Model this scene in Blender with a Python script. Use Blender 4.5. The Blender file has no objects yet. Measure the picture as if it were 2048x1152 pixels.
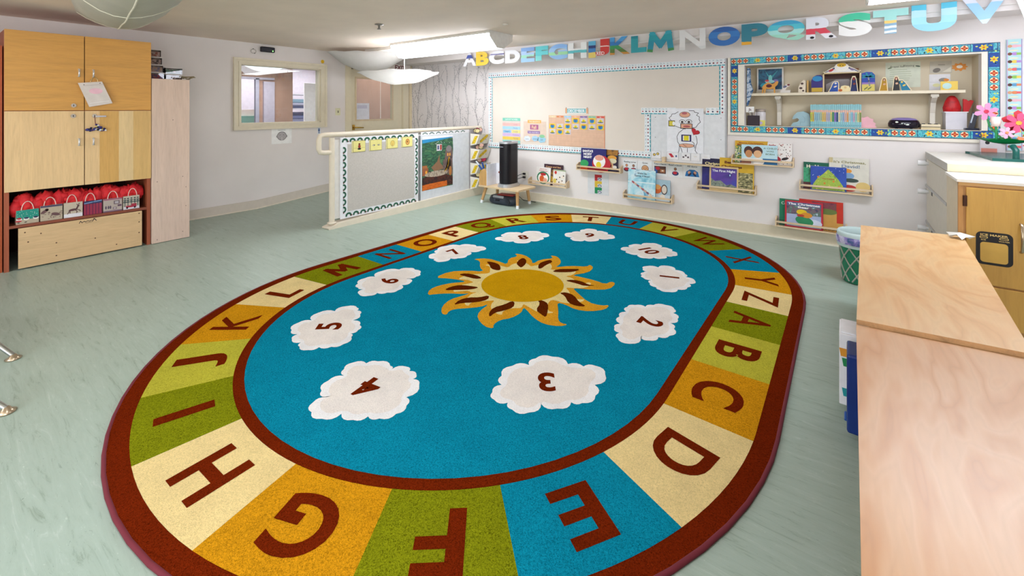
import bpy, math, random
from mathutils import Vector, Matrix
PI = math.pi
sc = bpy.context.scene
COL = sc.collection
# ------------------------------------------------------------------ camera
F_PX, CXP, HY, EYE = 893.0, 1024.0, 216.0, 1.45
YAW = math.atan2(1690.0 - CXP, F_PX)
cd = bpy.data.cameras.new('camera'); cam = bpy.data.objects.new('camera', cd); COL.objects.link(cam)
cam.location = (0, 0, EYE); cam.rotation_euler = (PI/2, 0, YAW)
cd.sensor_width = 36; cd.lens = F_PX/2048*36; cd.shift_x = 0; cd.shift_y = -(576.0-HY)/2048
cd.clip_start = .02; cd.clip_end = 60
sc.camera = cam
FX, FY, RX, RY = -math.sin(YAW), math.cos(YAW), math.cos(YAW), math.sin(YAW)
# ------------------------------------------------------------------ world, exposure
w = bpy.data.worlds.new('world'); sc.world = w; w.use_nodes = True
nt = w.node_tree; bg = nt.nodes['Background']
sky = nt.nodes.new('ShaderNodeTexSky'); sky.sky_type = 'NISHITA'; sky.sun_disc = False
sky.sun_elevation = .6; sky.sun_rotation = 2.0
nt.links.new(sky.outputs[0], bg.inputs[0]); bg.inputs[1].default_value = .25
vs = sc.view_settings; vs.view_transform = 'Standard'; vs.look = 'None'; vs.gamma = 1; vs.use_curve_mapping = False
vs.exposure = 0.25
# ------------------------------------------------------------------ lamps: fluorescent fixtures of the room, added fill lights, neighbour room
CEIL = 2.378
def area(name, loc, sx, sy, power, color, rot=(0, 0, 0)):
    d = bpy.data.lights.new(name, 'AREA'); d.shape = 'RECTANGLE'; d.size = sx; d.size_y = sy
    d.energy = power; d.color = color
    o = bpy.data.objects.new(name, d); COL.objects.link(o); o.location = loc; o.rotation_euler = rot
    return o
FIX = [(-5.24, -3.38, 4.09, 4.55), (.12, 1.98, 3.80, 4.26), (-2.3, -.44, .25, .71), (-5.6, -4.0, -1.9, -1.44), (-2.3, -.44, -1.9, -1.44), (.9, 2.0, .25, .71)]
LP = [27, 4, 1, 20, 6, 3]
for (x0, x1, y0, y1), p in zip(FIX, LP):
    area('fluorescent_tube_light', ((x0+x1)/2, (y0+y1)/2, 2.165), x1-x0, .34, p*1.15, (.92, .97, 1))
area('added_fill_light', (2.35, -1.7, 1.5), 1.3, 2.4, 75, (.88, .94, 1), (0, PI/2, 0))  # added fill at an unseen window, brightens cupboards and left wall
area('added_fill_light', (-2.2, -3.15, 1.5), 3.6, 1.3, 66, (.92, .96, 1), (PI/2, 0, 0))  # added fill behind the camera, lifts back wall and ceiling
area('neighbour_room_light', (-7.75, 3.5, 2.06), .7, .7, 16, (1, .95, .95))
area('neighbour_room_light', (-9.4, 4.7, 2.45), 1.4, 3, 75, (.95, .95, 1))
area('neighbour_room_light', (-7.7, 6.4, 2.49), 1.2, 1.6, 22, (1, .93, .9))
# ------------------------------------------------------------------ materials
def lin(h):
    h = h.lstrip('#'); r = []
    for i in (0, 2, 4):
        c = int(h[i:i+2], 16)/255; r.append(c/12.92 if c <= .04045 else ((c+.055)/1.055)**2.4)
    return (r[0], r[1], r[2], 1)
MC = {}
def _new(key):
    m = bpy.data.materials.new(key); m.use_nodes = True
    n = m.node_tree.nodes; return m, n, m.node_tree.links, n['Principled BSDF']
def _coord(n, l, scale=(1, 1, 1), rot=(0, 0, 0)):
    t = n.new('ShaderNodeTexCoord'); mp = n.new('ShaderNodeMapping')
    mp.inputs['Scale'].default_value = scale; mp.inputs['Rotation'].default_value = rot
    l.new(t.outputs['Object'], mp.inputs[0]); return mp.outputs[0]
def _noise(n, l, vec, scale, detail=3, rough=.5, dist=0):
    x = n.new('ShaderNodeTexNoise'); x.inputs['Scale'].default_value = scale; x.inputs['Detail'].default_value = detail
    x.inputs['Roughness'].default_value = rough; x.inputs['Distortion'].default_value = dist
    l.new(vec, x.inputs['Vector']); return x.outputs['Fac']
def _ramp(n, l, fac, stops, interp='LINEAR'):
    r = n.new('ShaderNodeValToRGB'); cr = r.color_ramp; cr.interpolation = interp
    while len(cr.elements) < len(stops): cr.elements.new(.5)
    for e, (p, c) in zip(cr.elements, stops): e.position = p; e.color = lin(c) if isinstance(c, str) else c
    l.new(fac, r.inputs[0]); return r.outputs[0]
def _mix(n, l, a, b, fac, mode='MIX'):
    x = n.new('ShaderNodeMix'); x.data_type = 'RGBA'; x.blend_type = mode
    for s, v in ((0, fac), (6, a), (7, b)):
        if hasattr(v, 'links') or hasattr(v, 'is_linked'): l.new(v, x.inputs[s])
        else: x.inputs[s].default_value = v
    return x.outputs[2]
def _bump(n, l, bs, h, strength, dist=.002):
    b = n.new('ShaderNodeBump'); b.inputs['Strength'].default_value = strength; b.inputs['Distance'].default_value = dist
    l.new(h, b.inputs['Height']); l.new(b.outputs[0], bs.inputs['Normal'])
def sh(h, k):
    c = lin(h); return tuple(min(1, x*k) for x in c[:3]) + (1,)
def P(h, rough=.6, metal=0, var=.05, scale=18, bump=0, spec=.4):
    """plain painted / printed / plastic surface with slight unevenness"""
    key = ('P', h, rough, metal, var, scale, bump, spec)
    if key in MC: return MC[key]
    m, n, l, b = _new('surface_' + h.strip('#')); v = _coord(n, l)
    f = _noise(n, l, v, scale)
    l.new(_ramp(n, l, f, [(.3, sh(h, 1-var)), (.7, sh(h, 1+var))]), b.inputs['Base Color'])
    b.inputs['Roughness'].default_value = rough; b.inputs['Metallic'].default_value = metal
    b.inputs['Specular IOR Level'].default_value = spec
    if bump: _bump(n, l, b, f, bump)
    MC[key] = m; return m
def WOOD(h, axis=2, dark=.8, scale=1.0, rough=.45, warp=0.0, coat=0):
    key = ('W', h, axis, dark, scale, rough, warp)
    if key in MC: return MC[key]
    m, n, l, b = _new('wood_' + h.strip('#')); s = [9*scale]*3; s[axis] = .7*scale
    v = _coord(n, l, tuple(s))
    f = _noise(n, l, v, 2.2, 5, .6, .6+warp); f2 = _noise(n, l, v, 14, 3, .6, .2)
    a = _ramp(n, l, f, [(.3, sh(h, dark)), (.48, sh(h, .97)), (.62, sh(h, 1.03)), (.8, sh(h, .9))])
    c = _mix(n, l, a, _ramp(n, l, f2, [(.35, (.8, .75, .7, 1)), (.55, (1, 1, 1, 1))]), .35, 'MULTIPLY')
    l.new(c, b.inputs['Base Color']); b.inputs['Roughness'].default_value = rough
    _bump(n, l, b, f2, .08); MC[key] = m; return m
def PLY(h, h2, rough=.33):
    """rotary-cut birch plywood: wandering contour bands"""
    key = ('Y', h, h2, rough)
    if key in MC: return MC[key]
    m, n, l, b = _new('birch_plywood'); v = _coord(n, l, (2.6, .8, 1))
    f = _noise(n, l, v, 1.3, 3, .5, 1.1)
    mt = n.new('ShaderNodeMath'); mt.operation = 'MULTIPLY'; mt.inputs[1].default_value = 11; l.new(f, mt.inputs[0])
    fr = n.new('ShaderNodeMath'); fr.operation = 'PINGPONG'; fr.inputs[1].default_value = 1; l.new(mt.outputs[0], fr.inputs[0])
    a = _ramp(n, l, fr.outputs[0], [(0, sh(h, .9)), (.12, sh(h, 1.0)), (.8, sh(h2, 1.0)), (1, sh(h2, .93))])
    v2 = _coord(n, l, (40, 3, 10)); g = _noise(n, l, v2, 2, 4)
    big = _noise(n, l, _coord(n, l), 1.2, 2)
    c = _mix(n, l, a, _ramp(n, l, g, [(.3, (.88, .84, .8, 1)), (.6, (1, 1, 1, 1))]), .5, 'MULTIPLY')
    c = _mix(n, l, c, _ramp(n, l, big, [(.35, sh(h, .95)), (.65, sh(h2, 1.05))]), .35)
    l.new(c, b.inputs['Base Color']); b.inputs['Roughness'].default_value = rough; b.inputs['Specular IOR Level'].default_value = 1
    _bump(n, l, b, g, .05); MC[key] = m; return m
def CARPET(h, k=.16):
    key = ('C', h, k)
    if key in MC: return MC[key]
    m, n, l, b = _new('carpet_' + h.strip('#')); v = _coord(n, l)
    f = _noise(n, l, v, 190, 2, .6, 1.2); g = _noise(n, l, v, 6, 4, .65)
    a = _ramp(n, l, f, [(.36, sh(h, 1-2.6*k)), (.5, sh(h, 1)), (.66, sh(h, 1+1.6*k))])
    c = _mix(n, l, a, _ramp(n, l, g, [(.3, (.82, .82, .84, 1)), (.6, (1, 1, 1, 1))]), .6, 'MULTIPLY')
    l.new(c, b.inputs['Base Color']); b.inputs['Roughness'].default_value = 1; b.inputs['Specular IOR Level'].default_value = 0
    _bump(n, l, b, f, .75, .006); MC[key] = m; return m
def BANDS(stops, axis='Z', noise=.0, rough=.5, lo=0.0, hi=1.0, rot=0, nscale=6):
    """printed artwork: coloured areas across the generated box of the object"""
    key = ('B', tuple(stops), axis, noise, rot, nscale)
    if key in MC: return MC[key]
    m, n, l, b = _new('printed_artwork'); t = n.new('ShaderNodeTexCoord')
    mp = n.new('ShaderNodeMapping'); mp.inputs['Rotation'].default_value = (0, rot, 0); l.new(t.outputs['Generated'], mp.inputs[0])
    s = n.new('ShaderNodeSeparateXYZ'); l.new(mp.outputs[0], s.inputs[0])
    x = n.new('ShaderNodeTexNoise'); x.inputs['Scale'].default_value = nscale; l.new(t.outputs['Object'], x.inputs['Vector'])
    ma = n.new('ShaderNodeMath'); ma.operation = 'MULTIPLY_ADD'; ma.inputs[1].default_value = noise
    l.new(x.outputs['Fac'], ma.inputs[0]); l.new(s.outputs[{'X': 0, 'Y': 1, 'Z': 2}[axis]], ma.inputs[2])
    l.new(_ramp(n, l, ma.outputs[0], list(stops), 'CONSTANT' if noise < .5 else 'LINEAR'), b.inputs['Base Color'])
    b.inputs['Roughness'].default_value = rough; MC[key] = m; return m
def BLOTCH(cols, scale=6, rough=.6, detail=4, interp='LINEAR', stretch=(1, 1, 1)):
    key = ('BL', tuple(cols), scale, detail, interp, stretch)
    if key in MC: return MC[key]
    m, n, l, b = _new('painted_picture'); v = _coord(n, l, stretch)
    f = _noise(n, l, v, scale, detail, .6, .5)
    k = len(cols); st = [(.3+.4*i/max(1, k-1), c) for i, c in enumerate(cols)]
    l.new(_ramp(n, l, f, st, interp), b.inputs['Base Color']); b.inputs['Roughness'].default_value = rough
    MC[key] = m; return m
def EMIT(h, s, rough=.5):
    key = ('E', h, s)
    if key in MC: return MC[key]
    m, n, l, b = _new('lit_diffuser'); b.inputs['Base Color'].default_value = lin('#f4f4f0'); b.inputs['Emission Strength'].default_value = s
    v = _coord(n, l, (.5, 4, 4)); f = _noise(n, l, v, 2)
    l.new(_ramp(n, l, f, [(.2, sh(h, .93)), (.8, sh(h, 1))]), b.inputs['Emission Color']); MC[key] = m; return m
def GLASS(tint='#f2f7f7', refl=.08):
    key = ('G', tint, refl)
    if key in MC: return MC[key]
    m = bpy.data.materials.new('window_glass'); m.use_nodes = True; n = m.node_tree.nodes; l = m.node_tree.links
    n.remove(n['Principled BSDF']); t = n.new('ShaderNodeBsdfTransparent'); t.inputs[0].default_value = lin(tint)
    g = n.new('ShaderNodeBsdfGlossy'); g.inputs['Roughness'].default_value = .02
    mx = n.new('ShaderNodeMixShader'); fr = n.new('ShaderNodeFresnel'); fr.inputs[0].default_value = 1.45
    l.new(fr.outputs[0], mx.inputs[0]); l.new(t.outputs[0], mx.inputs[1]); l.new(g.outputs[0], mx.inputs[2])
    l.new(mx.outputs[0], n['Material Output'].inputs[0]); MC[key] = m; return m
def CLOTH(h, trans=.5):
    key = ('CL', h, trans)
    if key in MC: return MC[key]
    m, n, l, b = _new('thin_fabric'); v = _coord(n, l); f = _noise(n, l, v, 4, 4, .6, 1)
    l.new(_ramp(n, l, f, [(.3, sh(h, .93)), (.7, sh(h, 1.03))]), b.inputs['Base Color']); b.inputs['Roughness'].default_value = .8
    tr = n.new('ShaderNodeBsdfTranslucent'); tr.inputs[0].default_value = lin(h)
    mx = n.new('ShaderNodeMixShader'); mx.inputs[0].default_value = trans
    l.new(b.outputs[0], mx.inputs[1]); l.new(tr.outputs[0], mx.inputs[2]); l.new(mx.outputs[0], n['Material Output'].inputs[0])
    _bump(n, l, b, f, .25, .01); MC[key] = m; return m
WHITE = P('#f2f1ee'); BLACK = P('#15131a', .4); CREAM = P('#e9e0cb', .45); CHROME = P('#c9ccd0', .22, 1, .03)
PAPER = P('#f6f5f5', .7); BIRCH = WOOD('#e3c9a4', 0, .86); INK = P('#1b1a22', .7); PINE = WOOD('#dcb98a', 2, .85)
# ------------------------------------------------------------------ frames and mesh builder
class FR:
    def __init__(s, o, u, v):
        s.o = Vector(o); s.u = Vector(u).normalized(); s.v = Vector(v).normalized(); s.n = s.u.cross(s.v)
    def __call__(s, a, b, d=0): return s.o + s.u*a + s.v*b + s.n*d
    def sub(s, a, b, d=0, ang=0):
        c, q = math.cos(ang), math.sin(ang)
        return FR(s(a, b, d), s.u*c + s.v*q, s.v*c - s.u*q)
def BACK(Y): return FR((0, Y, 0), (1, 0, 0), (0, 0, 1))
def LEFT(X): return FR((X, 0, 0), (0, 1, 0), (0, 0, 1))
def FLR(z): return FR((0, 0, z), (1, 0, 0), (0, 1, 0))
def ray(px, py):
    u = (px-CXP)/F_PX; return (FX+u*RX, FY+u*RY, (HY-py)/F_PX)
def B(px, py, Y):          # point of the plane y = Y seen at a place of the photo, as (x, z)
    r = ray(px, py); t = Y/r[1]; return (r[0]*t, EYE+r[2]*t)
def L(px, py, X):
    r = ray(px, py); t = X/r[0]; return (r[1]*t, EYE+r[2]*t)
TXT = {}
def glyphs(s, bold):
    k = (s, bold)
    if k not in TXT:
        c = bpy.data.curves.new('lettering', 'FONT'); c.body = s; c.size = 1; c.offset = bold; c.resolution_u = 6; c.fill_mode = 'FRONT'
        o = bpy.data.objects.new('lettering', c); me = bpy.data.meshes.new_from_object(o)
        vv = [tuple(x.co) for x in me.vertices]; ff = [tuple(p.vertices) for p in me.polygons]
        bpy.data.objects.remove(o); bpy.data.curves.remove(c); bpy.data.meshes.remove(me)
        TXT[k] = (vv, ff)
    return TXT[k]
class MB:
    def __init__(s): s.v = []; s.f = []; s.m = []; s.sm = []; s.mats = []
    def mi(s, m):
        if m not in s.mats: s.mats.append(m)
        return s.mats.index(m)
    def add(s, vs_, fs, m, smooth=False):
        o = len(s.v); s.v += [tuple(x) for x in vs_]; k = s.mi(m)
        for f in fs: s.f.append(tuple(i+o for i in f)); s.m.append(k); s.sm.append(smooth)
        return s
    def box(s, x0, x1, y0, y1, z0, z1, m):
        v = [(x, y, z) for z in (z0, z1) for y in (y0, y1) for x in (x0, x1)]
        return s.add(v, [(0, 2, 3, 1), (4, 5, 7, 6), (0, 1, 5, 4), (1, 3, 7, 5), (3, 2, 6, 7), (2, 0, 4, 6)], m)
    def fbox(s, fr, a0, a1, b0, b1, d0, d1, m):
        v = [fr(a, b, d) for d in (d0, d1) for b in (b0, b1) for a in (a0, a1)]
        return s.add(v, [(0, 2, 3, 1), (4, 5, 7, 6), (0, 1, 5, 4), (1, 3, 7, 5), (3, 2, 6, 7), (2, 0, 4, 6)], m)
    def flat(s, fr, pts, d, m): return s.add([fr(a, b, d) for a, b in pts], [tuple(range(len(pts)))], m)
    def rect(s, fr, a0, b0, a1, b1, d, m): return s.flat(fr, [(a0, b0), (a1, b0), (a1, b1), (a0, b1)], d, m)
    def ell(s, fr, a, b, ra, rb, d, m, n=18, ang=0):
        c, q = math.cos(ang), math.sin(ang); p = []
        for i in range(n):
            t = 2*PI*i/n; x, y = ra*math.cos(t), rb*math.sin(t); p.append((a+x*c-y*q, b+x*q+y*c))
        return s.flat(fr, p, d, m)
    def prism(s, fr, pts, d0, d1, m, side=None):
        n = len(pts); v = [fr(a, b, d0) for a, b in pts] + [fr(a, b, d1) for a, b in pts]
        s.add(v, [tuple(range(n-1, -1, -1)), tuple(range(n, 2*n))], m)
        return s.add(v, [(i, (i+1) % n, n+(i+1) % n, n+i) for i in range(n)], side or m)
    def line(s, fr, pts, w_, d, m, closed=False):
        ps = list(pts) + ([pts[0]] if closed else [])
        for (a0, b0), (a1, b1) in zip(ps, ps[1:]):
            dx, dy = a1-a0, b1-b0; q = math.hypot(dx, dy) or 1; nx, ny = -dy/q*w_/2, dx/q*w_/2; ex, ey = dx/q*w_/3, dy/q*w_/3
            s.flat(fr, [(a0-nx-ex, b0-ny-ey), (a1-nx+ex, b1-ny+ey), (a1+nx+ex, b1+ny+ey), (a0+nx-ex, b0+ny-ey)], d, m)
        return s
    def text(s, fr, t, a, b, h, d, m, bold=.02, width=None, depth=0, cap=None, tall=None):
        """centred text; h = cap height"""
        if t == 'M' and (width or tall):
            W2, H2 = width or h, tall or h; k = W2*.21
            P5 = [(a-W2/2+k/2, b-H2/2), (a-W2*.30, b+H2/2-k*.35), (a, b-H2*.18), (a+W2*.30, b+H2/2-k*.35), (a+W2/2-k/2, b-H2/2)]
            for i in range(4):
                (x0, y0), (x1, y1) = P5[i], P5[i+1]; q = math.hypot(x1-x0, y1-y0); ux, uy = (x1-x0)/q, (y1-y0)/q; e0 = 0 if i == 0 else k*.4; e1 = 0 if i == 3 else k*.4
                x0, y0, x1, y1 = x0-ux*e0, y0-uy*e0, x1+ux*e1, y1+uy*e1; nx, ny = -uy*k/2, ux*k/2; Q = [(x0+nx, y0+ny), (x0-nx, y0-ny), (x1-nx, y1-ny), (x1+nx, y1+ny)]
                if depth: s.prism(fr, Q, d-depth+.0001*i, d+.0001*i, m)
                else: s.flat(fr, Q, d+.0001*i, m)
            return s
        vv, ff = glyphs(t, bold)
        if not vv: return s
        x0, x1 = min(p[0] for p in vv), max(p[0] for p in vv); y0, y1 = min(p[1] for p in vv), max(p[1] for p in vv)
        k = h/.73; kx = k
        if width: kx = width/(x1-x0)
        if tall: k = tall/(y1-y0)
        cy = (y0+y1)/2 if tall else .365
        q = [((p[0]-(x0+x1)/2)*kx+a, (p[1]-cy)*k+b) for p in vv]
        s.add([fr(x, y, d) for x, y in q], ff, m)
        if depth:
            s.add([fr(x, y, d-depth) for x, y in q], [f[::-1] for f in ff], m)
            ed = {}
            for f in ff:
                for i in range(len(f)):
                    e = (f[i], f[(i+1) % len(f)]); ed[e] = 1
            o = [e for e in ed if (e[1], e[0]) not in ed]
            for i, j in o:
                s.add([fr(*q[i], d), fr(*q[i], d-depth), fr(*q[j], d-depth), fr(*q[j], d)], [(0, 1, 2, 3)], m)
        return s
    def tube(s, pts, r, m, n=10, closed=False):
        pts = [Vector(p) for p in pts]; rs = r if isinstance(r, (list, tuple)) else [r]*len(pts); N = len(pts); ring = []
        up = Vector((0, 0, 1)); v = []
        for i, p in enumerate(pts):
            t = (pts[(i+1) % N if closed else min(i+1, N-1)] - pts[(i-1) % N if closed else max(i-1, 0)])
            t = t.normalized() if t.length > 1e-9 else Vector((0, 0, 1))
            if i == 0: a = t.cross(Vector((0, 0, 1)) if abs(t.z) < .9 else Vector((1, 0, 0))).normalized()
            else: a = (a - t*a.dot(t)).normalized()
            b = t.cross(a); v += [p + (a*math.cos(2*PI*k/n) + b*math.sin(2*PI*k/n))*rs[i] for k in range(n)]
        fs = [(i*n+k, i*n+(k+1) % n, ((i+1) % N)*n+(k+1) % n, ((i+1) % N)*n+k) for i in range(N if closed else N-1) for k in range(n)]
        s.add(v, fs, m, True)
        if not closed: s.add(v[:n], [tuple(range(n-1, -1, -1))], m); s.add(v[-n:], [tuple(range(n))], m)
        return s
    def lathe(s, c, prof, m, n=28, sx=1, sy=1, smooth=True):
        v = [(c[0]+r*math.cos(2*PI*k/n)*sx, c[1]+r*math.sin(2*PI*k/n)*sy, c[2]+z) for r, z in prof for k in range(n)]
        return s.add(v, [(i*n+k, i*n+(k+1) % n, (i+1)*n+(k+1) % n, (i+1)*n+k) for i in range(len(prof)-1) for k in range(n)], m, smooth)
    def blob(s, c, rx, ry, rz, m, n=14, k=8, jit=0, seed=1):
        rnd = random.Random(seed); v = []
        for i in range(k+1):
            ph = PI*i/k
            for j in range(n):
                t = 2*PI*j/n; q = 1+rnd.uniform(-jit, jit)
                v.append((c[0]+rx*math.sin(ph)*math.cos(t)*q, c[1]+ry*math.sin(ph)*math.sin(t)*q, c[2]-rz*math.cos(ph)*q))
        return s.add(v, [(i*n+j, i*n+(j+1) % n, (i+1)*n+(j+1) % n, (i+1)*n+j) for i in range(k) for j in range(n)], m, True)
    def build(s, name, parent=None, label=None, cat=None, group=None, kind=None, bevel=0, origin=None):
        me = bpy.data.meshes.new(name)
        o0 = Vector(origin) if origin else (parent_loc(parent) if parent else Vector((0, 0, 0)))
        if not parent and not origin and s.v:
            xs, ys, zs = zip(*s.v); o0 = Vector(((min(xs)+max(xs))/2, (min(ys)+max(ys))/2, min(zs)))
        me.from_pydata([tuple(Vector(p)-o0) for p in s.v], [], s.f)
        for m in s.mats: me.materials.append(m)
        me.polygons.foreach_set('material_index', s.m); me.polygons.foreach_set('use_smooth', s.sm)
        o = bpy.data.objects.new(name, me); COL.objects.link(o)
        if parent: o.parent = parent; o.location = o0 - parent_loc(parent)
        else: o.location = o0
        if bevel:
            b = o.modifiers.new('bevel', 'BEVEL'); b.width = bevel; b.segments = 2; b.limit_method = 'ANGLE'; b.angle_limit = .9
        tag(o, label, cat, group, kind); return o
def parent_loc(o):
    v = Vector((0, 0, 0))
    while o: v += o.location; o = o.parent
    return v
def tag(o, label=None, cat=None, group=None, kind=None):
    if label: o['label'] = label
    if cat: o['category'] = cat
    if group: o['group'] = group
    if kind: o['kind'] = kind
    return o
def thing(name, loc, label, cat, group=None):
    o = bpy.data.objects.new(name, None); COL.objects.link(o); o.location = loc; o.empty_display_size = .05
    return tag(o, label, cat, group)
def S(name, mb, **k): return mb.build(name, kind='structure', origin=(0, 0, 0), **k)
# ================================================================== SETTING
XL, XR, YB, YF = -6.78, 2.4, 5.80, -3.2
WALL = P('#e9e2e0', .75, 0, .02, 3); CEILM = P('#f6e4d6', .85, 0, .04, 2); TRIM = P('#e6dcc6', .5, 0, .03)
def floor_mat():
    m, n, l, b = _new('marbled_linoleum'); v = _coord(n, l, (1, 1, 1), (0, 0, .5))
    base = _ramp(n, l, _noise(n, l, v, .9, 4, .6), [(.3, '#9dac9f'), (.55, '#a8b8ac'), (.75, '#b0beb4')])
    vs1 = _coord(n, l, (2.2, 20, 1), (0, 0, .95)); f1 = _noise(n, l, vs1, 1.5, 6, .72, 1.2)
    c = _mix(n, l, base, _ramp(n, l, f1, [(.30, '#6f806d'), (.43, '#9fb0a3'), (.6, '#a8b9ad'), (.75, '#cbd5ce')]), .6)
    v2 = _coord(n, l, (6, 30, 1), (0, 0, .8)); f2 = _noise(n, l, v2, 1.5, 5, .75, 2.5)
    c = _mix(n, l, c, _ramp(n, l, f2, [(.29, (.3, .32, .3, 1)), (.37, (1, 1, 1, 1))]), .8, 'MULTIPLY')
    f3 = _noise(n, l, _coord(n, l, (9, 26, 1), (0, 0, 1.1)), 1.6, 5, .7, 2)
    c = _mix(n, l, c, _ramp(n, l, f3, [(.64, (0, 0, 0, 1)), (.74, (.5, .5, .46, 1))]), .35, 'ADD')
    l.new(c, b.inputs['Base Color']); b.inputs['Roughness'].default_value = .36; b.inputs['Specular IOR Level'].default_value = .35
    _bump(n, l, b, f2, .03); return m
S('floor', MB().box(XL-.12, XR, YF, YB+.1, -.1, 0, floor_mat()))
S('ceiling', MB().box(XL-.12, XR, YF, YB+.1, CEIL, CEIL+.1, CEILM))
WY0, WY1, WZ0, WZ1 = 2.735, 3.92, 1.226, 2.07      # window in the left wall
DY0, DY1, DZ0, DZ1 = 4.43, 5.63, .19, 2.23         # door opening
m = MB()
for a in ((YF, WY0, 0, CEIL), (WY0, WY1, 0, WZ0), (WY0, WY1, WZ1, CEIL), (WY1, DY0, 0, CEIL), (DY0, DY1, DZ1, CEIL), (DY0, DY1, 0, DZ0-.02), (DY1, YB, 0, CEIL)):
    m.box(XL-.12, XL, *a, WALL)
S('wall_left', m)
NX0, NX1, NZ0, NZ1 = -.94, .991, 1.24, 1.945
m = MB()
for a in ((XL, NX0, 0, CEIL), (NX1, XR, 0, CEIL), (NX0, NX1, 0, NZ0), (NX0, NX1, NZ1, CEIL)):
    m.box(a[0], a[1], YB, YB+.1, a[2], a[3], WALL)
S('wall_back', m)
m = MB(); NM = P('#dccfb6', .7, 0, .02, 3)
m.box(NX0-.02, NX0, YB+.1, 6.19, NZ0-.02, NZ1+.02, NM); m.box(NX1, NX1+.02, YB+.1, 6.19, NZ0-.02, NZ1+.02, NM)
m.box(NX0, NX1, YB+.1, 6.19, NZ1, NZ1+.02, NM); m.box(NX0, NX1, YB+.1, 6.19, NZ0-.02, NZ0, NM); m.box(NX0-.02, NX1+.02, 6.17, 6.2, NZ0-.02, NZ1+.02, NM)
S('wall_niche', m)
S('trim_1', MB().box(XL, XR, 5.45, YB, 2.262, CEIL, WALL))            # soffit
m = MB()
for a in ((YF, -2.9, 0, CEIL), (-.5, YB, 0, CEIL), (-2.9, -.5, 0, .85), (-2.9, -.5, 2.15, CEIL)): m.box(XR, XR+.1, *a, WALL)
S('wall_right', m)
m = MB()
for a in ((XL, -4, 0, CEIL), (-.4, XR, 0, CEIL), (-4, -.4, 0, .85), (-4, -.4, 2.15, CEIL)): m.box(a[0], a[1], YF-.1, YF, a[2], a[3], WALL)
S('wall_front', m)
for nme, fr in (('added_window_2', FR((XR, -.5, 0), (0, -1, 0), (0, 0, 1))), ('added_window_3', FR((-4, YF, 0), (1, 0, 0), (0, 0, 1)))):  # unseen windows, put in and placed to suit the fill lights
    wd = 2.4 if nme == 'added_window_2' else 3.6; m = MB()
    for a in ((-.06, 0, .8, 2.2), (wd, wd+.06, .8, 2.2), (wd/2-.025, wd/2+.025, .85, 2.15)): m.fbox(fr, *a, -.04, .03, TRIM)
    for a in ((0, wd, .8, .85), (0, wd, 2.15, 2.2)): m.fbox(fr, *a, -.04, .03, TRIM)
    S(nme, m)
# baseboards
BBM = P('#ddd0b8', .45, 0, .03); m = MB(); pf = FR((0, 0, 0), (0, 1, 0), (0, 0, 1))
m.box(-5.0, XR, YB-.018, YB, 0, .127, BBM); m.box(-5.0, XR, YB-.03, YB-.018, 0, .016, P('#eee6d4', .4))
S('baseboard_back', m)
m = MB(); LF = LEFT(XL); BL = P('#d6cbbf', .45, 0, .03)
def rz(y): return 0 if y < 2.95 else (y-2.95)*.078
ys = [1.6, 2.95, 3.6, 4.37]
m.prism(LF, [(y, rz(y)+.002) for y in ys] + [(y, rz(y)+.128) for y in ys[::-1]], 0, .016, BL)
m.prism(LF, [(y, rz(y)+.002) for y in ys] + [(y, rz(y)+.018) for y in ys[::-1]], .016, .026, P('#e7dccb', .4))
S('baseboard_left', m)
m = MB(); m.prism(LF, [(2.95, .0), (2.95, .001), (5.78, rz(5.78)), (5.78, 0)], .001, 1.76, bpy.data.materials['marbled_linoleum'])
S('floor_ramp', m)
# window in left wall
m = MB()
for (a0, a1, b0, b1, d) in ((2.64, 4.02, WZ1, 2.155, .022), (2.64, 4.02, 1.14, WZ0, .022), (2.64, WY0, WZ0, WZ1, .022), (WY1, 4.02, WZ0, WZ1, .022)): m.fbox(LF, a0, a1, b0, b1, 0, d, TRIM)
for (a0, a1, b0, b1) in ((2.64, 4.02, 2.125, 2.155), (2.64, 4.02, 1.14, 1.165), (2.64, 2.668, 1.165, 2.125), (3.99, 4.02, 1.165, 2.125)): m.fbox(LF, a0, a1, b0, b1, .022, .04, TRIM)
for (a0, a1, b0, b1) in ((WY0-.03, WY0, WZ0-.03, WZ1+.03), (WY1, WY1+.03, WZ0-.03, WZ1+.03), (WY0, WY1, WZ1, WZ1+.03), (WY0, WY1, WZ0-.03, WZ0)): m.fbox(LF, a0, a1, b0, b1, .022, .032, TRIM)
for (a0, a1, b0, b1) in ((WY0, WY0+.012, WZ0, WZ1), (WY1-.012, WY1, WZ0, WZ1), (WY0, WY1, WZ1-.012, WZ1), (WY0, WY1, WZ0, WZ0+.012)): m.fbox(LF, a0, a1, b0, b1, -.12, 0, TRIM)
win = S('window_1', m)
MB().fbox(LF, WY0+.012, WY1-.012, WZ0+.012, WZ1-.012, -.07, -.064, GLASS()).build('glass_pane', win)
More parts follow.
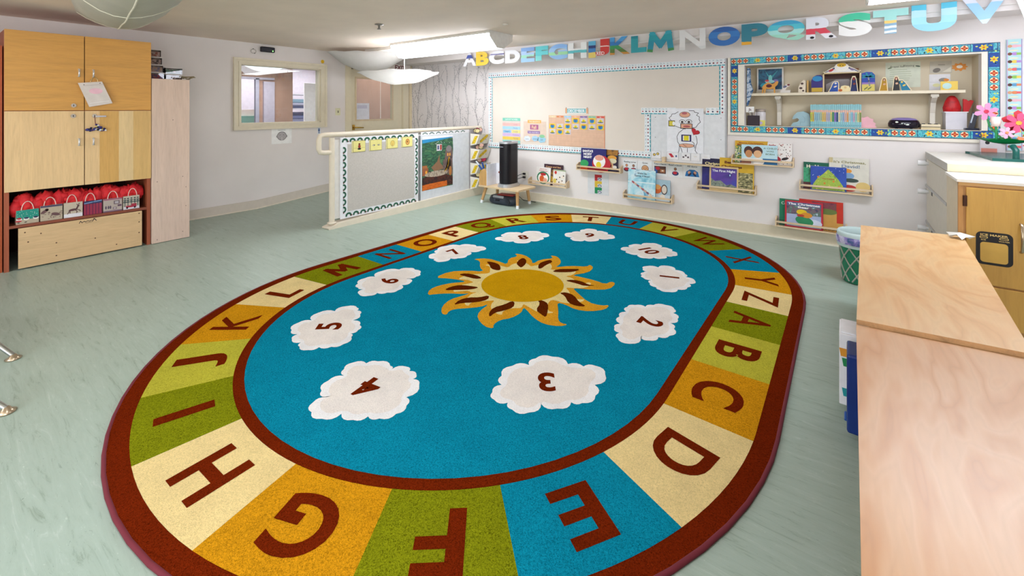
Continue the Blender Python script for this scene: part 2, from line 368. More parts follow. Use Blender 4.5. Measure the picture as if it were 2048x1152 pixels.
# door with glazing
DM = P('#e3d8bd', .45, 0, .02); m = MB()
GY0, GY1, GZ0, GZ1 = 4.60, 5.36, 1.25, 1.965
for a in ((DY0+.05, GY0, DZ0, DZ1-.05), (GY1, DY1-.04, DZ0, DZ1-.05), (GY0, GY1, DZ0, GZ0), (GY0, GY1, GZ1, DZ1-.05)): m.fbox(LF, *a, -.07, -.025, DM)
dr = S('door_1', m)
m = MB()
for a in ((4.37, DY0+.045, .13, 2.27), (DY1-.035, 5.72, .2, 2.27), (DY0, DY1, 2.18, 2.27)): m.fbox(LF, *a, -.05, .02, DM)
m.build('door_frame', dr)
m = MB()
for a in ((GY0-.028, GY0, GZ0-.028, GZ1+.028), (GY1, GY1+.028, GZ0-.028, GZ1+.028), (GY0, GY1, GZ0-.028, GZ0), (GY0, GY1, GZ1, GZ1+.028)): m.fbox(LF, *a, -.03, -.012, P('#d9c5a4', .5))
m.build('glazing_bead', dr)
MB().fbox(LF, GY0, GY1, GZ0, GZ1, -.052, -.046, GLASS()).build('glass_pane', dr)
GOLD = P('#c9a24a', .25, .9, .04)
m = MB(); k = Vector((XL, 4.545, 1.115)); m.fbox(LF, 4.52, 4.565, 1.07, 1.16, -.025, -.015, GOLD)
m.tube([k, k+Vector((.045, 0, 0)), k+Vector((.05, .02, 0)), k+Vector((.05, .15, -.008))], [.012, .012, .013, .009], GOLD); m.build('door_handle', dr)
m = MB(); BRZ = P('#7d6b4c', .35, .7)
m.fbox(LF, 4.50, 4.53, 2.12, 2.15, -.025, .0, BRZ); m.tube([(XL+.02, 4.5, 2.15), (XL+.02, 5.25, 2.13)], .011, BRZ)
m.tube([(XL+.02, 4.95, 2.14), (XL+.13, 5.2, 2.10), (XL+.03, 5.4, 2.12)], .009, BRZ); m.fbox(LF, 5.25, 5.5, 2.09, 2.15, -.025, .035, BRZ); m.build('door_closer', dr)
S('trim_2', MB().fbox(LF, 5.74, 5.80, .2, 2.262, 0, .03, P('#e2d2b2', .5)))
# ---- the room beyond the glass
NB = P('#b5907f', .7, 0, .06, 5)
m = MB(); m.box(-10.5, XL-.12, .8, 9, -.1, 0, P('#8d8f8c')); m.box(-10.5, XL-.12, .8, 9, 2.5, 2.6, P('#cdbcae'))
S('floor_neighbour_room', m)
S('wall_neighbour_far', MB().box(-10.6, -10.5, .8, 9, 0, 2.5, P('#d9cdd6'))); S('wall_neighbour_right', MB().box(-10.5, XL-.12, 9, 9.1, 0, 2.5, P('#c9b6aa'))); S('wall_neighbour_left', MB().box(-10.5, XL-.12, .7, .8, 0, 2.5, P('#d3c7c9')))
m = MB(); m.box(-8.55, -8.45, 3.68, 4.33, 0, 2.5, NB); m.box(-8.55, -8.45, 5.3, 9, 0, 2.5, NB); m.box(-8.55, -8.45, 3.40, 3.68, 1.98, 2.5, NB); S('wall_partition', m)
m = MB(); m.box(-8.46, -8.40, 3.64, 3.70, 0, 1.98, P('#a9a5b6')); m.box(-8.46, -8.4, 3.78, 3.97, 0, 1.93, P('#bdb4c4')); m.box(-8.46, -8.40, 3.4, 3.97, 1.96, 2.0, P('#b7aebc')); S('trim_3', m)
sh_ = thing('storage_shelf', (-9.2, 4.9, 0), 'white open shelf of folded blue and grey cloths in the room beyond the window', 'shelf')
m = MB(); SW = P('#e8e6f0')
for z in (.4, .8, 1.12, 1.42, 1.72): m.box(-9.5, -9.05, 4.45, 5.4, z, z+.025, SW)
m.box(-9.5, -9.05, 4.43, 4.46, 0, 2.0, SW); m.box(-9.5, -9.05, 5.4, 5.43, 0, 2.0, SW); m.build('shelf_frame', sh_)
rnd = random.Random(4); bc = ['#6d76a8', '#9fa4c4', '#7e88b4', '#4f5577', '#b9bcd4', '#8fb3c9', '#d8dbe8']
for z in (.825, 1.145, 1.445):
    zz = z
    for q in range(3):
        h = rnd.uniform(.05, .08); m = MB(); m.box(-9.4, -9.07, 4.5, 5.35-rnd.uniform(0, .25), zz, zz+h, P(bc[(q+int(z*7)) % 7]))
        m.build('folded_cloth', label='blue grey folded cloths stacked on the white shelf beyond the window', cat='cloth', group='folded cloths beyond the window', bevel=.015); zz += h+.001
m = MB(); m.box(-8.64, -8.6, 4.64, 4.93, 0, 1.95, P('#f6f2f4', .4)); m.build('white_cupboard_front', label='bright white cupboard front seen through the right part of the wall window', cat='door', bevel=.01)  # thin slab standing in for the white cupboard
m = MB(); m.box(-9.5, -9.0, 3.3, 3.95, 0, 1.05, P('#c65a6c')); m.box(-9.5, -9.0, 3.3, 3.95, 1.05, 1.3, P('#7fb7ac')); m.box(-9.45, -9.05, 3.35, 3.9, 1.3, 1.42, P('#efe6e2'))
m.build('toy_crate', label='red and teal crates seen through the left corner of the wall window', cat='crate')
m = MB(); m.tube([(-7.6, 2.75, 1.38), (-7.6, 3.3, 1.06), (-7.6, 3.5, 1.0)], .035, P('#5d4140', .4)); m.tube([(-7.6, 3.5, 1.0), (-7.6, 3.5, 0.0)], .03, P('#5d4140', .4)); m.build('slide_rail', label='dark sloping rail behind the lower left corner of the wall window', cat='rail')
def sail(name, cx, cy, z, lx, ly, sag, ang, label, cat='lamp shade', mat=None, lift=(0, 0, 0, 0), nx=14, ny=8, droop=0, edge=1.0):
    mat = mat or CLOTH('#eeecea', .35); c, q = math.cos(ang), math.sin(ang); v = []; o = MB()
    for i in range(nx+1):
        for j in range(ny+1):
            s_, t = i/nx*2-1, j/ny*2-1; w_ = 1 - .12*s_*s_*abs(t)
            x, y = s_*lx/2, t*ly/2*w_
            zz = z - sag*(1-s_*s_)*(1-edge*t*t) - .25*sag*(1-t*t)*(.5+.5*abs(s_)) + .006*math.sin(9*s_+4*t) - droop*(1-t*t)
            k_ = (lift[0]*(1-s_)*(1-t)+lift[1]*(1+s_)*(1-t)+lift[2]*(1+s_)*(1+t)+lift[3]*(1-s_)*(1+t))/4
            v.append((cx+x*c-y*q, cy+x*q+y*c, zz+k_))
    o.add(v, [(i*(ny+1)+j, (i+1)*(ny+1)+j, (i+1)*(ny+1)+j+1, i*(ny+1)+j+1) for i in range(nx) for j in range(ny)], mat, True)
    ob = o.build(name, label=label, cat=cat); sl = ob.modifiers.new('thickness', 'SOLIDIFY'); sl.thickness = .004
    return ob, v
sail('fabric_light_shade', -7.85, 3.55, 2.36, .95, 1.0, .26, .2, 'bright white fabric light shade seen through the wall window', mat=EMIT('#eef6f4', .8))
# ================================================================== CEILING THINGS
LIT = EMIT('#e8f1ff', 7)
labs = ['long wraparound fluorescent fixture glowing above the birch wallpaper corner', 'wraparound fluorescent fixture glowing at the top right edge above letters S and T', 'fluorescent fixture above the rug', 'fluorescent fixture at the back left', 'fluorescent fixture at the back middle', 'fluorescent fixture at the right behind']
fxlist = []
for i, (x0, x1, y0, y1) in enumerate(FIX):
    if i > 2: continue
    t = thing('ceiling_light', ((x0+x1)/2, (y0+y1)/2, CEIL), labs[i], 'ceiling light')
    fr = FR((x0, 0, 0), (0, 1, 0), (0, 0, 1)); ym = y0+.19
    m = MB(); m.box(x0, x1, y0, y1, 2.345, CEIL-.001, P('#d8d4cc', .4)); m.build('housing', t)
    pr = [(y0+.005, 2.345), (y0+.01, 2.31), (ym-.04, 2.182), (ym+.08, 2.182), (y1-.01, 2.29), (y1-.005, 2.345)]
    m = MB(); m.prism(fr, pr, .012, x1-x0-.012, [LIT, EMIT('#e8f1ff', 12), EMIT('#e8f1ff', 7)][i]); m.build('diffuser', t)
    for s_, e in ((0, .012), (x1-x0-.012, x1-x0)):
        m = MB(); m.prism(fr, [(y0, CEIL-.002)] + pr + [(y1, CEIL-.002)], s_, e, P('#e9e7e4', .4)); m.build('end_cap', t)
m = MB(); m.box(-6.1, -5.32, 4.28, 4.62, 2.335, CEIL-.001, P('#efe9e2', .4)); m.box(-6.1, -5.32, 4.30, 4.6, 2.325, 2.335, EMIT('#fff6ea', .8))
m.build('slim_ceiling_light', label='slim white ceiling light above the hanging fabric shade near the door', cat='ceiling light')
ob, v = sail('fabric_light_shade', -6.14, 4.38, 2.33, 1.06, .75, .25, .53, 'greyish white fabric shade sagging below the ceiling in front of the exit sign', lift=(0, -.02, -.02, -.01))
ob, v = sail('fabric_light_shade', -5.15, 4.2, 1.965, 1.02, .72, .16, .62, 'lowest white fabric shade hanging over the corner of the birch wallpaper', lift=(-.02, .0, .03, .03), edge=1.15)
MB().tube([(-5.15, 4.28, 1.86), (-5.15, 4.28, 2.345)], .004, WHITE, 6).build('hanging_string', ob)
MB().tube([(-5.4, 4.05, 1.9), (-5.4, 4.05, 1.3)], .003, WHITE, 6).build('pull_cord', ob)
ob, v = sail('fabric_light_shade', -4.4, .98, 2.30, 1.95, .62, .05, -.15, 'large creased fabric shade at the top left above the wooden cupboard', nx=20, mat=CLOTH('#d3cfc2', .2), droop=.10)
m = MB(); SEAM = P('#f0ead8', .7)
pts = [Vector(v[i*9+4])-Vector((0, 0, .005)) for i in range(21)]; m.tube(pts, .006, SEAM, 6)
pts = [Vector(v[10*9+j])-Vector((0, 0, .005)) for j in range(9)]; m.tube(pts, .005, SEAM, 6)
m.tube([Vector(v[j])-Vector((0, 0, .002)) for j in range(9)], .006, SEAM, 6); m.build('seam', ob)
m = MB(); c0 = (-4.13, 3.08, CEIL); m.lathe(c0, [(0, -.001), (.045, -.001), (.05, -.008), (.02, -.014), (.012, -.02), (.012, -.055), (0, -.055)], P('#9b9590', .3, .8), 20)
m.lathe(c0, [(0, -.05), (.022, -.052), (.022, -.058), (0, -.06)], P('#9b9590', .3, .8), 16); m.build('fire_sprinkler', label='small metal sprinkler head on the ceiling left of the fluorescent fixture', cat='sprinkler')
x_, y_ = -3.2, 3.35
m = MB(); m.lathe((-3.0, 3.9, CEIL), [(0, -.001), (.03, -.001), (.03, -.012), (0, -.014)], P('#e6ddd2'), 18); m.build('ceiling_button', label='tiny round white cap on the ceiling beyond the sprinkler', cat='cap')
# exit sign
t = thing('exit_sign', (XL+.05, 5.45, 2.2), 'white exit sign box with dark red letters half hidden by the fabric shade', 'sign')
m = MB(); m.fbox(LF, 5.2, 5.70, 2.16, 2.262, .005, .10, P('#efe4dc', .4)); m.build('sign_box', t, bevel=.008)
m = MB(); m.text(LF, 'EXIT', 5.45, 2.205, .085, .101, P('#6a1f2c'), .03); m.build('lettering', t)
# ================================================================== ALPHABET RUG
RC = (-2.05, 3.03); RS = .79
def stad(r, n=40, s=RS):
    p = [(r*math.cos(t), s + r*math.sin(t)) for t in [PI*i/n for i in range(n+1)]]
    return p + [(r*math.cos(t), -s + r*math.sin(t)) for t in [PI+PI*i/n for i in range(n+1)]]
OLIVE, LIME, GOLDC, CREAMC, BLUEC, BROWN = [CARPET(c, k) for c, k in (('#7f8414', .2), ('#bcb53c', .12), ('#cf9018', .16), ('#ebd193', .07), ('#0f86a0', .16), ('#6e2209', .17))]
WHC, BEI, SUNY, SUNO, LEAF = CARPET('#f3f0ee', .04), CARPET('#efe6dd', .05), CARPET('#cf9b12', .1), CARPET('#dd9d28', .15), CARPET('#5e2406', .25)
RF = FR((RC[0], RC[1], 0), (1, 0, 0), (0, 1, 0)); m = MB(); ZT = .013
m.prism(RF, stad(1.81), .001, ZT, BROWN)
def bnd(k, r):
    kind, q = k
    if kind == 'R': return (r, q)
    if kind == 'L': return (-r, q)
    a = math.radians(q)
    if kind == 'N': return (r*math.cos(a), -RS + r*math.sin(a))
    return (r*math.cos(a), RS + r*math.sin(a))
BN = [('R', .58), ('R', .11), ('R', -.37), ('N', -2.5), ('N', -22.6), ('N', -42.2), ('N', -59.6), ('N', -78.3), ('N', -98), ('N', -115.5), ('N', -133), ('N', -151.5), ('N', -170), ('L', -.455), ('L', .01), ('L', .46), ('F', 176.5), ('F', 158.6), ('F', 139.7), ('F', 121.5), ('F', 104), ('F', 86.2), ('F', 67), ('F', 45.3), ('F', 23.5), ('F', 7.2)]
SEQ = 'ABCDEFGHIJKLMNOPQRSTUVWXYZ'
SC = dict(A=OLIVE, B=LIME, C=GOLDC, D=CREAMC, E=BLUEC, F=OLIVE, G=GOLDC, H=CREAMC, I=OLIVE, J=LIME, K=GOLDC, L=CREAMC, M=OLIVE, N=BLUEC, O=GOLDC, P=CREAMC, Q=OLIVE, R=LIME, S=GOLDC, T=CREAMC, U=BLUEC, V=LIME, W=OLIVE, X=BLUEC, Y=GOLDC, Z=CREAMC)
def span(a, b, r, n=8):
    """points of the stadium of radius r from boundary a to b, going clockwise"""
    def par(k):
        x, y = bnd(k, 1.0)
        if k[0] in 'RL': return k
        return k
    out = []
    if a[0] == b[0] and a[0] in 'RL': return [bnd(a, r), bnd(b, r)]
    if a[0] == b[0]: return [bnd((a[0], a[1]+(b[1]-a[1])*i/n), r) for i in range(n+1)]
    out.append(bnd(a, r))
    if a[0] == 'R' and b[0] == 'N': return out + [(r, -RS)] + [bnd(('N', b[1]*i/n), r) for i in range(1, n+1)]
    if a[0] == 'N' and b[0] == 'L': return [bnd(('N', a[1]+(-180-a[1])*i/n), r) for i in range(n+1)] + [bnd(b, r)]
    if a[0] == 'L' and b[0] == 'F': return out + [(-r, RS)] + [bnd(('F', 180+(b[1]-180)*i/n), r) for i in range(1, n+1)]
    if a[0] == 'F' and b[0] == 'R': return [bnd(('F', a[1]*(1-i/n)), r) for i in range(n+1)] + [bnd(b, r)]
for i, ch in enumerate(SEQ):
    a, b = BN[i], BN[(i+1) % 26]
    inn, out = span(a, b, 1.345), span(a, b, 1.735)
    if ch == 'Z': pass
    n = min(len(inn), len(out))
    for j in range(n-1): m.flat(RF, [out[j], inn[j], inn[j+1], out[j+1]][::-1], ZT+.0007, SC[ch])
    def mid(pp):
        L_ = [0]
        for p, q in zip(pp, pp[1:]): L_.append(L_[-1]+math.hypot(p[0]-q[0], p[1]-q[1]))
        h = L_[-1]/2
        for k in range(len(pp)-1):
            if L_[k+1] >= h:
                f = (h-L_[k])/(L_[k+1]-L_[k]); return (pp[k][0]+(pp[k+1][0]-pp[k][0])*f, pp[k][1]+(pp[k+1][1]-pp[k][1])*f)
    p, q = mid(inn), mid(out); cx, cy = (p[0]+q[0])/2, (p[1]+q[1])/2; ang = math.atan2(q[1]-p[1], q[0]-p[0])-PI/2
    m.text(RF.sub(cx, cy, 0, ang), ch, 0, 0, .235, ZT+.0016, BROWN, .028 if ch not in 'MWNKVAXYZ' else .012, tall=.235 if ch not in 'QJ' else .27, width=.24*{'I': .26, 'M': 1.05, 'W': 1.2, 'J': .62, 'L': .66, 'F': .7, 'E': .72, 'O': 1.05, 'Q': 1.05, 'G': .98, 'B': .76, 'P': .76}.get(ch, .86))
m.flat(RF, stad(1.345), ZT+.0011, BROWN); m.flat(RF, stad(1.293), ZT+.0017, BLUEC)
CLD = {1: [(.664, .667), (.651, .745), (.667, .775), (.614, .828), (.614, .905), (.713, .94), (.77, 1.033), (.854, .97), (.952, .917), (.976, .849), (1.061, .812), (1.043, .712), (1.05, .632), (1.001, .542), (.954, .449), (.887, .451), (.851, .484), (.778, .537), (.764, .607), (.692, .619)],
2: [(.855, -.336), (.861, -.26), (.816, -.165), (.824, -.067), (.801, .011), (.835, .074), (.906, .09), (.942, .153), (1.013, .206), (1.085, .175), (1.094, .111), (1.147, .038), (1.127, -.051), (1.168, -.113), (1.173, -.225), (1.123, -.281), (1.088, -.357), (1.037, -.354), (1.007, -.466), (.925, -.447), (.906, -.376)],
3: [(.633, -1.323), (.633, -1.247), (.585, -1.185), (.576, -1.077), (.646, -1.015), (.639, -.938), (.706, -.866), (.816, -.877), (.898, -.846), (.947, -.8), (1.023, -.84), (1.02, -.959), (1.062, -1.036), (1.035, -1.126), (.99, -1.152), (.959, -1.232), (.878, -1.25), (.866, -1.336), (.792, -1.367), (.744, -1.34), (.677, -1.362)],
4: [(.043, -1.947), (-.019, -1.904), (-.005, -1.847), (-.07, -1.831), (-.12, -1.765), (-.093, -1.69), (-.147, -1.655), (-.163, -1.588), (-.096, -1.548), (-.061, -1.497), (.032, -1.483), (.065, -1.497), (.108, -1.435), (.156, -1.452), (.213, -1.453), (.226, -1.489), (.291, -1.503), (.315, -1.608), (.365, -1.648), (.372, -1.716), (.336, -1.782), (.281, -1.805), (.246, -1.861), (.166, -1.869), (.123, -1.943)],
5: [(-.805, -1.609), (-.869, -1.532), (-.831, -1.461), (-.899, -1.374), (-.829, -1.29), (-.834, -1.195), (-.748, -1.164), (-.713, -1.188), (-.642, -1.214), (-.606, -1.293), (-.51, -1.307), (-.461, -1.353), (-.462, -1.407), (-.421, -1.428), (-.383, -1.51), (-.414, -1.568), (-.469, -1.615), (-.491, -1.671), (-.568, -1.682), (-.608, -1.653), (-.69, -1.666), (-.723, -1.614)],
6: [(-1.127, -.901), (-1.185, -.789), (-1.144, -.722), (-1.208, -.6), (-1.114, -.49), (-1.079, -.416), (-1.003, -.407), (-.894, -.443), (-.864, -.513), (-.883, -.581), (-.802, -.626), (-.818, -.704), (-.76, -.79), (-.79, -.867), (-.85, -.919), (-.854, -.987), (-.941, -1.017), (-1.0, -.943), (-1.055, -.947)],
7: [(-1.159, -.096), (-1.183, .021), (-1.246, .1), (-1.264, .246), (-1.17, .343), (-1.087, .433), (-1.005, .422), (-.894, .441), (-.874, .342), (-.941, .251), (-.882, .148), (-.901, .04), (-.961, -.004), (-.957, -.127), (-1.022, -.14), (-1.067, -.106)],
8: [(-1.025, .752), (-.993, .857), (-1.059, .955), (-1.002, 1.077), (-.905, 1.096), (-.852, 1.257), (-.734, 1.243), (-.623, 1.228), (-.624, 1.101), (-.594, 1.002), (-.652, .911), (-.697, .78), (-.799, .79), (-.929, .74)],
9: [(-.481, 1.334), (-.466, 1.463), (-.4, 1.56), (-.408, 1.672), (-.344, 1.747), (-.261, 1.698), (-.182, 1.722), (-.106, 1.646), (.004, 1.6), (-.01, 1.486), (-.105, 1.426), (-.119, 1.297), (-.204, 1.281), (-.247, 1.213), (-.334, 1.226), (-.364, 1.295)],
10: [(.225, 1.246), (.281, 1.347), (.264, 1.437), (.346, 1.498), (.404, 1.609), (.485, 1.618), (.54, 1.531), (.622, 1.543), (.666, 1.479), (.738, 1.417), (.724, 1.33), (.672, 1.291), (.663, 1.193), (.588, 1.172), (.538, 1.113), (.459, 1.119), (.443, 1.174), (.356, 1.145), (.3, 1.206)]}
NP = {1: (.87, .77), 2: (1.02, -.12), 3: (.81, -1.09), 4: (.1, -1.68), 5: (-.66, -1.44), 6: (-.98, -.71), 7: (-1.07, .16), 8: (-.81, .98), 9: (-.25, 1.49), 10: (.49, 1.35)}
dX, dY = -2.06-RC[0], 3.07-RC[1]
def smooth(p, it=2):
    for _ in range(it):
        q = []
        for i in range(len(p)):
            a, b = p[i], p[(i+1) % len(p)]; q += [(a[0]*.75+b[0]*.25, a[1]*.75+b[1]*.25), (a[0]*.25+b[0]*.75, a[1]*.25+b[1]*.75)]
        p = q
    return p
def fan(mb, fr, pts, d, mat):
    cx = sum(p[0] for p in pts)/len(pts); cy = sum(p[1] for p in pts)/len(pts); n = len(pts)
    mb.add([fr(cx, cy, d)] + [fr(a, b, d) for a, b in pts], [(0, 1+i, 1+(i+1) % n) for i in range(n)], mat)
for k, pts in CLD.items():
    pts = [(x+dX, y+dY) for x, y in pts]; ar = sum(a[0]*b[1]-b[0]*a[1] for a, b in zip(pts, pts[1:]+pts[:1]))
    if ar < 0: pts = pts[::-1]
    out = []
    for a, b in zip(pts, pts[1:]+pts[:1]):       # scallops
        dx, dy = b[0]-a[0], b[1]-a[1]; nx, ny = dy, -dx
        for t in (0, .25, .5, .75): h = .30*4*t*(1-t)*.8; out.append((a[0]+dx*t+nx*h, a[1]+dy*t+ny*h))
    fan(m, RF, out, ZT+.0023, WHC)
    cx = sum(p[0] for p in pts)/len(pts); cy = sum(p[1] for p in pts)/len(pts)
    fan(m, RF, smooth([(cx+(x-cx)*.87, cy+(y-cy)*.87) for x, y in pts], 1), ZT+.0029, BEI)
    x, y = NP[k]; x += dX; y += dY; yy = 0 if abs(y) < RS else y-math.copysign(RS, y)
    ang = {1: -1.25, 2: -1.55, 3: -2.5, 4: 3.3, 5: 2.3, 6: 1.9, 7: 1.5, 8: .9, 9: .4, 10: -.5}[k]
    m.text(RF.sub(x, y, 0, ang), str(k), 0, 0, .155, ZT+.0036, BROWN, .03)
SUN = [(-.722, -.437), (-.725, -.259), (-.612, -.148), (-.476, -.077), (-.577, -.021), (-.684, .112), (-.779, .108), (-.672, .211), (-.505, .201), (-.424, .184), (-.512, .33), (-.475, .428), (-.558, .477), (-.447, .497), (-.317, .43), (-.243, .332), (-.253, .478), (-.168, .587), (-.242, .635), (-.172, .654), (-.075, .566), (-.033, .467), (-.037, .382), (.057, .501), (.191, .572), (.184, .637), (.25, .587), (.266, .449), (.178, .308), (.248, .316), (.391, .322), (.496, .298), (.509, .383), (.56, .363), (.565, .22), (.46, .135), (.358, .09), (.324, .066), (.403, .006), (.542, -.092), (.643, -.084), (.687, -.037), (.692, -.125), (.617, -.219), (.522, -.253), (.42, -.224), (.357, -.23), (.43, -.334), (.497, -.454), (.542, -.488), (.59, -.475), (.558, -.532), (.46, -.568), (.355, -.536), (.233, -.455), (.209, -.452), (.242, -.524), (.234, -.627), (.187, -.696), (.192, -.772), (.227, -.815), (.161, -.828), (.045, -.768), (-.008, -.686), (-.029, -.545), (-.048, -.626), (-.117, -.703), (-.169, -.755), (-.185, -.805), (-.154, -.861), (-.2, -.866), (-.278, -.784), (-.314, -.66), (-.283, -.565), (-.268, -.494), (-.308, -.539), (-.397, -.59), (-.469, -.659), (-.506, -.716), (-.574, -.629), (-.572, -.532), (-.526, -.43), (-.447, -.344), (-.495, -.339), (-.613, -.373)]
SUN = [(x+dX, y+dY) for x, y in SUN]
m.flat(RF, smooth(SUN, 1), ZT+.0023, SUNO)
sc_ = (-.045+dX, -.105+dY)
m.flat(RF, smooth([(sc_[0]+(x-sc_[0])*(.86 if math.hypot(x-sc_[0], y-sc_[1]) < .52 else .74), sc_[1]+(y-sc_[1])*(.86 if math.hypot(x-sc_[0], y-sc_[1]) < .52 else .74)) for x, y in SUN], 1), ZT+.0028, CARPET('#ecd590', .1))
FLM = [[(-.612, -.263), (-.579, -.2), (-.476, -.18), (-.386, -.204), (-.427, -.253), (-.524, -.26)], [(-.629, .131), (-.564, .157), (-.473, .14), (-.384, .042), (-.4, .01), (-.476, .013), (-.549, .083)], [(-.373, .256), (-.411, .36), (-.411, .424), (-.346, .386), (-.291, .296), (-.267, .19), (-.31, .21)], [(-.139, .265), (-.205, .382), (-.194, .477), (-.17, .531), (-.12, .489), (-.129, .375), (-.113, .284)], [(.001, .27), (.007, .354), (.077, .418), (.179, .482), (.159, .388), (.093, .32)], [(.19, .165), (.236, .225), (.315, .238), (.391, .204), (.452, .226), (.378, .161), (.302, .171)], [(.283, -.077), (.32, -.031), (.396, -.044), (.488, -.132), (.565, -.161), (.504, -.201), (.428, -.19), (.346, -.096)], [(.218, -.283), (.254, -.265), (.316, -.287), (.371, -.378), (.421, -.482), (.372, -.464), (.301, -.43), (.269, -.323)], [(.107, -.71), (.06, -.66), (.034, -.578), (.069, -.485), (.074, -.413), (.107, -.416), (.15, -.491), (.125, -.574), (.093, -.635)], [(-.225, -.724), (-.251, -.628), (-.225, -.556), (-.161, -.509), (-.124, -.431), (-.08, -.5), (-.12, -.586), (-.198, -.657)], [(-.472, -.576), (-.478, -.494), (-.445, -.423), (-.375, -.391), (-.279, -.362), (-.306, -.436), (-.392, -.509)]]
for q in FLM: m.flat(RF, smooth([(x+dX, y+dY) for x, y in q], 1), ZT+.0034, LEAF)
m.ell(RF, sc_[0], sc_[1], .335, .335, ZT+.004, SUNY, 48)
rug = m.build('alphabet_rug', label='large oval alphabet rug with a sun, numbered clouds and letter ring on the floor', cat='rug', origin=(RC[0], RC[1], 0))
m = MB(); m.tube([RF(a, b, .007) for a, b in stad(1.815)], .009, P('#6f2330', .8), 8, closed=True); m.build('binding', rug)
# ================================================================== LEFT: WOODEN CUPBOARD
CX_ = -5.90; CF = LEFT(CX_)
MAPT, MAPL = WOOD('#dba254', 1, .86, .9, .4), WOOD('#e8c594', 2, .93, .8, .4)
REDW = WOOD('#a8583a', 2, .8, 1, .5)
cb = thing('cupboard', ((CX_-6.74)/2+0, .99, 0), 'tall maple cupboard with four doors and an open shelf of gift bags', 'cupboard')
m = MB(); y0, y1 = .476, 1.508
m.box(-6.74, CX_-.024, y0, y0+.03, 0, 2.14, REDW); m.box(-6.74, CX_-.024, y1-.03, y1, 0, 2.14, REDW)
m.box(-6.74, CX_-.024, y0+.03, y1-.03, 2.115, 2.14, REDW); m.box(-6.74, CX_-.024, y0+.03, y1-.03, .72, .745, REDW); m.box(-6.74, CX_-.024, y0+.03, y1-.03, 1.41, 1.435, REDW)
m.box(-6.74, -6.72, y0+.03, y1-.03, 0, 2.115, P('#4a1d22', .7)); m.box(-6.72, CX_-.02, y0+.03, y1-.03, .378, .403, WOOD('#8f4a34', 1, .8)); m.build('carcass', cb)
hz = {0: (1.747, 1.828), 1: (1.085, 1.16)}
def handle(par, y, z0, z1):
    m = MB(); m.tube([(CX_, y, z0+.006), (CX_+.028, y, z0+.006), (CX_+.028, y, z1-.006), (CX_, y, z1-.006)], .007, P('#dfe0e6', .3, .6), 8); m.build('handle', par)
for ti, (z0, z1, mt) in enumerate(((1.427, 2.144, MAPT), (.706, 1.421, MAPL))):
    for (a, b, hy) in ((.476, .988, .949), (.994, 1.508, 1.051)):
        m = MB(); mm = mt
        m.fbox(CF, a, b, z0, z1, -.022, 0, mm)
        if ti == 1 and a > .9:
            for q0, q1, c in ((1.10, 1.245, '#d9aa62'), (1.245, 1.36, '#e6c896'), (1.36, 1.506, '#dcb474')): m.fbox(CF, q0, q1, z0+.002, z1-.002, 0, .0006, WOOD(c, 2, .92, .8, .4))
        d = m.build('door', cb, bevel=.002); handle(d, hy, *hz[ti])
        lk = {(0, 0): (.914, 1.474), (1, 0): (.911, 1.374), (1, 1): (1.062, 1.372)}.get((ti, 0 if a < .9 else 1))
        if lk:
            m = MB(); m.tube([(CX_, lk[0], lk[1]), (CX_+.008, lk[0], lk[1])], .019, P('#c9c4bc', .25, .9), 16); m.fbox(CF, lk[0]-.003, lk[0]+.003, lk[1]-.008, lk[1]+.008, .008, .0085, BLACK)
            if a > .9: m.fbox(CF, lk[0]+.01, lk[0]+.085, lk[1]-.012, lk[1]+.004, .009, .012, P('#c9c9d2', .3, .6))
            m.build('lock', d)
# loose board
m = MB(); BF = LEFT(-5.93); m.fbox(BF, .56, 1.435, .012, .372, 0, .018, WOOD('#dcb98c', 1, .9, .8, .5)); pb = m.build('plywood_board', label='pale plywood board with screws standing below the gift bag shelf', cat='board', bevel=.002)
rnd = random.Random(5)
for y, z in ((.6, .33), (.62, .24), (.8, .19), (1.07, .17), (.8, .07), (1.23, .07), (1.41, .35), (1.41, .26), (1.41, .15), (.7, .3)): MB().ell(BF, y, z, .006, .006, .0188, P('#5a3a28'), 8).build('screw_head', pb)
m = MB(); m.line(BF, [(.955, .338), (.965, .358), (.975, .34), (.99, .352), (1.0, .343), (1.015, .352), (1.03, .345), (1.045, .354)], .005, .0189, INK); m.line(BF, [(1.05, .342), (1.062, .366), (1.078, .344)], .006, .0189, INK); m.line(BF, [(1.0, .333), (1.05, .337)], .003, .0189, INK); m.build('handwriting', pb)
# side plywood cabinet
m = MB(); PK = WOOD('#dcc2b2', 2, .9, .7, .55); m.box(-6.74, CX_, 1.514, 1.855, .004, 1.764, PK); pc = m.build('plywood_cabinet', label='pinkish grey plywood cabinet standing right against the maple cupboard', cat='cabinet', bevel=.003)
for y, z in ((1.56, .66), (1.79, .69), (1.82, .36), (1.56, .04), (1.79, .08), (1.7, 1.32), (1.82, .57)): MB().ell(CF, y, z, .005, .004, .0005, P('#5b4a44'), 8).build('screw_head', pc)
m = MB(); m.box(-6.35, -6.1, 1.856, 1.862, 1.08, 1.35, P('#4a5590')); m.box(-6.5, -6.15, 1.856, 1.86, 1.36, 1.66, P('#e6d577')); m.box(-6.33, -6.12, 1.856, 1.861, 1.0, 1.08, P('#77c9bd')); m.box(-6.3, -6.14, 1.856, 1.86, .8, .97, P('#e9e4ee'))
m.build('pinned_papers', label='blue and yellow papers on the right side of the plywood cabinet', cat='paper')
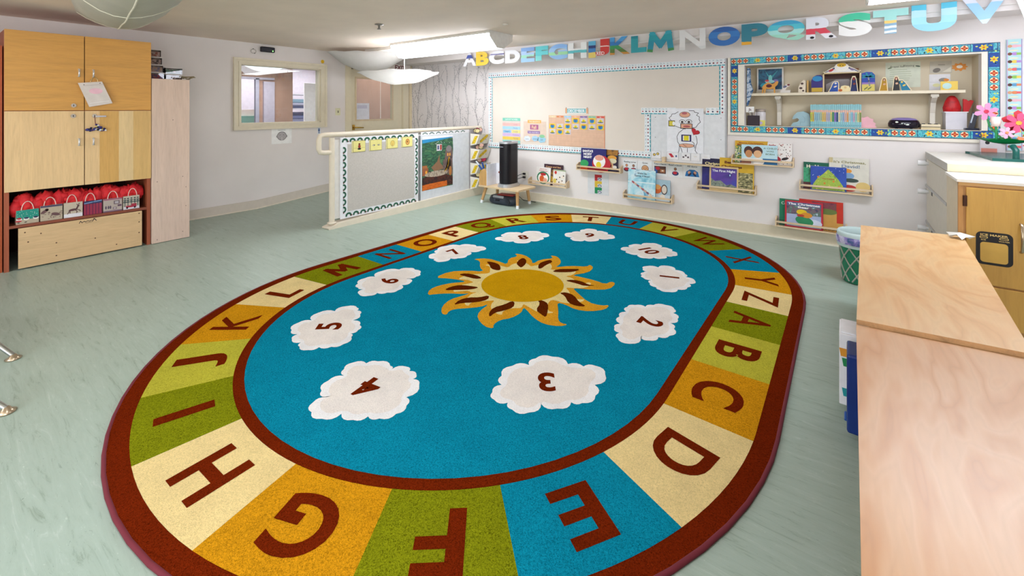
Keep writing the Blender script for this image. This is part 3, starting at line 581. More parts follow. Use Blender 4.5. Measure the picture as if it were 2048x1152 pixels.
# bins on the cabinet
def bin_(x, y, z, sx, sy, h, fill, label):
    t = thing('clear_bin', (x, y, z), label, 'bin', None); g = P('#d9d2cf', .25); m = MB()
    for a in ((x-sx/2, x-sx/2+.004, y-sy/2, y+sy/2, z+.004, z+h), (x+sx/2-.004, x+sx/2, y-sy/2, y+sy/2, z+.004, z+h), (x-sx/2, x+sx/2, y-sy/2, y-sy/2+.004, z+.004, z+h), (x-sx/2, x+sx/2, y+sy/2-.004, y+sy/2, z+.004, z+h)): m.box(*a, GLASS('#f3eeee'))
    m.box(x-sx/2, x+sx/2, y-sy/2, y+sy/2, z, z+.004, g); m.build('tub', t)
    m = MB(); m.box(x-sx/2-.006, x+sx/2+.006, y-sy/2-.006, y+sy/2+.006, z+h, z+h+.005, P('#f4efec', .3)); m.build('lid', t)
    m = MB(); r = random.Random(int(x*100+y*1000+z*77)); m.box(x-sx*.46, x+sx*.46, y-sy*.46, y+sy*.46, z+.006, z+h*.8, BLOTCH(tuple(fill), 38, .5, 3, 'CONSTANT'))
    for i in range(9): m.blob((x+r.uniform(-.3, .3)*sx, y+r.uniform(-.3, .3)*sy, z+h*.48+r.uniform(-.06, .1)*h), sx*.2, sy*.2, h*.4, P(r.choice(fill), .5), 7, 5)
    m.build('contents', t)
bin_(-6.28, 1.60, 1.766, .24, .185, .075, ['#b02040', '#4a2f7a', '#c03a4a', '#3a3a8a'], 'clear bin of red and purple pieces, lowest beside the cupboard side')
bin_(-6.28, 1.60, 1.850, .24, .165, .075, ['#6a6a90', '#b89a7a', '#8888a4', '#5a5a7a'], 'clear bin of grey pieces, third from the top of its stack')
bin_(-6.28, 1.59, 1.935, .24, .165, .075, ['#3a2a2c', '#c7b6ac', '#5a4640', '#e4dad4'], 'clear bin of dark and cream pieces, second from the top of its stack')
bin_(-6.28, 1.58, 2.020, .24, .165, .075, ['#b06a5a', '#d9c9c0', '#a8746a', '#c9b8b0'], 'clear bin of pinkish pieces, topmost of the stack beside the cupboard')
bin_(-6.28, 1.785, 1.766, .24, .15, .06, ['#8a8070', '#b5aca2', '#6f665c'], 'clear bin of grey brown pieces under the bin of green pieces')
bin_(-6.28, 1.785, 1.835, .24, .16, .07, ['#1f6a48', '#1f7a50', '#c9bfb6', '#3a3030'], 'clear bin of green and cream pieces on the right of the bin pile')
m = MB(); r = random.Random(3)
for i in range(5):
    pts = [(-6.0+.03*math.cos(t*1.3+i), 1.865+.05*math.sin(t+i*1.7)*(.6+.2*i % 1), 1.772+.006*i+.014*abs(math.sin(t*2+i))) for t in [j*.6 for j in range(8)]]
    m.tube(pts, .004, P('#8f8368', .3, .8), 6)
m.build('wire_clips', label='small tangle of metal clips on top of the plywood cabinet edge', cat='clips')
# gift bags
def giftbag(ya, yb, zt, art, label, hx=0):
    x1 = -5.93; t = thing('gift_bag', (x1-.05, (ya+yb)/2, .404), label, 'gift bag'); fr = LEFT(x1); w_ = yb-ya
    base, fn = art; m = MB(); m.fbox(fr, ya+.003, yb-.003, .4045, zt, -.10, 0, base); fn(m, fr, ya, .4045, w_, zt-.4045); m.build('paper_body', t)
    m = MB(); c = (ya+yb)/2+hx; q = w_*.26
    m.tube([fr(c+q*math.cos(a)*(1 if math.sin(a) < .3 else 1), zt-.01+.085*math.sin(a), -.004) for a in [PI*i/10 for i in range(11)]], .0035, P('#e9c9c0'), 6); m.build('handle', t)
    m = MB(); r = random.Random(int(ya*100)); red = BLOTCH(('#a80f1c', '#d8202a', '#ef3a34'), 9, .7, 3)
    for i in range(8): m.blob((x1-.07+r.uniform(-.02, .02), c+(-.45+.9*i/7)*w_, zt+r.uniform(.01, .06)), .05, .05, .055+r.uniform(0, .03), red, 9, 6, .3, i+int(ya*50))
    m.build('tissue_paper', t)
def a1(m, f, a, b, w, h):
    m.rect(f, a+.004, b+h*.32, a+w-.004, b+h, .0006, P('#1f8f80')); r = random.Random(1)
    for i in range(26): m.ell(f, a+r.uniform(.06, .94)*w, b+r.uniform(.45, .95)*h, .002, .002, .001, WHITE, 6)
    for x in (.15, .45, .85): m.ell(f, a+x*w, b+h*.36, w*.13, h*.1, .0012, P('#e7e2dc'), 12); m.ell(f, a+x*w, b+h*.42, w*.1, h*.07, .0016, P('#2d3a58' if x > .2 else '#b8323c'), 10)
    m.ell(f, a+.12*w, b+h*.24, w*.14, h*.06, .0018, P('#b8323c'))
    for x in (.12, .42): m.ell(f, a+x*w, b+h*.13, w*.06, h*.03, .0018, INK, 8)
def a2(m, f, a, b, w, h):
    m.rect(f, a+.004, b+h*.88, a+w-.004, b+h, .0006, P('#4c4560')); br = P('#6a4a4c'); r = random.Random(2)
    m.ell(f, a+.2*w, b+h*.62, w*.2, h*.09, .001, br, 12, .6); m.ell(f, a+.3*w, b+h*.74, w*.08, h*.08, .001, br); m.ell(f, a+.68*w, b+h*.38, w*.2, h*.1, .001, br, 12, -.3)
    for i in range(26): m.ell(f, a+r.uniform(.1, .95)*w, b+r.uniform(.06, .55)*h, w*.045, h*.018, .0008, br, 6, r.uniform(-1, 1))
def a3(m, f, a, b, w, h):
    m.rect(f, a+.004, b, a+w-.004, b+h*.25, .0006, P('#dfdce2')); br = P('#5d3c40')
    m.ell(f, a+.48*w, b+h*.5, w*.22, h*.08, .001, br, 12, .1); m.line(f, [(a+.66*w, b+h*.52), (a+.74*w, b+h*.72)], .012, .001, br); m.ell(f, a+.77*w, b+h*.73, w*.06, h*.04, .001, br, 10, -.3)
    for p in ([(.3, .48), (.26, .34), (.2, .25)], [(.34, .47), (.33, .3)], [(.62, .46), (.7, .34), (.66, .26)], [(.66, .5), (.82, .44), (.86, .36)], [(.74, .74), (.68, .86)], [(.76, .76), (.8, .9)]): m.line(f, [(a+x*w, b+y*h) for x, y in p], .006, .0012, br)
def a4(m, f, a, b, w, h):
    r = random.Random(4)
    for i in range(6): m.rect(f, a+.004, b+h*i*.13, a+w-.004, b+h*(i*.13+.03), .0006, P('#8d2348')); m.rect(f, a+w*(.06+i*.16), b+.002, a+w*(.09+i*.16), b+h*.78, .0009, P('#c03a50'))
    m.rect(f, a+.004, b+h*.78, a+w-.004, b+h, .0012, P('#2f3760')); m.line(f, [(a+.05*w, b+.84*h), (a+.5*w, b+.9*h), (a+.95*w, b+.96*h)], .008, .0016, P('#7f9bc4'))
def a5(m, f, a, b, w, h):
    m.rect(f, a+.004, b+h*.9, a+w-.004, b+h, .0006, P('#9f5a74')); m.rect(f, a+.004, b, a+w-.004, b+h*.1, .0006, P('#7c6076'))
    for (x0, y0_, x1, y1_, c) in ((.55, .55, .85, .82, '#6a5560'), (.6, .6, .8, .77, '#b7aeb2'), (.75, .36, .95, .5, '#64485c'), (.5, .16, .7, .34, '#87747c'), (.55, .2, .65, .3, '#c3b6bb')): m.rect(f, a+x0*w, b+y0_*h, a+x1*w, b+y1_*h, .0008+x0*.001, P(c))
    for x in (.15, .28, .38): m.ell(f, a+x*w, b+h*.35, w*.045, h*.13, .001, P('#594a5c'), 10)
def a6(m, f, a, b, w, h):
    m.rect(f, a+.004, b, a+w-.004, b+h*.22, .0006, P('#d3cdd6')); dg = P('#38484a'); r = random.Random(6)
    for x in (.12, .3, .5, .7, .88):
        m.rect(f, a+x*w-.003, b+.2*h, a+x*w+.003, b+.7*h, .0008, dg)
        for q in range(3): m.ell(f, a+x*w, b+h*(.55+.14*q), w*(.11-.02*q), h*.05, .001, dg, 8)
    m.rect(f, a+.18*w, b+.14*h, a+.8*w, b+.28*h, .0014, P('#a92b43')); m.rect(f, a+.5*w, b+.28*h, a+.8*w, b+.4*h, .0014, P('#a92b43')); m.ell(f, a+.25*w, b+.12*h, .008, .01, .0018, INK); m.ell(f, a+.7*w, b+.12*h, .008, .01, .0018, INK)
KR = P('#b7a893', .75)
for a, b, z, art, hx, lab in ((.545, .692, .53, (KR, a1), .0, 'gift bag with snowmen on green, leftmost in the cupboard shelf'), (.695, .846, .545, (KR, a2), -.01, 'brown gift bag with birds and twigs'), (.849, .985, .545, (P('#c4b6a4'), a3), -.01, 'pale gift bag with a leaping reindeer'),
                          (.988, 1.127, .54, (P('#7a2748'), a4), -.02, 'dark red and purple tartan gift bag'), (1.13, 1.28, .535, (P('#b5a69e'), a5), 0, 'grey gift bag with small pictures and a purple rim'), (1.283, 1.42, .54, (P('#bdb3a4'), a6), .01, 'gift bag with trees and a red truck, rightmost on the shelf')):
    giftbag(a, b, z, art, lab, hx)
# paper bag on the handle
t = thing('paper_bag', (CX_+.04, 1.06, 1.6), 'white paper bag with a pink print hanging tilted from a cupboard handle', 'bag')
pf = LEFT(CX_+.032).sub(1.065, 1.595, 0, -.0)
q = [(-.127, .094), (.045, .115), (.124, -.097), (-.046, -.135)]; m = MB(); m.prism(pf, q, -.004, .008, P('#ddd3d0', .6)); m.build('bag_body', t)
m = MB(); m.ell(pf, .0, .02, .05, .028, .0086, P('#eebfd0')); m.line(pf, [(-.085, .07), (.06, .088)], .003, .0086, P('#b9acac')); m.line(pf, [(-.045, -.1), (.1, -.075)], .004, .0086, P('#f3eeee')); m.ell(pf, -.085, .078, .004, .004, .009, INK, 8); m.ell(pf, .03, .098, .004, .004, .009, INK, 8)
m.build('print', t)
m = MB(); m.tube([pf(-.04, .1, .004), pf(-.03, .135, .006), pf(-.008, .157, .006), pf(.012, .135, .006), pf(.016, .108, .004)], .005, P('#c7a877', .3, .7), 8); m.build('ring', t)
t = thing('bead_bunch', (CX_+.02, 1.065, 1.235), 'bunch of blue, white and yellow beads hanging from the lower cupboard lock', 'beads')
m = MB(); r = random.Random(9)
for i in range(46):
    x = r.uniform(-1, 1); zz = r.uniform(0, 1)*(1-abs(x)*.8)
    m.blob((CX_+.018+r.uniform(-.006, .01), 1.07+x*.07, 1.228+zz*.065), .009, .01, .009, P(r.choice(['#23235e', '#e9e6ea', '#3a3a88', '#d9cf6a', '#1b1b3a', '#cfd8ea', '#40206a']), .4), 7, 5)
m.build('beads', t); m = MB(); m.tube([(CX_+.012, 1.062, 1.365), (CX_+.014, 1.066, 1.3), (CX_+.018, 1.07, 1.28)], .003, P('#7a3a30'), 6); m.build('string', t)
# coat cubby at the left edge
t = thing('coat_cubby', (-6.3, .1, 0), 'orange wood coat cubby at the left edge beside the maple cupboard', 'cubby')
OW = WOOD('#b5552a', 2, .8)
m = MB(); m.box(-6.74, -6.72, -.5, .468, 0, 2.0, OW); m.box(-6.72, -5.95, .44, .468, 0, 2.0, OW); m.box(-6.72, -5.95, -.5, -.47, 0, 2.0, OW); m.build('carcass', t)
for z in (.84, 1.9, .02): MB().box(-6.72, -5.95, -.47, .44, z, z+.03, OW).build('shelf', t)
m = MB(); m.lathe((-6.1, .33, 1.22), [(.0, .0), (.13, .0), (.15, .1), (.14, .35), (.12, .55), (.06, .62), (0, .64)], BLOTCH(('#c98aa8', '#a06a94', '#e2c9dc'), 7), 14, .8, .75); m.build('hanging_coat', label='pink and lilac coat hanging in the cubby at the left edge', cat='coat')
m = MB(); m.blob((-6.05, .33, .94), .12, .1, .068, BLOTCH(('#b01020', '#e02838'), 8), 12, 8, .08); m.build('folded_hat', label='red cloth bundle lying in the cubby at the left edge', cat='hat')
# ================================================================== ON THE LEFT WALL
m = MB(); m.fbox(LF, 2.99, 3.19, 2.262, 2.34, .002, .05, P('#17121f', .35)); d = m.build('motion_detector', label='black motion detector box with a green light above the wall window', cat='detector', bevel=.014)
m = MB(); m.ell(LF, 3.155, 2.283, .008, .01, .0505, EMIT('#59ff3c', 2)); m.build('led', d)
m = MB(); m.tube([LF(2.905+.035*math.cos(a), 2.262+.03*math.sin(a), .008) for a in [2*PI*i/20 for i in range(20)]], .005, P('#c9c2bc'), 6, closed=True); m.blob(LF(2.90, 2.295, .012), .006, .006, .006, BLACK, 6, 4); m.blob(LF(2.92, 2.232, .012), .006, .006, .006, BLACK, 6, 4)
m.build('cable_ring', label='thin grey cable ring beside the black detector above the window', cat='cable')
m = MB(); m.prism(LF, [(3.96+.028*math.cos(2*PI*i/20), 2.2+.03*math.sin(2*PI*i/20)) for i in range(20)], .001, .004, P('#eebf1c')); m.build('dot_sticker', label='yellow round sticker on the upper right corner of the window frame', cat='sticker')
for nm, y, z, lab in (('light_switch', 4.23, 1.388, 'cream light switch plate left of the door'),):
    m = MB(); m.fbox(LF, y-.045, y+.045, z-.06, z+.06, .001, .008, P('#e6e3c0', .4)); d = m.build(nm, label=lab, cat='switch', bevel=.003)
    m = MB(); m.fbox(LF, y-.008, y+.012, z-.018, z+.018, .008, .014, P('#8f8a76')); m.build('toggle', d)
def person_outline(m, fr, a, b, h, c, d):
    k = h/2; m.ell(fr, a, b+k*.78, k*.2, k*.2, d, c, 12)
    m.flat(fr, [(a-k*.28, b+k*.55), (a-k*.36, b-k*.05), (a-k*.24, b-k*.05), (a-k*.2, b+k*.3), (a-k*.2, b-k), (a-k*.03, b-k), (a-k*.03, b-k*.1), (a+k*.03, b-k*.1), (a+k*.03, b-k), (a+k*.2, b-k), (a+k*.2, b+k*.3), (a+k*.24, b-k*.05), (a+k*.36, b-k*.05), (a+k*.28, b+k*.55)][::-1], d, c)
m = MB(); m.fbox(LF, 3.872, 3.925, 1.03, 1.14, .001, .003, P('#dfe4ea')); person_outline(m, LF, 3.898, 1.085, .085, P('#1f4f8a'), .0035); m.build('person_sticker', label='small blue person sticker on the wall right of the window', cat='sticker')
m = MB(); m.fbox(LF, 3.158, 3.455, .915, 1.135, .001, .004, PAPER); d = m.build('quiet_sign', label='white sheet with a grey round face and finger, taped under the window', cat='sign')
m = MB(); c = (3.307, 1.03); m.ell(LF, *c, .070, .066, .0045, INK, 24); m.ell(LF, *c, .064, .060, .005, P('#b3adb0'), 24)
for s in (-1, 1): m.ell(LF, c[0]+s*.07, c[1]-.005, .012, .018, .0046, P('#8d878b'), 10); m.line(LF, [(c[0]+s*.035, c[1]+.015), (c[0]+s*.018, c[1]+.018)], .004, .0055, INK)
m.ell(LF, c[0], c[1]-.02, .01, .006, .0055, INK, 10); m.fbox(LF, c[0]-.008, c[0]+.008, c[1]-.07, c[1]-.015, .0052, .006, P('#c9c3c6')); m.line(LF, [(3.25, 1.118), (3.36, 1.118)], .004, .0048, INK); m.build('drawing', d)
m = MB(); m.fbox(LF, 4.60, 4.875, 1.245, 1.535, -.043, -.04, P('#dfe0ea', .6)); m.fbox(LF, 4.63, 4.83, 1.44, 1.5, -.0398, -.0394, P('#c6c4d6')); m.build('notice_sheet', label='white notice sheet stuck on the lower corner of the door glass', cat='paper')
# ================================================================== DIVIDER PANEL WITH HANDRAIL
DXF = -4.96; DF = LEFT(DXF); DVM = P('#e5d9c6', .4, 0, .03)
dv = thing('ramp_divider', (-5.0, 4.3, 0), 'cream half height divider with handrail along the ramp', 'divider')
m = MB(); m.prism(DF, [(2.95, .0), (5.795, 0), (5.795, .13), (4.3, .10), (3.1, .055), (2.95, .02)], -.10, .05, DVM); m.build('kerb', dv, bevel=.008)
m = MB(); m.tube([(DXF-.03, 3.035, .04), (DXF-.03, 3.035, 1.09)], .033, DVM, 18); m.lathe((DXF-.03, 3.035, .05), [(.0, .004), (.055, .004), (.055, .014), (.035, .02)], DVM); m.build('post', dv)
m = MB(); RR = .03; zt = 1.12
m.tube([(DXF-.03, 5.79, zt), (DXF-.03, 2.94, zt+.008), (DXF-.03, 2.885, zt-.002), (DXF-.03, 2.868, zt-.05), (DXF-.03, 2.868, .96), (DXF-.03, 2.885, .925), (DXF-.03, 2.93, .915), (DXF-.03, 3.04, .915)], RR, DVM, 16); m.build('handrail', dv)
m = MB(); m.fbox(DF, 3.06, 5.79, .10, 1.06, -.05, -.012, P('#e2ddd8', .5)); m.build('panel', dv)
# pin board
t = thing('pin_board', (DXF, 3.76, .08), 'grey felt board edged with green humps on the divider', 'board')
m = MB(); m.fbox(DF, 3.13, 4.372, .085, 1.085, -.010, .004, P('#e9e9ef', .5)); m.fbox(DF, 3.225, 4.30, .165, 1.0, .004, .006, P('#c3bcb6', .95, 0, .06, 60, .3)); m.build('felt', t)
m = MB(); g1, g2 = P('#245a45'), P('#6f3a36')
def hump(a, b, ang, s):
    f = DF.sub(a, b, 0, ang)
    for i in range(7):
        q = PI*i/6; m.ell(f, -math.cos(q)*.03*s, math.sin(q)*.026*s-.008*s, .0125*s, .0125*s, .0066+.0001*i, g1, 8)
    m.ell(f, .041*s, -.01*s, .012*s, .008*s, .0075, g2, 7)
for i in range(11): hump(3.19+i*.106, 1.045, 0, 1.05); hump(3.24+i*.104, .122, 0, 1.05)
for i in range(9): hump(3.18, .93-i*.092, -PI/2, .95); hump(4.336, .98-i*.092, -PI/2, .95)
m.build('border', t)
CARDY = P('#e6dc8e', .6); BRN = P('#7a3a22')
for i, (a, b, lab) in enumerate(((3.30, .895, 'yellow picture card with a sitting person in red'), (3.555, .895, 'yellow picture card with a pair of eyes'), (3.82, .902, 'yellow picture card with a shushing face'), (4.08, .905, 'yellow picture card with an orange ear'))):
    m = MB(); m.fbox(DF, a-.018, a+.165, b-.004, b+.142, .0065, .009, P('#d9cf9a')); m.fbox(DF, a, a+.18, b-.002, b+.138, .009, .011, P('#6f6a4a')); m.fbox(DF, a+.003, a+.177, b+.001, b+.135, .011, .0115, CARDY); c = (a+.09, b+.068)
    if i == 0: m.ell(DF, c[0], c[1]+.028, .014, .014, .0118, BRN, 12); m.ell(DF, c[0], c[1]-.002, .02, .022, .0118, P('#9c4030'), 12); m.ell(DF, c[0], c[1]-.032, .026, .012, .0119, INK, 12); m.line(DF, [(a+.01, c[1]-.022), (a+.17, c[1]-.018)], .002, .0117, INK)
    if i == 1:
        for s in (-1, 1): m.ell(DF, c[0]+s*.038, c[1], .022, .008, .0118, INK, 12); m.ell(DF, c[0]+s*.038, c[1], .017, .0055, .0121, PAPER, 12); m.ell(DF, c[0]+s*.034, c[1], .007, .007, .0124, INK, 10)
    if i == 2: m.ell(DF, *c, .036, .038, .0118, P('#8f6a2c'), 16); m.ell(DF, *c, .033, .035, .0121, P('#e2c468'), 16); m.line(DF, [(c[0]-.004, c[1]-.04), (c[0], c[1]-.008)], .006, .0125, P('#a8763a'))
    if i == 3: m.ell(DF, *c, .036, .044, .0118, P('#b8672a'), 16); m.ell(DF, *c, .027, .034, .0121, P('#dca85a'), 16); m.ell(DF, c[0]-.004, c[1]+.004, .009, .016, .0124, P('#7a3a1c'), 10)
    m.build('picture_card', label=lab + ' on the divider board', cat='card')
# white board
m = MB(); m.fbox(DF, 4.40, 5.46, .10, 1.055, -.008, .008, P('#d6d9e0', .35)); wb = m.build('white_board', label='plain white board with grey edge right of the felt board on the divider', cat='board', bevel=.002)
m = MB(); m.fbox(DF, 4.385, 4.41, .08, 1.05, .006, .014, P('#9ea1a8', .3, .6)); m.build('edge_strip', wb)
m = MB()
for i in range(7):
    for q in range(5): m.ell(DF, 4.5+i*.135+.02*(q-2), 1.068+.016*math.sin(PI*q/4), .010, .010, .009+.0001*q, g1, 8)
m.fbox(DF, 4.42, 5.46, 1.048, 1.098, .0075, .0085, P('#eceaf0')); m.build('paper_border', label='white strip with dark green humps above the white board', cat='border')
t = thing('nativity_poster', (DXF, 4.74, .2), 'tall painted poster of green hills, stone houses and orange fields on the white board', 'poster')
HB = 4.435; m = MB(); m.prism(DF, [(4.44, .235), (5.075, .242), (5.08, .5), (5.07, .65), (5.085, .8), (5.075, 1.03), (4.44, 1.02)], .0085, .0105, BLOTCH(('#2a5a44', '#3f7a55', '#1f4038', '#5a8a5c', '#2f5a44'), 7, .5, 5, 'LINEAR', (1, 1, 3))); m.build('sheet', t)
m = MB()
m.rect(DF, 4.44, .985, 5.078, 1.03, .0108, P('#eceaf0')); m.flat(DF, [(4.445, .93), (4.7, .95), (5.075, .99), (5.075, 1.0), (4.445, .985)], .011, P('#2f8fc4'))
m.flat(DF, [(4.445, .235), (4.95, .25), (4.95, .33), (4.7, .335), (4.445, .32)], .011, BLOTCH(('#b8481a', '#e0701f', '#8a3012'), 9, .5, 5, 'LINEAR', (1, 1, 4)))
m.flat(DF, [(4.445, .32), (4.95, .33), (4.95, .25), (5.075, .26), (5.075, .38), (4.9, .44), (4.6, .46), (4.445, .42)], .0112, BLOTCH(('#3a1f1c', '#5a2a20', '#241a20', '#6a3a2a'), 12, .5, 5))
m.ell(DF, 4.73, .46, .24, .045, .0116, BLOTCH(('#5a3a2c', '#c9b8a4', '#3a2a24'), 28, .5, 3)); m.flat(DF, [(4.68, .5), (4.9, .52), (4.8, .62), (4.79, .74), (4.74, .64), (4.62, .56)], .0113, P('#8f6a50'))
m.rect(DF, 4.445, .45, 4.56, .56, .0114, P('#9a5a3c')); m.rect(DF, 4.445, .54, 4.54, .6, .0113, P('#a8683f')); m.ell(DF, 4.52, .5, .018, .025, .0118, P('#f0a83a'), 10)
m.flat(DF, [(4.86, .45), (5.07, .4), (5.07, .80), (5.04, .85), (4.98, .86), (4.92, .82), (4.9, .66), (4.86, .64)], .0114, BLOTCH(('#5a4a48', '#7a6460', '#483a3c'), 12)); m.ell(DF, 4.99, .82, .06, .05, .0115, P('#8a8284'))
for y in (4.965, 5.01): m.rect(DF, y-.014, .705, y+.014, .75, .0118, P('#f2a850'))
m.ell(DF, 4.99, .58, .05, .09, .0118, P('#2a1a10')); m.flat(DF, [(4.94, .5), (4.99, .7), (5.01, .68), (4.97, .55), (4.88, .46)], .012, P('#d9a41c')); m.ell(DF, 5.02, .47, .03, .075, .0121, P('#b8783c'), 12)
m.rect(DF, 4.73, .8, 4.84, .9, .0118, P('#d9d2da')); m.rect(DF, 4.80, .81, 4.835, .89, .012, P('#b03a2a')); m.rect(DF, 4.745, .82, 4.78, .88, .012, P('#5a628a')); r = random.Random(8)
for i in range(10): m.ell(DF, r.uniform(4.7, 5.0), r.uniform(.9, .94), .006, .005, .0118, PAPER, 6)
m.build('painting', t)
# hanging cloth pockets
t = thing('hanging_organizer', (DXF, 5.55, .1), 'cream hanging cloth organizer with four yellow printed pockets at the end of the divider', 'organizer')
m = MB(); m.fbox(DF, 5.48, 5.785, .1, 1.09, .0, .012, P('#a8a2a6', .8)); m.build('back_cloth', t)
CC = P('#e6dfd2', .85, 0, .04)
for i, z in enumerate((.83, .585, .35, .12)):
    f = FR((0, 5.49, 0), (1, 0, 0), (0, 0, 1)); m = MB(); x0 = DXF+.012
    pr = [(x0, z), (x0+.13, z+.03), (x0+.20, z+.19), (x0, z+.20)]
    for y in (5.49, 5.775): m.prism(FR((0, y, 0), (1, 0, 0), (0, 0, 1)), pr, -.003, .003, CC)
    m.add([(pr[1][0], 5.49, pr[1][1]), (pr[1][0], 5.775, pr[1][1]), (pr[2][0], 5.775, pr[2][1]), (pr[2][0], 5.49, pr[2][1])], [(0, 1, 2, 3)], CC)
    m.add([(pr[0][0], 5.49, pr[0][1]), (pr[0][0], 5.775, pr[0][1]), (pr[1][0], 5.775, pr[1][1]), (pr[1][0], 5.49, pr[1][1])], [(0, 1, 2, 3)], CC)
    k = m.build('pocket', t)
    m = MB(); u = Vector((pr[2][0]-pr[1][0], 0, pr[2][1]-pr[1][1])).normalized(); pfr = FR((pr[1][0]+.002, 5.49, pr[1][1]), (0, 1, 0), u)
    YEL = P('#e0bd1e'); pf2 = FR((0, 5.488, 0), (1, 0, 0), (0, 0, 1))
    for q in range(3): m.ell(pfr, .10+.04*q-(i % 2)*.03, .06+.035*q, .045, .035, .003+.0003*q, YEL, 10, .5)
    m.flat(pf2, [(x0+.03, z+.03), (x0+.10, z+.04), (x0+.17, z+.17), (x0+.10, z+.16)], .005, YEL)
    for q in range(4): m.ell(pfr, .07+.04*q, .06+.02*((q*7) % 5), .009, .006, .005, BLACK, 8); m.ell(pf2, x0+.06+.03*q, z+.06+.03*q, .008, .006, .0055, BLACK, 7)
    m.build('print', k)
    r = random.Random(20+i)
    for q in range(7 if i == 0 else 4):
        cc = r.choice(['#d9405f', '#e8b9a8', '#e6d9a0', '#b05a78', '#f0d2c0']); m = MB()
        c0 = Vector((x0+.05+r.uniform(0, .08), 5.52+r.uniform(0, .2), z+.19+(.02 if i else .05)+r.uniform(-.01, .02))); ff = FR(c0+Vector((0, 0, .02 if i else .0)), (.4, .9, 0), (0, .1, 1))
        pts = [(.045*math.cos(a)*(1+.15*math.sin(5*a)), .035*math.sin(a)) for a in [2*PI*j/18 for j in range(18)]]
        m.prism(ff, pts, 0, .004, P('#3a2420')); m.prism(ff, [(x*.86, y*.86) for x, y in pts], .004, .005, P(cc)); m.build('paper_puppet', label=['pink and cream paper cutouts in the top pocket of the cloth organizer', 'paper cutouts in the second pocket of the organizer', 'paper cutouts in the third pocket of the organizer', 'paper cutouts in the lowest pocket of the organizer'][i], cat='puppet', group='paper cutouts in organizer pocket ' + ['top', 'second', 'third', 'lowest'][i])
# ================================================================== SMALL TABLE WITH PURIFIER
t = thing('low_table', (-4.12, 5.38, 0), 'low pale wood table with splayed legs and white feet against the back wall', 'table')
TB = WOOD('#e0c49c', 0, .9); pts = [(-4.50, 5.17), (-3.72, 5.14), (-3.70, 5.55), (-3.78, 5.60), (-4.46, 5.60)]
m = MB(); m.prism(FLR(0), pts, .25, .275, TB); m.build('tabletop', t, bevel=.006)
for (tx, ty, bx, by) in ((-4.40, 5.24, -4.47, 5.21), (-3.79, 5.21, -3.77, 5.19), (-3.83, 5.52, -3.83, 5.58), (-4.40, 5.52, -4.45, 5.57)):
    a, b = Vector((tx, ty, .25)), Vector((bx, by, 0)); c = a.lerp(b, .82); m = MB(); m.tube([a, c], [.026, .021], WOOD('#cfa06a', 2, .9), 14); lg = m.build('leg', t)
    m = MB(); m.tube([c, b], [.023, .022], P('#f0f0f4', .4), 14); m.build('foot_cap', lg)
t = thing('air_purifier', (-4.08, 5.37, .276), 'tall black air purifier tower with silver top and base on the low table', 'air purifier')
def rr(cx, cy, sx, sy, r, n=6):
    p = []
    for (qx, qy, a0) in ((1, 1, 0), (-1, 1, 90), (-1, -1, 180), (1, -1, 270)):
        for i in range(n+1):
            a = math.radians(a0+90*i/n); p.append((cx+qx*(sx/2-r)+r*math.cos(a), cy+qy*(sy/2-r)+r*math.sin(a)))
    return p
PX, PY = -4.06, 5.36; SIL = P('#c3c5cb', .3, .7, .03)
m = MB(); m.prism(FLR(0), rr(PX, PY, .25, .38, .12), .276, .30, SIL); m.prism(FLR(0), rr(PX, PY, .23, .35, .11), .30, .325, SIL); m.build('base', t, bevel=.008)
m = MB(); m.prism(FLR(0), rr(PX, PY, .20, .32, .095, 8), .325, .92, P('#0e0a14', .3)); m.build('body', t, bevel=.004)
m = MB()
for i in range(26): m.prism(FLR(0), rr(PX, PY-.002, .196, .322, .094, 8), .36+i*.019, .368+i*.019, P('#0c0a14', .5))
m.build('grille', t)
m = MB(); m.prism(FLR(0), rr(PX, PY, .21, .33, .10, 8), .92, .945, SIL); tp = m.build('top_cap', t, bevel=.006)
m = MB(); m.ell(FLR(0), PX, PY-.03, .06, .075, .9455, P('#4a4a52'), 24); m.tube([(PX+.06*math.cos(a), PY-.03+.075*math.sin(a), .946) for a in [2*PI*i/24 for i in range(24)]], .005, P('#8a8c92', .3, .6), 6, closed=True); m.build('vent', tp)
m = MB(); m.fbox(BACK(PY-.1615), PX-.04, PX+.02, .87, .877, -.0, .002, P('#b9bac4')); m.build('badge', t)
# basket, sheet, pens
t = thing('wooden_basket', (-4.42, 5.28, .276), 'tan shaped wooden holder with pens at the left end of the low table', 'holder')
m = MB(); f = BACK(5.19); m.prism(f, [(-4.50, .276), (-4.34, .276), (-4.335, .44), (-4.36, .50), (-4.40, .53), (-4.46, .50), (-4.50, .43)], -.008, 0, WOOD('#cb9f62', 2, .9)); m.prism(f, [(-4.50, .276), (-4.34, .276), (-4.34, .43), (-4.5, .40)], -.13, -.008, WOOD('#c0935a', 2, .9)); m.build('holder_body', t)
for i, (a, b, c) in enumerate((((-4.42, 5.26, .42), (-4.50, 5.12, .64), '#dfe4ee'), ((-4.40, 5.29, .42), (-4.36, 5.2, .60), '#3b6db5'), ((-4.44, 5.27, .42), (-4.42, 5.17, .62), '#2c57a8'))):
    m = MB(); A, Bv = Vector(a), Vector(b); m.tube([A, A.lerp(Bv, .75)], .014, P('#2f5fae'), 10); m.tube([A.lerp(Bv, .75), Bv], [.015, .011], P(c), 10); m.build('glue_pen', label='blue and white glue pens leaning out of the wooden holder', cat='pen', group='glue pens in the wooden holder')
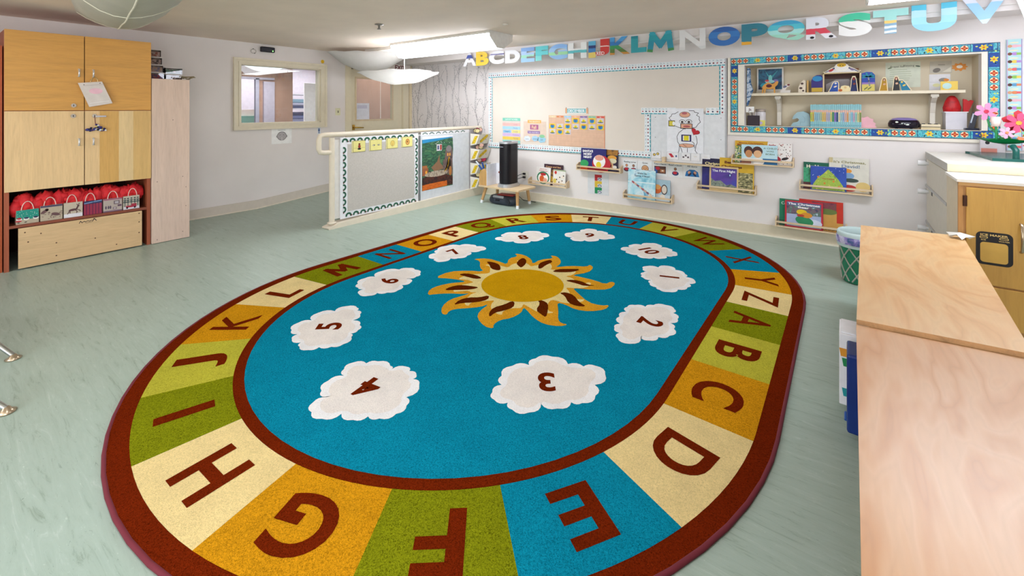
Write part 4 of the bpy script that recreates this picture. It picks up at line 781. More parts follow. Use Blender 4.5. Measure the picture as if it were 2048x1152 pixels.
m = MB(); m.box(-4.335, -4.327, 5.17, 5.42, .277, .60, P('#e9e9f0')); m.box(-4.327, -4.19, 5.40, 5.41, .277, .60, P('#e3e3ea')); f = BACK(5.399); m.ell(f, -4.24, .42, .03, .06, .0005, P('#b5583a')); m.ell(f, -4.25, .46, .04, .02, .001, P('#8a3a2c')); m.build('white_folder', label='white folder standing between the wooden holder and the air purifier', cat='folder')
# radio
t = thing('cd_radio', (-4.15, 5.36, 0), 'dark grey rounded cd radio on the floor under the low table', 'radio')
m = MB(); f = BACK(0); RX0, RX1 = -4.36, -3.90
def ov(z, sx, sy): return [( -4.14+sx/2*math.copysign(abs(math.cos(a))**.6, math.cos(a)), 5.36+sy/2*math.copysign(abs(math.sin(a))**.6, math.sin(a)), z) for a in [2*PI*i/32 for i in range(32)]]
rings = [ov(.002, .40, .20), ov(.03, .47, .25), ov(.08, .48, .26), ov(.12, .44, .22), ov(.13, .36, .15)]; v = sum(rings, [])
m.add(v, [(i*32+j, i*32+(j+1) % 32, (i+1)*32+(j+1) % 32, (i+1)*32+j) for i in range(4) for j in range(32)], P('#3a3f4c', .35), True); m.add(rings[-1], [tuple(range(32))], P('#3a3f4c', .35)); m.build('radio_body', t)
m = MB(); f = FR((-4.14, 5.252, .10), (1, 0, 0), (0, .5, .85)); m.rect(f, -.13, -.005, .07, .03, .014, P('#b9bcc6', .3, .4)); m.rect(f, -.06, -.055, .02, -.03, .02, P('#0d0d14', .3)); m.build('control_panel', t)
for x in (-4.29, -3.99): MB().tube([(x, 5.245, .06), (x, 5.232, .06)], [.04, .038], P('#2b2f3a', .4), 18).build('speaker', t)
m = MB(); f = FLR(0).sub(-4.08, 5.36, 0, .2); m.fbox(f, -.14, .12, -.07, .07, .137, .15, P('#a8302c', .5)); m.build('red_book', label='red book lying on top of the cd radio', cat='book', bevel=.002)
# outlet + cables
m = MB(); m.fbox(BACK(YB), -4.13, -4.0, .33, .45, .001, .008, P('#e4dfd4', .4)); ou = m.build('wall_outlet', label='wall outlet with two black plugs right of the air purifier', cat='outlet', bevel=.003)
for z in (.41, .355):
    m = MB(); m.fbox(BACK(YB), -4.09, -4.05, z-.014, z+.014, .009, .035, BLACK); pts = [(-4.09, 5.765, z), (-4.16, 5.74, z-.03), (-4.19, 5.70, .30), (-4.14, 5.66, .1), (-4.0, 5.66, .02), (-3.8, 5.7, .008)]
    m.tube(pts, .005, BLACK, 6); m.build('power_cable', label='black plug and cable hanging from the wall outlet behind the low table', cat='cable', group='cables at the wall outlet', bevel=.002)
# ================================================================== TABLE LEGS AT THE LEFT EDGE
t = thing('activity_table', (-4.15, .1, 0), 'table with splayed chrome legs standing past the left edge of the picture', 'table')
m = MB(); m.lathe((-4.4, -.3, .53), [(0, 0), (.35, 0), (.36, .012), (.35, .026), (0, .026)], P('#d9c59a', .4), 40); m.build('tabletop', t)
for (fx, fy) in ((-3.82, .335), (-3.16, .29)):
    pass
for (tx, ty, fx, fy) in ((-4.5, -.1, -3.85, .345), (-4.15, -.35, -3.20, .265), (-4.5, -.5, -4.75, -.9)):
    a, b = Vector((tx, ty, .53)), Vector((fx, fy, .02)); m = MB(); m.tube([a, a.lerp(b, .55), b], [.016, .016, .0125], CHROME, 14); lg = m.build('leg', t)
    m = MB(); m.lathe((fx, fy, 0), [(0, .001), (.033, .001), (.036, .006), (.02, .015), (.012, .028), (0, .03)], P('#b9a58c', .3, .9), 20); m.build('glide_foot', lg)
# ================================================================== BACK WALL
BW = BACK(YB)
def rectpx(px0, py0, px1, py1, Y): a = B(px0, py0, Y); b = B(px1, py1, Y); return a[0], b[0], b[1], a[1]
# wallpaper of birches
wp = thing('birch_wallpaper', (-5.78, YB, .1), 'pale wallpaper printed with thin grey birch trunks beside the door', 'wallpaper')
m = MB(); m.fbox(BW, XL+.005, -4.815, .128, 2.262, .001, .003, P('#e3dcdb', .75, 0, .02, 4)); m.build('sheet', wp)
m = MB(); r = random.Random(12); G1, G2 = P('#3f3c44'), P('#7d797f')
for i in range(11):
    x = XL+.07+i*.178+r.uniform(-.03, .03); z = .2; pts = []; g = r.choice([G1, G2, G2])
    ph = r.uniform(0, 6)
    fq = r.uniform(3, 6)
    while z < 2.26: pts.append((x+.03*math.sin(z*fq+ph)+.012*math.sin(z*13+ph*2), z)); z += .045
    for s in (-1, 1): m.line(BW, [(a+s*(.009+.003*math.sin(b*9)), b) for a, b in pts], .004 if s < 0 else .003, .0034, g)
    for _ in range(44):
        k = r.choice(pts); m.ell(BW, k[0]+r.uniform(-.014, .014), k[1]+r.uniform(-.04, .04), .009, .003, .0038, g, 6, r.uniform(-.5, .5))
    for _ in range(9):
        k = r.choice(pts[4:]); s = r.choice((-1, 1)); ln = r.uniform(.1, .22)
        br = [(k[0]+s*ln*t*.6, k[1]+ln*t+.03*math.sin(3*t)) for t in (0, .3, .6, 1)]; m.line(BW, br, .004, .0036, g)
        for _ in range(12): q = r.choice(br); m.ell(BW, q[0]+r.uniform(-.05, .05), q[1]+r.uniform(-.05, .05), .008, .0035, .0038, g, 6, r.uniform(-1.5, 1.5))
m.build('printed_trunks', wp)
# ------------------------------------------------ bulletin board
YBF = YB-.02; BF2 = BACK(YBF); bb = thing('bulletin_board', (-2.96, YB, .8), 'wide bulletin board covered in beige paper with an alphabet border', 'bulletin board')
BX0, BX1, BZ0, BZ1 = -4.80, -1.125, .80, 2.04; WX = -2.04; WZ = 1.405
m = MB(); BP = P('#e4d9ce', .8, 0, .03, 2.2, .15)
m.fbox(BW, BX0, WX, BZ0, BZ1, .001, .02, BP); m.fbox(BW, WX, BX1, WZ, BZ1, .001, .02, BP); m.build('backing_paper', bb)
TEAL = P('#1f9dae'); BWH = P('#eceff2', .5); ICO = ['#b02a35', '#2a2a3a', '#8a3a3c', '#5a2a5a', '#c9552a', '#1f3a5a', '#3a2a2c', '#a03058']
ALPH = [c + c.lower() for c in SEQ]
def strip(a0, b0, a1, b1, w_, inner, par, name='alphabet_border'):
    """border strip from a to b, inner = +1 when the teal edge lies to the left of the direction of travel"""
    ln = math.hypot(a1-a0, b1-b0); ang = math.atan2(b1-b0, a1-a0); f = BF2.sub(a0, b0, 0, ang); m = MB()
    m.fbox(f, 0, ln, -w_/2, w_/2, .001, .003, BWH); e = inner*w_/2
    n = int(ln/.05)
    for i in range(n): m.rect(f, i*ln/n, e-.006, (i+.72)*ln/n, e+.006, .0034, TEAL)
    for i in range(n): m.rect(f, (i+.72)*ln/n, e-.004, (i+1)*ln/n, e+.004, .0034, P('#8fd0da'))
    k = int(ln/.042); r = random.Random(int(ln*100))
    for i in range(k):
        x = (i+.5)*ln/k; m.ell(f, x, inner*w_*.12, .011, .007+r.uniform(0, .004), .0034, P(ICO[(i*5+i//3) % 8]), 7, r.uniform(-.8, .8))
        if i % 1 == 0: m.text(f, ALPH[i % 26], x, -inner*w_*.28, .016, .0036, P('#6f9aa8'), 0)
    m.build(name, par)
W_ = .078
strip(BX0, BZ1-W_/2, BX1, BZ1-W_/2, W_, -1, bb); strip(BX0+W_/2, BZ0+W_, BX0+W_/2, BZ1-W_, W_, -1, bb)
strip(BX0, BZ0+W_/2, WX+.0, BZ0+W_/2, W_, -1, bb); strip(BX1-W_/2, WZ-.03, BX1-W_/2, BZ1-W_, W_, 1, bb)
strip(WX-.13, WZ+.01, WX+.32, WZ+.01, W_, -1, bb); strip(-1.36, WZ+.01, BX1-W_, WZ+.01, W_, -1, bb); strip(WX-.045, BZ0+W_, WX-.045, WZ-.03, W_, -1, bb)
# ------------------------------------------------ white board and what is on it
m = MB(); m.fbox(BW, WX, -1.145, .765, WZ-.03, .001, .02, P('#dfe0e4', .3)); m.fbox(BW, -1.145, -1.125, .765, 2.04, .001, .024, P('#a8a7aa', .4, .3))
for y in ((-1.98, 1.33), (-1.98, 1.07), (-1.19, 1.33), (-1.19, 1.07), (-1.19, .79)): m.ell(BF2, y[0], y[1], .006, .004, .001, P('#3f3f4a'), 8)
m.build('white_board', label='white board set in the lower right corner of the bulletin board', cat='board')
t = thing('body_poster', (-1.6, YBF, .88), 'white paper poster with an outlined figure, red heart and yellow shirt', 'poster')
a0, a1, b0, b1 = -1.83, -1.385, .885, 1.445
m = MB(); m.fbox(BF2, a0, a1, b0, b1, .004, .005, P('#eeeef4', .7)); m.build('sheet', t)
m = MB(); K = INK
def pp(px, py): return B(1280+px/7.679, 200+py/7.679, YBF)
def L_(pts, w_=.006): m.line(BF2, [pp(*q) for q in pts], w_, .0055, K)
L_([(590, 180), (540, 210), (495, 215), (480, 250), (450, 270), (465, 300), (480, 310)]); L_([(545, 400), (620, 430), (700, 445)]); L_([(755, 165), (830, 165), (840, 190), (900, 200), (870, 235), (915, 260), (910, 300), (930, 340), (895, 370), (860, 420), (800, 430)])
L_([(670, 445), (640, 470), (600, 500), (570, 560), (580, 640), (610, 690), (600, 780), (590, 810)]); L_([(860, 550), (875, 600), (880, 660), (860, 700), (850, 780), (880, 820)]); L_([(610, 700), (640, 760), (650, 800)]); L_([(730, 740), (728, 800)]); L_([(800, 640), (830, 660), (840, 740)])
def E_(px, py, rx, ry, c, d=.006): q = pp(px, py); m.ell(BF2, q[0], q[1], rx*.00083, ry*.00083, d, c, 16)
SK = P('#e3a98c'); E_(690, 225, 80, 45, K); E_(690, 225, 74, 40, SK, .0063); E_(685, 205, 40, 18, P('#b8606a'), .0066)
for x in (650, 752): E_(x, 332, 46, 32, K); E_(x, 334, 40, 26, P('#f4f4f6'), .0063); E_(x, 338, 20, 18, P('#3a2a2c'), .0066)
q0, q1 = pp(622, 438), pp(808, 365); m.rect(BF2, q0[0], q0[1], q1[0], q1[1], .006, K); q0, q1 = pp(632, 428), pp(798, 372); m.rect(BF2, q0[0], q0[1], q1[0], q1[1], .0063, SK); E_(718, 405, 52, 14, P('#b5565a'), .0066)
q0, q1 = pp(440, 403), pp(538, 315); m.rect(BF2, q0[0], q0[1], q1[0], q1[1], .006, K); q0, q1 = pp(450, 394), pp(530, 324); m.rect(BF2, q0[0], q0[1], q1[0], q1[1], .0063, P('#e0d04c')); E_(520, 360, 20, 30, PAPER, .0066)
q = pp(850, 490); hp = []
for i in range(28):
    a = 2*PI*i/28; hp.append((q[0]+.0034*16*math.sin(a)**3*1.0, q[1]+.0034*(13*math.cos(a)-5*math.cos(2*a)-2*math.cos(3*a)-math.cos(4*a))*.85))
cxh, cyh = q; rot = -.5; hp = [(cxh+(x-cxh)*math.cos(rot)-(y-cyh)*math.sin(rot), cyh+(x-cxh)*math.sin(rot)+(y-cyh)*math.cos(rot)) for x, y in hp]
m.flat(BF2, hp, .0062, P('#7a1c28')); m.flat(BF2, [(cxh+(x-cxh)*.88, cyh+(y-cyh)*.88) for x, y in hp], .0066, P('#c4202e'))
q0, q1 = pp(637, 635), pp(790, 535); m.rect(BF2, q0[0], q0[1], q1[0], q1[1], .006, P('#2a2560')); q0, q1 = pp(660, 622), pp(765, 550); m.rect(BF2, q0[0], q0[1], q1[0], q1[1], .0063, P('#f0eef2')); q0, q1 = pp(675, 620), pp(750, 550); m.rect(BF2, q0[0], q0[1], q1[0], q1[1], .0066, P('#e8d820'))
E_(715, 700, 112, 32, K); E_(715, 700, 106, 27, SK, .0063); m.line(BF2, [pp(660, 680), pp(715, 715)], .004, .0068, K); m.build('drawing', t)
for i, (x0, x1, c, lab) in enumerate(((1303, 1322, '#e0c060', 'small white card with yellow glasses on the white board ledge'), (1334, 1357, '#c02838', 'small white card with a red shape on the white board ledge'), (1363, 1381, '#6a5a62', 'small white card with grey building blocks on the white board ledge'), (1382, 1400, '#ddd8d2', 'empty white card, left one of the two empty cards on the white board ledge'), (1402, 1421, '#ddd8d2', 'empty white card, rightmost on the white board ledge'))):
    xa, xb, za, zb = rectpx(x0, 308+.03*(x0-1303), x1, 324+.03*(x0-1303), YBF); m = MB(); za, zb = .795, .795+.095
    m.fbox(BF2, xa, xb, za, zb, .004, .006, P('#c9c9cf')); m.fbox(BF2, xa+.003, xb-.003, za+.003, zb-.003, .006, .0065, P('#ecebee')); cx = (xa+xb)/2
    if i == 0:
        for s in (-1, 1): m.ell(BF2, cx+s*.022, .85+s*.006, .02, .018, .0068, INK, 12); m.ell(BF2, cx+s*.022, .85+s*.006, .015, .013, .0071, P(c), 12)
    elif i == 1: m.flat(BF2, [(cx-.05, .868), (cx-.015, .872), (cx+.02, .828), (cx-.015, .82)][::-1], .0068, P(c)); m.ell(BF2, cx+.045, .84, .01, .014, .0068, P('#2f4f8a'), 8)
    elif i == 2:
        for q in range(3): m.rect(BF2, cx-.04+q*.028, .825+(.02 if q == 1 else 0), cx-.018+q*.028, .845+(.02 if q == 1 else 0), .0068, P(c))
    else: m.line(BF2, [(cx-.02, .85), (cx+.02, .85)], .003, .0068, P('#c9b98a'))
    m.build('picture_card', label=lab, cat='card')
# ------------------------------------------------ charts pinned on the board
def ch(px, py, W=8.904, ox=995, oy=200): return B(ox+px/W, oy+py/W, YBF)
def R_(m, x0, y0, x1, y1, d, c): p, q = ch(x0, y1), ch(x1, y0); m.rect(BF2, p[0], p[1], q[0], q[1], d, P(c) if isinstance(c, str) else c)
m = MB(); m.fbox(BF2, -4.50, -4.145, .87, 1.275, .001, .003, P('#dccfc8')); z = 1.24
DAYN = ['', 'Sunday', 'Monday', 'Tuesday', 'Wednesday', 'Thursday', 'Friday', 'Saturday']
for i, (zz, c) in enumerate(((1.266, '#7fcab4'), (1.185, '#f2b9b4'), (1.128, '#a9d4ec'), (1.072, '#e9dd8c'), (1.018, '#d3b6de'), (.962, '#f0cf5c'), (.906, '#96d6cc'))):
    xl = -4.50 if i != 3 else -4.31
    m.rect(BF2, xl, zz-.024, -4.145, zz+.024, .0034, P(c))
    if i == 0: m.text(BF2, 'DAYS OF THE WEEK', -4.32, zz, .022, .0038, PAPER, .01, .25)
    else: m.text(BF2, DAYN[i], -4.235, zz, .02, .0038, P('#8a7a9a'), .0)
m.rect(BF2, -4.49, 1.048, -4.33, 1.09, .0036, P('#8fc6e8')); m.text(BF2, 'Today is', -4.41, 1.07, .02, .004, P('#4a6a9a')); m.build('days_chart', label='pastel days of the week chart with a teal header', cat='chart')
m = MB(); m.fbox(BF2, -4.08, -3.66, .92, 1.24, .001, .003, P('#e0c9b8'))
m.rect(BF2, -4.0, 1.215, -3.75, 1.262, .0034, P('#f0b25c')); m.text(BF2, 'THE SEASON IS', -3.875, 1.238, .022, .0038, PAPER, .0, .2)
m.rect(BF2, -3.955, 1.115, -3.80, 1.19, .0034, P('#b0658f')); m.text(BF2, 'Fall', -3.88, 1.153, .05, .0038, P('#f5d3a0'), .02)
m.rect(BF2, -4.0, 1.05, -3.77, 1.092, .0034, P('#8a67a8')); m.text(BF2, 'THE WEATHER IS', -3.885, 1.07, .022, .0038, PAPER, .0, .2); m.build('season_chart', label='pale orange season chart reading Fall with a purple banner', cat='chart')
for i, (x, z, rx, rz_, c, tx, lab) in enumerate(((-4.01, .97, .062, .042, '#dfe6f0', 'sunny', 'white cloud shaped weather tag, left of three'), (-3.86, .975, .062, .042, '#a9cfe6', 'cloudy', 'blue cloud shaped weather tag, middle of three'), (-3.74, .965, .075, .048, '#9fcbe0', 'cold', 'blue and green weather tag, right of three'))):
    m = MB(); m.prism(BF2, [(x+rx*math.cos(a)*(1+.08*math.sin(6*a)), z+rz_*math.sin(a)*(1+.08*math.sin(6*a))) for a in [2*PI*j/30 for j in range(30)]], .0034, .005, P(c))
    m.text(BF2, tx, x, z-.003, .02, .0054, P('#4a5a86'), 0)
    if i == 2: m.ell(BF2, x+.01, z+.05, .05, .025, .0058, P('#8fc79a'), 16)
    m.build('weather_tag', label=lab + ' under the season chart', cat='tag')
m = MB(); m.fbox(BF2, -3.325, -2.945, 1.362, 1.455, .001, .006, P('#e8e2dc')); m.rect(BF2, -3.29, 1.38, -2.985, 1.44, .0064, P('#6fb3b8')); m.text(BF2, 'DECEMBER', -3.137, 1.41, .044, .0068, PAPER, .015, .27)
for x in (-3.307, -2.962): m.rect(BF2, x-.014, 1.37, x+.014, 1.45, .0064, P('#d99f76')); m.ell(BF2, x, 1.455, .004, .008, .0068, INK, 8)
m.build('month_card', label='teal DECEMBER card above the pocket calendar', cat='card')
cal = thing('pocket_calendar', (-3.15, YBF, .88), 'peach pocket calendar chart hanging on the beige board', 'calendar')
CA0, CA1, CZ0, CZ1 = -3.61, -2.69, .885, 1.34
m = MB(); m.fbox(BF2, CA0, CA1, CZ0, CZ1, .001, .004, P('#dfb79c', .7)); cw = (CA1-CA0)/7
for i in range(7):
    m.line(BF2, [(CA0+i*cw, CZ0), (CA0+i*cw, CZ1)], .002, .0044, P('#d1a68b')); c = ['#e9cfa6', '#e08a5c', '#9fcbe6', '#ecb08c', '#8a74b0', '#8fc6a4', '#d9584c'][i]
    m.rect(BF2, CA0+i*cw+.008, CZ1-.032, CA0+(i+1)*cw-.008, CZ1-.006, .0048, P(c)); m.text(BF2, ['Sun', 'Mon', 'Tue', 'Wed', 'Thu', 'Fri', 'Sat'][i], CA0+(i+.5)*cw, CZ1-.02, .014, .0052, PAPER, .0)
for i in range(7): m.line(BF2, [(CA0, CZ0+.005+i*.068), (CA1, CZ0+.005+i*.068)], .002, .0044, P('#cfa286'))
m.line(BF2, [(CA1-.004, CZ0), (CA1-.004, CZ1)], .008, .005, P('#e58a62')); m.build('chart_sheet', cal)
day = 1
for row in range(3):
    for col in range(7):
        if row == 0 and col < 2: continue
        if day > 15: break
        x, z = CA0+(col+.5)*cw, CZ1-.075-row*.082-(.006 if row else 0); m = MB()
        if day % 2 == 0:
            m.fbox(BF2, x-.052, x+.052, z-.038, z+.038, .0048, .0056, P('#eecb2a')); m.ell(BF2, x, z-.006, .036, .024, .006, P('#2f86c0'), 14); m.rect(BF2, x-.036, z+.008, x+.036, z+.02, .0062, P('#2f86c0')); m.rect(BF2, x-.026, z+.014, x+.026, z+.024, .0066, P('#b0502a'))
        else:
            m.fbox(BF2, x-.052, x+.052, z-.038, z+.038, .0048, .0056, P('#d3cbd2')); m.ell(BF2, x, z-.018, .044, .009, .006, P('#2a5a6a'), 14); m.flat(BF2, [(x-.032, z-.014), (x+.032, z-.014), (x+.02, z+.014), (x, z+.024), (x-.02, z+.014)], .0064, P('#ead32c'))
        m.text(BF2, str(day), x, z-.002, .022, .007, P('#2a2440'), .01)
        m.build('day_card', label='%s day card reading %d under %s in the %s row of the calendar' % ('yellow' if day % 2 == 0 else 'grey', day, DAYN[col+1], ('top', 'second', 'third')[row]), cat='card', group=None); day += 1
# ------------------------------------------------ reading strip of five cards and traffic light sheet
rd = [('Reading corner', 1246, 1275), ('Quiet', 1276, 1305), ('Take a book', 1306, 1335), ('Read a book', 1336, 1366), ('All done', 1367, 1402)]
for i, (tx, p0, p1) in enumerate(rd):
    xa, xb = B(p0, 340, YB)[0], B(p1, 340, YB)[0]; m = MB(); za, zb = .568, .745; cx = (xa+xb)/2; cz = .645
    m.fbox(BW, xa, xb-.004, za, zb, .001, .003, P('#e9e9ea', .6)); m.text(BW, tx, cx, .722, .022, .0036, INK, .01, min(.17, .015*len(tx)))
    if i in (0, 3):
        for s in ((-1, 1) if i == 0 else (0,)):
            q = cx+s*.048; m.ell(BW, q, cz+.028, .018, .02, .0036, INK, 12); m.ell(BW, q, cz+.028, .014, .016, .004, P('#d99468' if s < 0 else '#a87458'), 12); m.ell(BW, q, cz-.028, .042, .028, .0036, P('#2a3f6a' if i else '#3a3040'), 14); m.ell(BW, q-.004, cz-.022, .026, .018, .004, P('#c8283a'), 12)
    elif i == 1: m.ell(BW, cx, cz, .048, .048, .0036, INK, 18); m.ell(BW, cx, cz, .043, .043, .004, P('#dfa678'), 18); m.ell(BW, cx, cz-.03, .01, .025, .0044, P('#c08058')); m.ell(BW, cx-.016, cz+.008, .004, .005, .0044, INK, 8); m.ell(BW, cx+.016, cz+.008, .004, .005, .0044, INK, 8)
    elif i == 2: m.rect(BW, cx-.075, cz-.045, cx+.075, cz+.05, .0036, P('#5c3a30')); m.rect(BW, cx-.07, cz-.045, cx-.035, cz+.03, .004, P('#2f5ca0')); m.ell(BW, cx-.03, cz+.02, .03, .022, .0044, P('#b8283a')); m.rect(BW, cx, cz-.03, cx+.06, cz+.01, .004, P('#b0724c')); m.rect(BW, cx+.02, cz-.015, cx+.045, cz+.0, .0044, P('#e8dcc8'))
    else:
        m.flat(BW, [(cx-.085, cz-.05), (cx-.07, cz+.01), (cx-.03, cz+.035), (cx+.03, cz+.035), (cx+.07, cz+.01), (cx+.085, cz-.05)], .0036, P('#1f6fb0'))
        for s in (-1, 1): m.ell(BW, cx+s*.035, cz, .016, .02, .004, P('#d9a080'), 10, s*.6); m.ell(BW, cx+s*.028, cz-.025, .03, .012, .004, P('#2a2a48'), 10, -s*.8)
    m.build('routine_card', label='white card reading %s in the row on the back wall' % tx, cat='card')
m = MB(); xa, xb, za, zb = -2.965, -2.64, .225, .53; m.fbox(BW, xa, xb, za, zb, .001, .003, P('#d8dade', .6)); d = m.build('traffic_light_sheet', label='grey laminated sheet with red, yellow and green blocks low on the back wall', cat='sheet')
m = MB(); cx = -2.80
for i, c in enumerate(('#b52a35', '#d9b63a', '#1f8a58')):
    z1 = .505-i*.09; m.rect(BW, cx-.055, z1-.088, cx+.055, z1, .0036, P(c)); m.flat(BW, [(cx-.01, z1-.088), (cx+.055, z1-.088), (cx+.055, z1-.04), (cx-.01, z1-.04)], .004, P('#d8dade')); m.ell(BW, cx+.022, z1-.066, .03, .02, .0044, P('#4a5a7a'), 12); m.ell(BW, cx+.022, z1-.068, .02, .012, .0048, P('#c9ccd4'), 12)
m.build('printed_blocks', d)
# ------------------------------------------------ picture ledges and books
def ledge(x0, x1, z, label):
    t = thing('picture_ledge', ((x0+x1)/2, YB-.05, z), label, 'shelf'); Y0 = YB-.10
    m = MB(); m.box(x0+.012, x1-.012, Y0, YB-.001, z, z+.014, BIRCH); m.build('base_board', t, bevel=.002)
    for xx in (x0, x1-.012):
        m = MB(); m.prism(FR((xx, 0, 0), (0, 1, 0), (0, 0, 1)), [(Y0, z), (YB-.001, z), (YB-.001, z+.105), (YB-.03, z+.105), (Y0, z+.075)], 0, .012, BIRCH); m.build('end_piece', t, bevel=.002)
    m = MB(); m.box(x0+.012, x1-.012, Y0, Y0+.012, z+.045, z+.066, BIRCH); m.build('front_rail', t, bevel=.002)
LED = [(-3.945, -3.265, .272, 'birch picture ledge lowest at the left, right of the air purifier'), (-3.10, -2.43, .562, 'birch picture ledge directly under the beige bulletin board'), (-2.395, -1.745, .238, 'birch picture ledge below the reading cards'),
       (-1.45, -.81, .455, 'birch picture ledge right of the reading cards'), (-1.065, -.445, .80, 'birch picture ledge highest, just under the shelf niche'), (-.395, .225, .568, 'birch picture ledge rightmost, near the white cabinets'), (-.62, .018, .140, 'birch picture ledge lowest at the right near the patterned bin')]
for x0, x1, z, lab in LED: ledge(x0, x1, z, lab)
t = thing('picture_ledge', (-1.65, YB-.05, .76), 'birch picture ledge mounted under the white board', 'shelf')
m = MB(); m.box(-1.97, -1.25, YB-.11, YB-.024, .748, .762, BIRCH); m.build('base_board', t, bevel=.002); m = MB(); m.box(-1.87, -1.835, YB-.10, YB-.03, .763, .825, BIRCH); m.build('end_piece', t)
def book(x0, x1, z, h, depth, base, art, label, tilt=.06, spine=None, roll=0):
    """standing picture book: depth = distance of its foot from the wall"""
    w_ = x1-x0; f0 = FR((x0, YB-depth, z+.0005), (1, 0, 0), (0, math.sin(tilt), math.cos(tilt)))
    f = f0.sub(0, 0, 0, roll); m = MB(); m.fbox(f, 0, w_, 0, h, -.012, 0, base); m.fbox(f, .002, w_-.001, .002, h-.002, -.010, -.002, PAPER)
    b = m.build('picture_book', label=label, cat='book', bevel=.0012, origin=tuple(f0(0, 0, 0))); a = MB(); A = lambda u, v: (u*w_, v*h)
    art(a, f, w_, h); a.build('cover_print', b); return b
def rc(a, f, w, h, x0, y0, x1, y1, c, d=.0007): a.rect(f, x0*w, y0*h, x1*w, y1*h, d, P(c) if isinstance(c, str) else c)
def el(a, f, w, h, x, y, rx, ry, c, d=.0011, ang=0): a.ell(f, x*w, y*h, rx*w, ry*h, d, P(c) if isinstance(c, str) else c, 16, ang)
def tx(a, f, w, h, s, x, y, hh, c, wd=None, d=.0022, b=.02): a.text(f, s, x*w, y*h, hh*h, d, P(c), b, wd*w if wd else None)
def K1(a, f, w, h):
    el(a, f, w, h, .5, .4, .44, .36, '#2f7a58'); el(a, f, w, h, .5, .38, .36, .29, '#f4efe8', .0014); el(a, f, w, h, .42, .34, .16, .2, '#d9622c', .0017); el(a, f, w, h, .65, .28, .14, .12, '#e8a58c', .0018); el(a, f, w, h, .5, .6, .2, .08, '#b82a30', .0019); tx(a, f, w, h, 'Home for', .5, .9, .06, '#c04a3c', .5); tx(a, f, w, h, 'Christmas', .5, .8, .06, '#c04a3c', .6)
def K2(a, f, w, h): tx(a, f, w, h, 'Come and See', .5, .88, .075, '#e6b27c', .8); el(a, f, w, h, .5, .45, .3, .3, BLOTCH(('#4a2a3a', '#8a5a3c', '#c9a44c'), 16)); el(a, f, w, h, .35, .3, .2, .15, '#d9b04c', .0014); el(a, f, w, h, .2, .15, .12, .1, '#3a2a2a', .0016)
def K3(a, f, w, h):
    el(a, f, w, h, .2, .82, .1, .1, '#c8352c'); rc(a, f, w, h, 0, .93, 1, 1, '#9fb08a')
    for x, y in ((.25, .35), (.5, .5), (.7, .3), (.8, .6), (.45, .2)): el(a, f, w, h, x, y, .13, .1, '#efe4d6', .0013); el(a, f, w, h, x+.05, y+.06, .05, .04, '#4a3a34', .0016)
    el(a, f, w, h, .15, .3, .13, .16, '#d9c45c', .0014); tx(a, f, w, h, 'OLIVE', .3, .12, .09, '#c0282c', .5)
book(-3.815, -3.56, .287, .265, .075, P('#eee9e6'), K1, 'white picture book with a fox in a green wreath on the lowest left ledge', roll=-.03)
book(-3.69, -3.36, .287, .31, .045, P('#3f2430'), K2, 'dark plum picture book behind the fox book, reading Come and See')
book(-3.51, -3.30, .287, .245, .075, P('#e9e6e0'), K3, 'white picture book of small dogs, right on the lowest left ledge', roll=-.02)
def K4(a, f, w, h):
    for i, s in enumerate(("SANTA'S", 'NOISY', 'NIGHT')): tx(a, f, w, h, s, .28, .87-i*.14, .10, '#f4f2f4', .42-.08*(i > 0), b=.05)
    el(a, f, w, h, .82, .3, .36, .4, '#bc2230'); el(a, f, w, h, .74, .42, .24, .3, '#f2efee', .0014); el(a, f, w, h, .74, .58, .17, .13, '#e3a08c', .0017); el(a, f, w, h, .72, .25, .1, .15, '#e8cf2c', .002); el(a, f, w, h, .15, .28, .17, .17, '#2f9f5c', .0014); rc(a, f, w, h, 0, 0, .28, .16, '#d9501c', .0013); rc(a, f, w, h, .28, 0, 1, .1, '#9c1824', .0012)
def K5(a, f, w, h):
    rc(a, f, w, h, 0, .75, 1, 1, BLOTCH(('#c98a2c', '#5a3a1c'), 30)); el(a, f, w, h, .5, .62, .4, .12, '#e0a03c'); el(a, f, w, h, .55, .48, .35, .12, '#d8cfae', .0013); el(a, f, w, h, .35, .25, .3, .16, '#d9a87c', .0014); el(a, f, w, h, .75, .2, .18, .08, '#e9e4dc', .0016); el(a, f, w, h, .4, .25, .08, .06, '#7a3a2c', .0018)
book(-3.045, -2.655, .577, .30, .07, P('#26246e'), K4, "deep blue picture book reading Santa's Noisy Night under the bulletin board")
book(-2.66, -2.49, .577, .295, .05, P('#2a1f3a'), K5, "dark picture book with a gold owl right of Santa's Noisy Night")
def K6(a, f, w, h):
    rc(a, f, w, h, 0, 0, 1, 1, BLOTCH(('#5fb4d0', '#a9dcea', '#d9eef4', '#4a9cc4'), 7, .5, 4)); tx(a, f, w, h, 'Wake Up,', .52, .88, .055, '#20304a', .36); tx(a, f, w, h, 'Santa Claus!', .52, .79, .055, '#20304a', .55)
    rc(a, f, w, h, .0, .55, .99, .58, '#eef6fa', .0011)
    for i in range(8): el(a, f, w, h, .2+i*.09, .55-i*.055, .075, .035, ['#b0606a', '#d9b4a0', '#8a5a6c', '#e6cbb4'][i % 4], .0013+.0001*i, -.6)
    for i in range(6): a.line(f, [((.5+i*.08)*w, (.42-i*.05)*h), ((.54+i*.08)*w, (.3-i*.03)*h)], .003, .0022, P('#5a4a5c'))
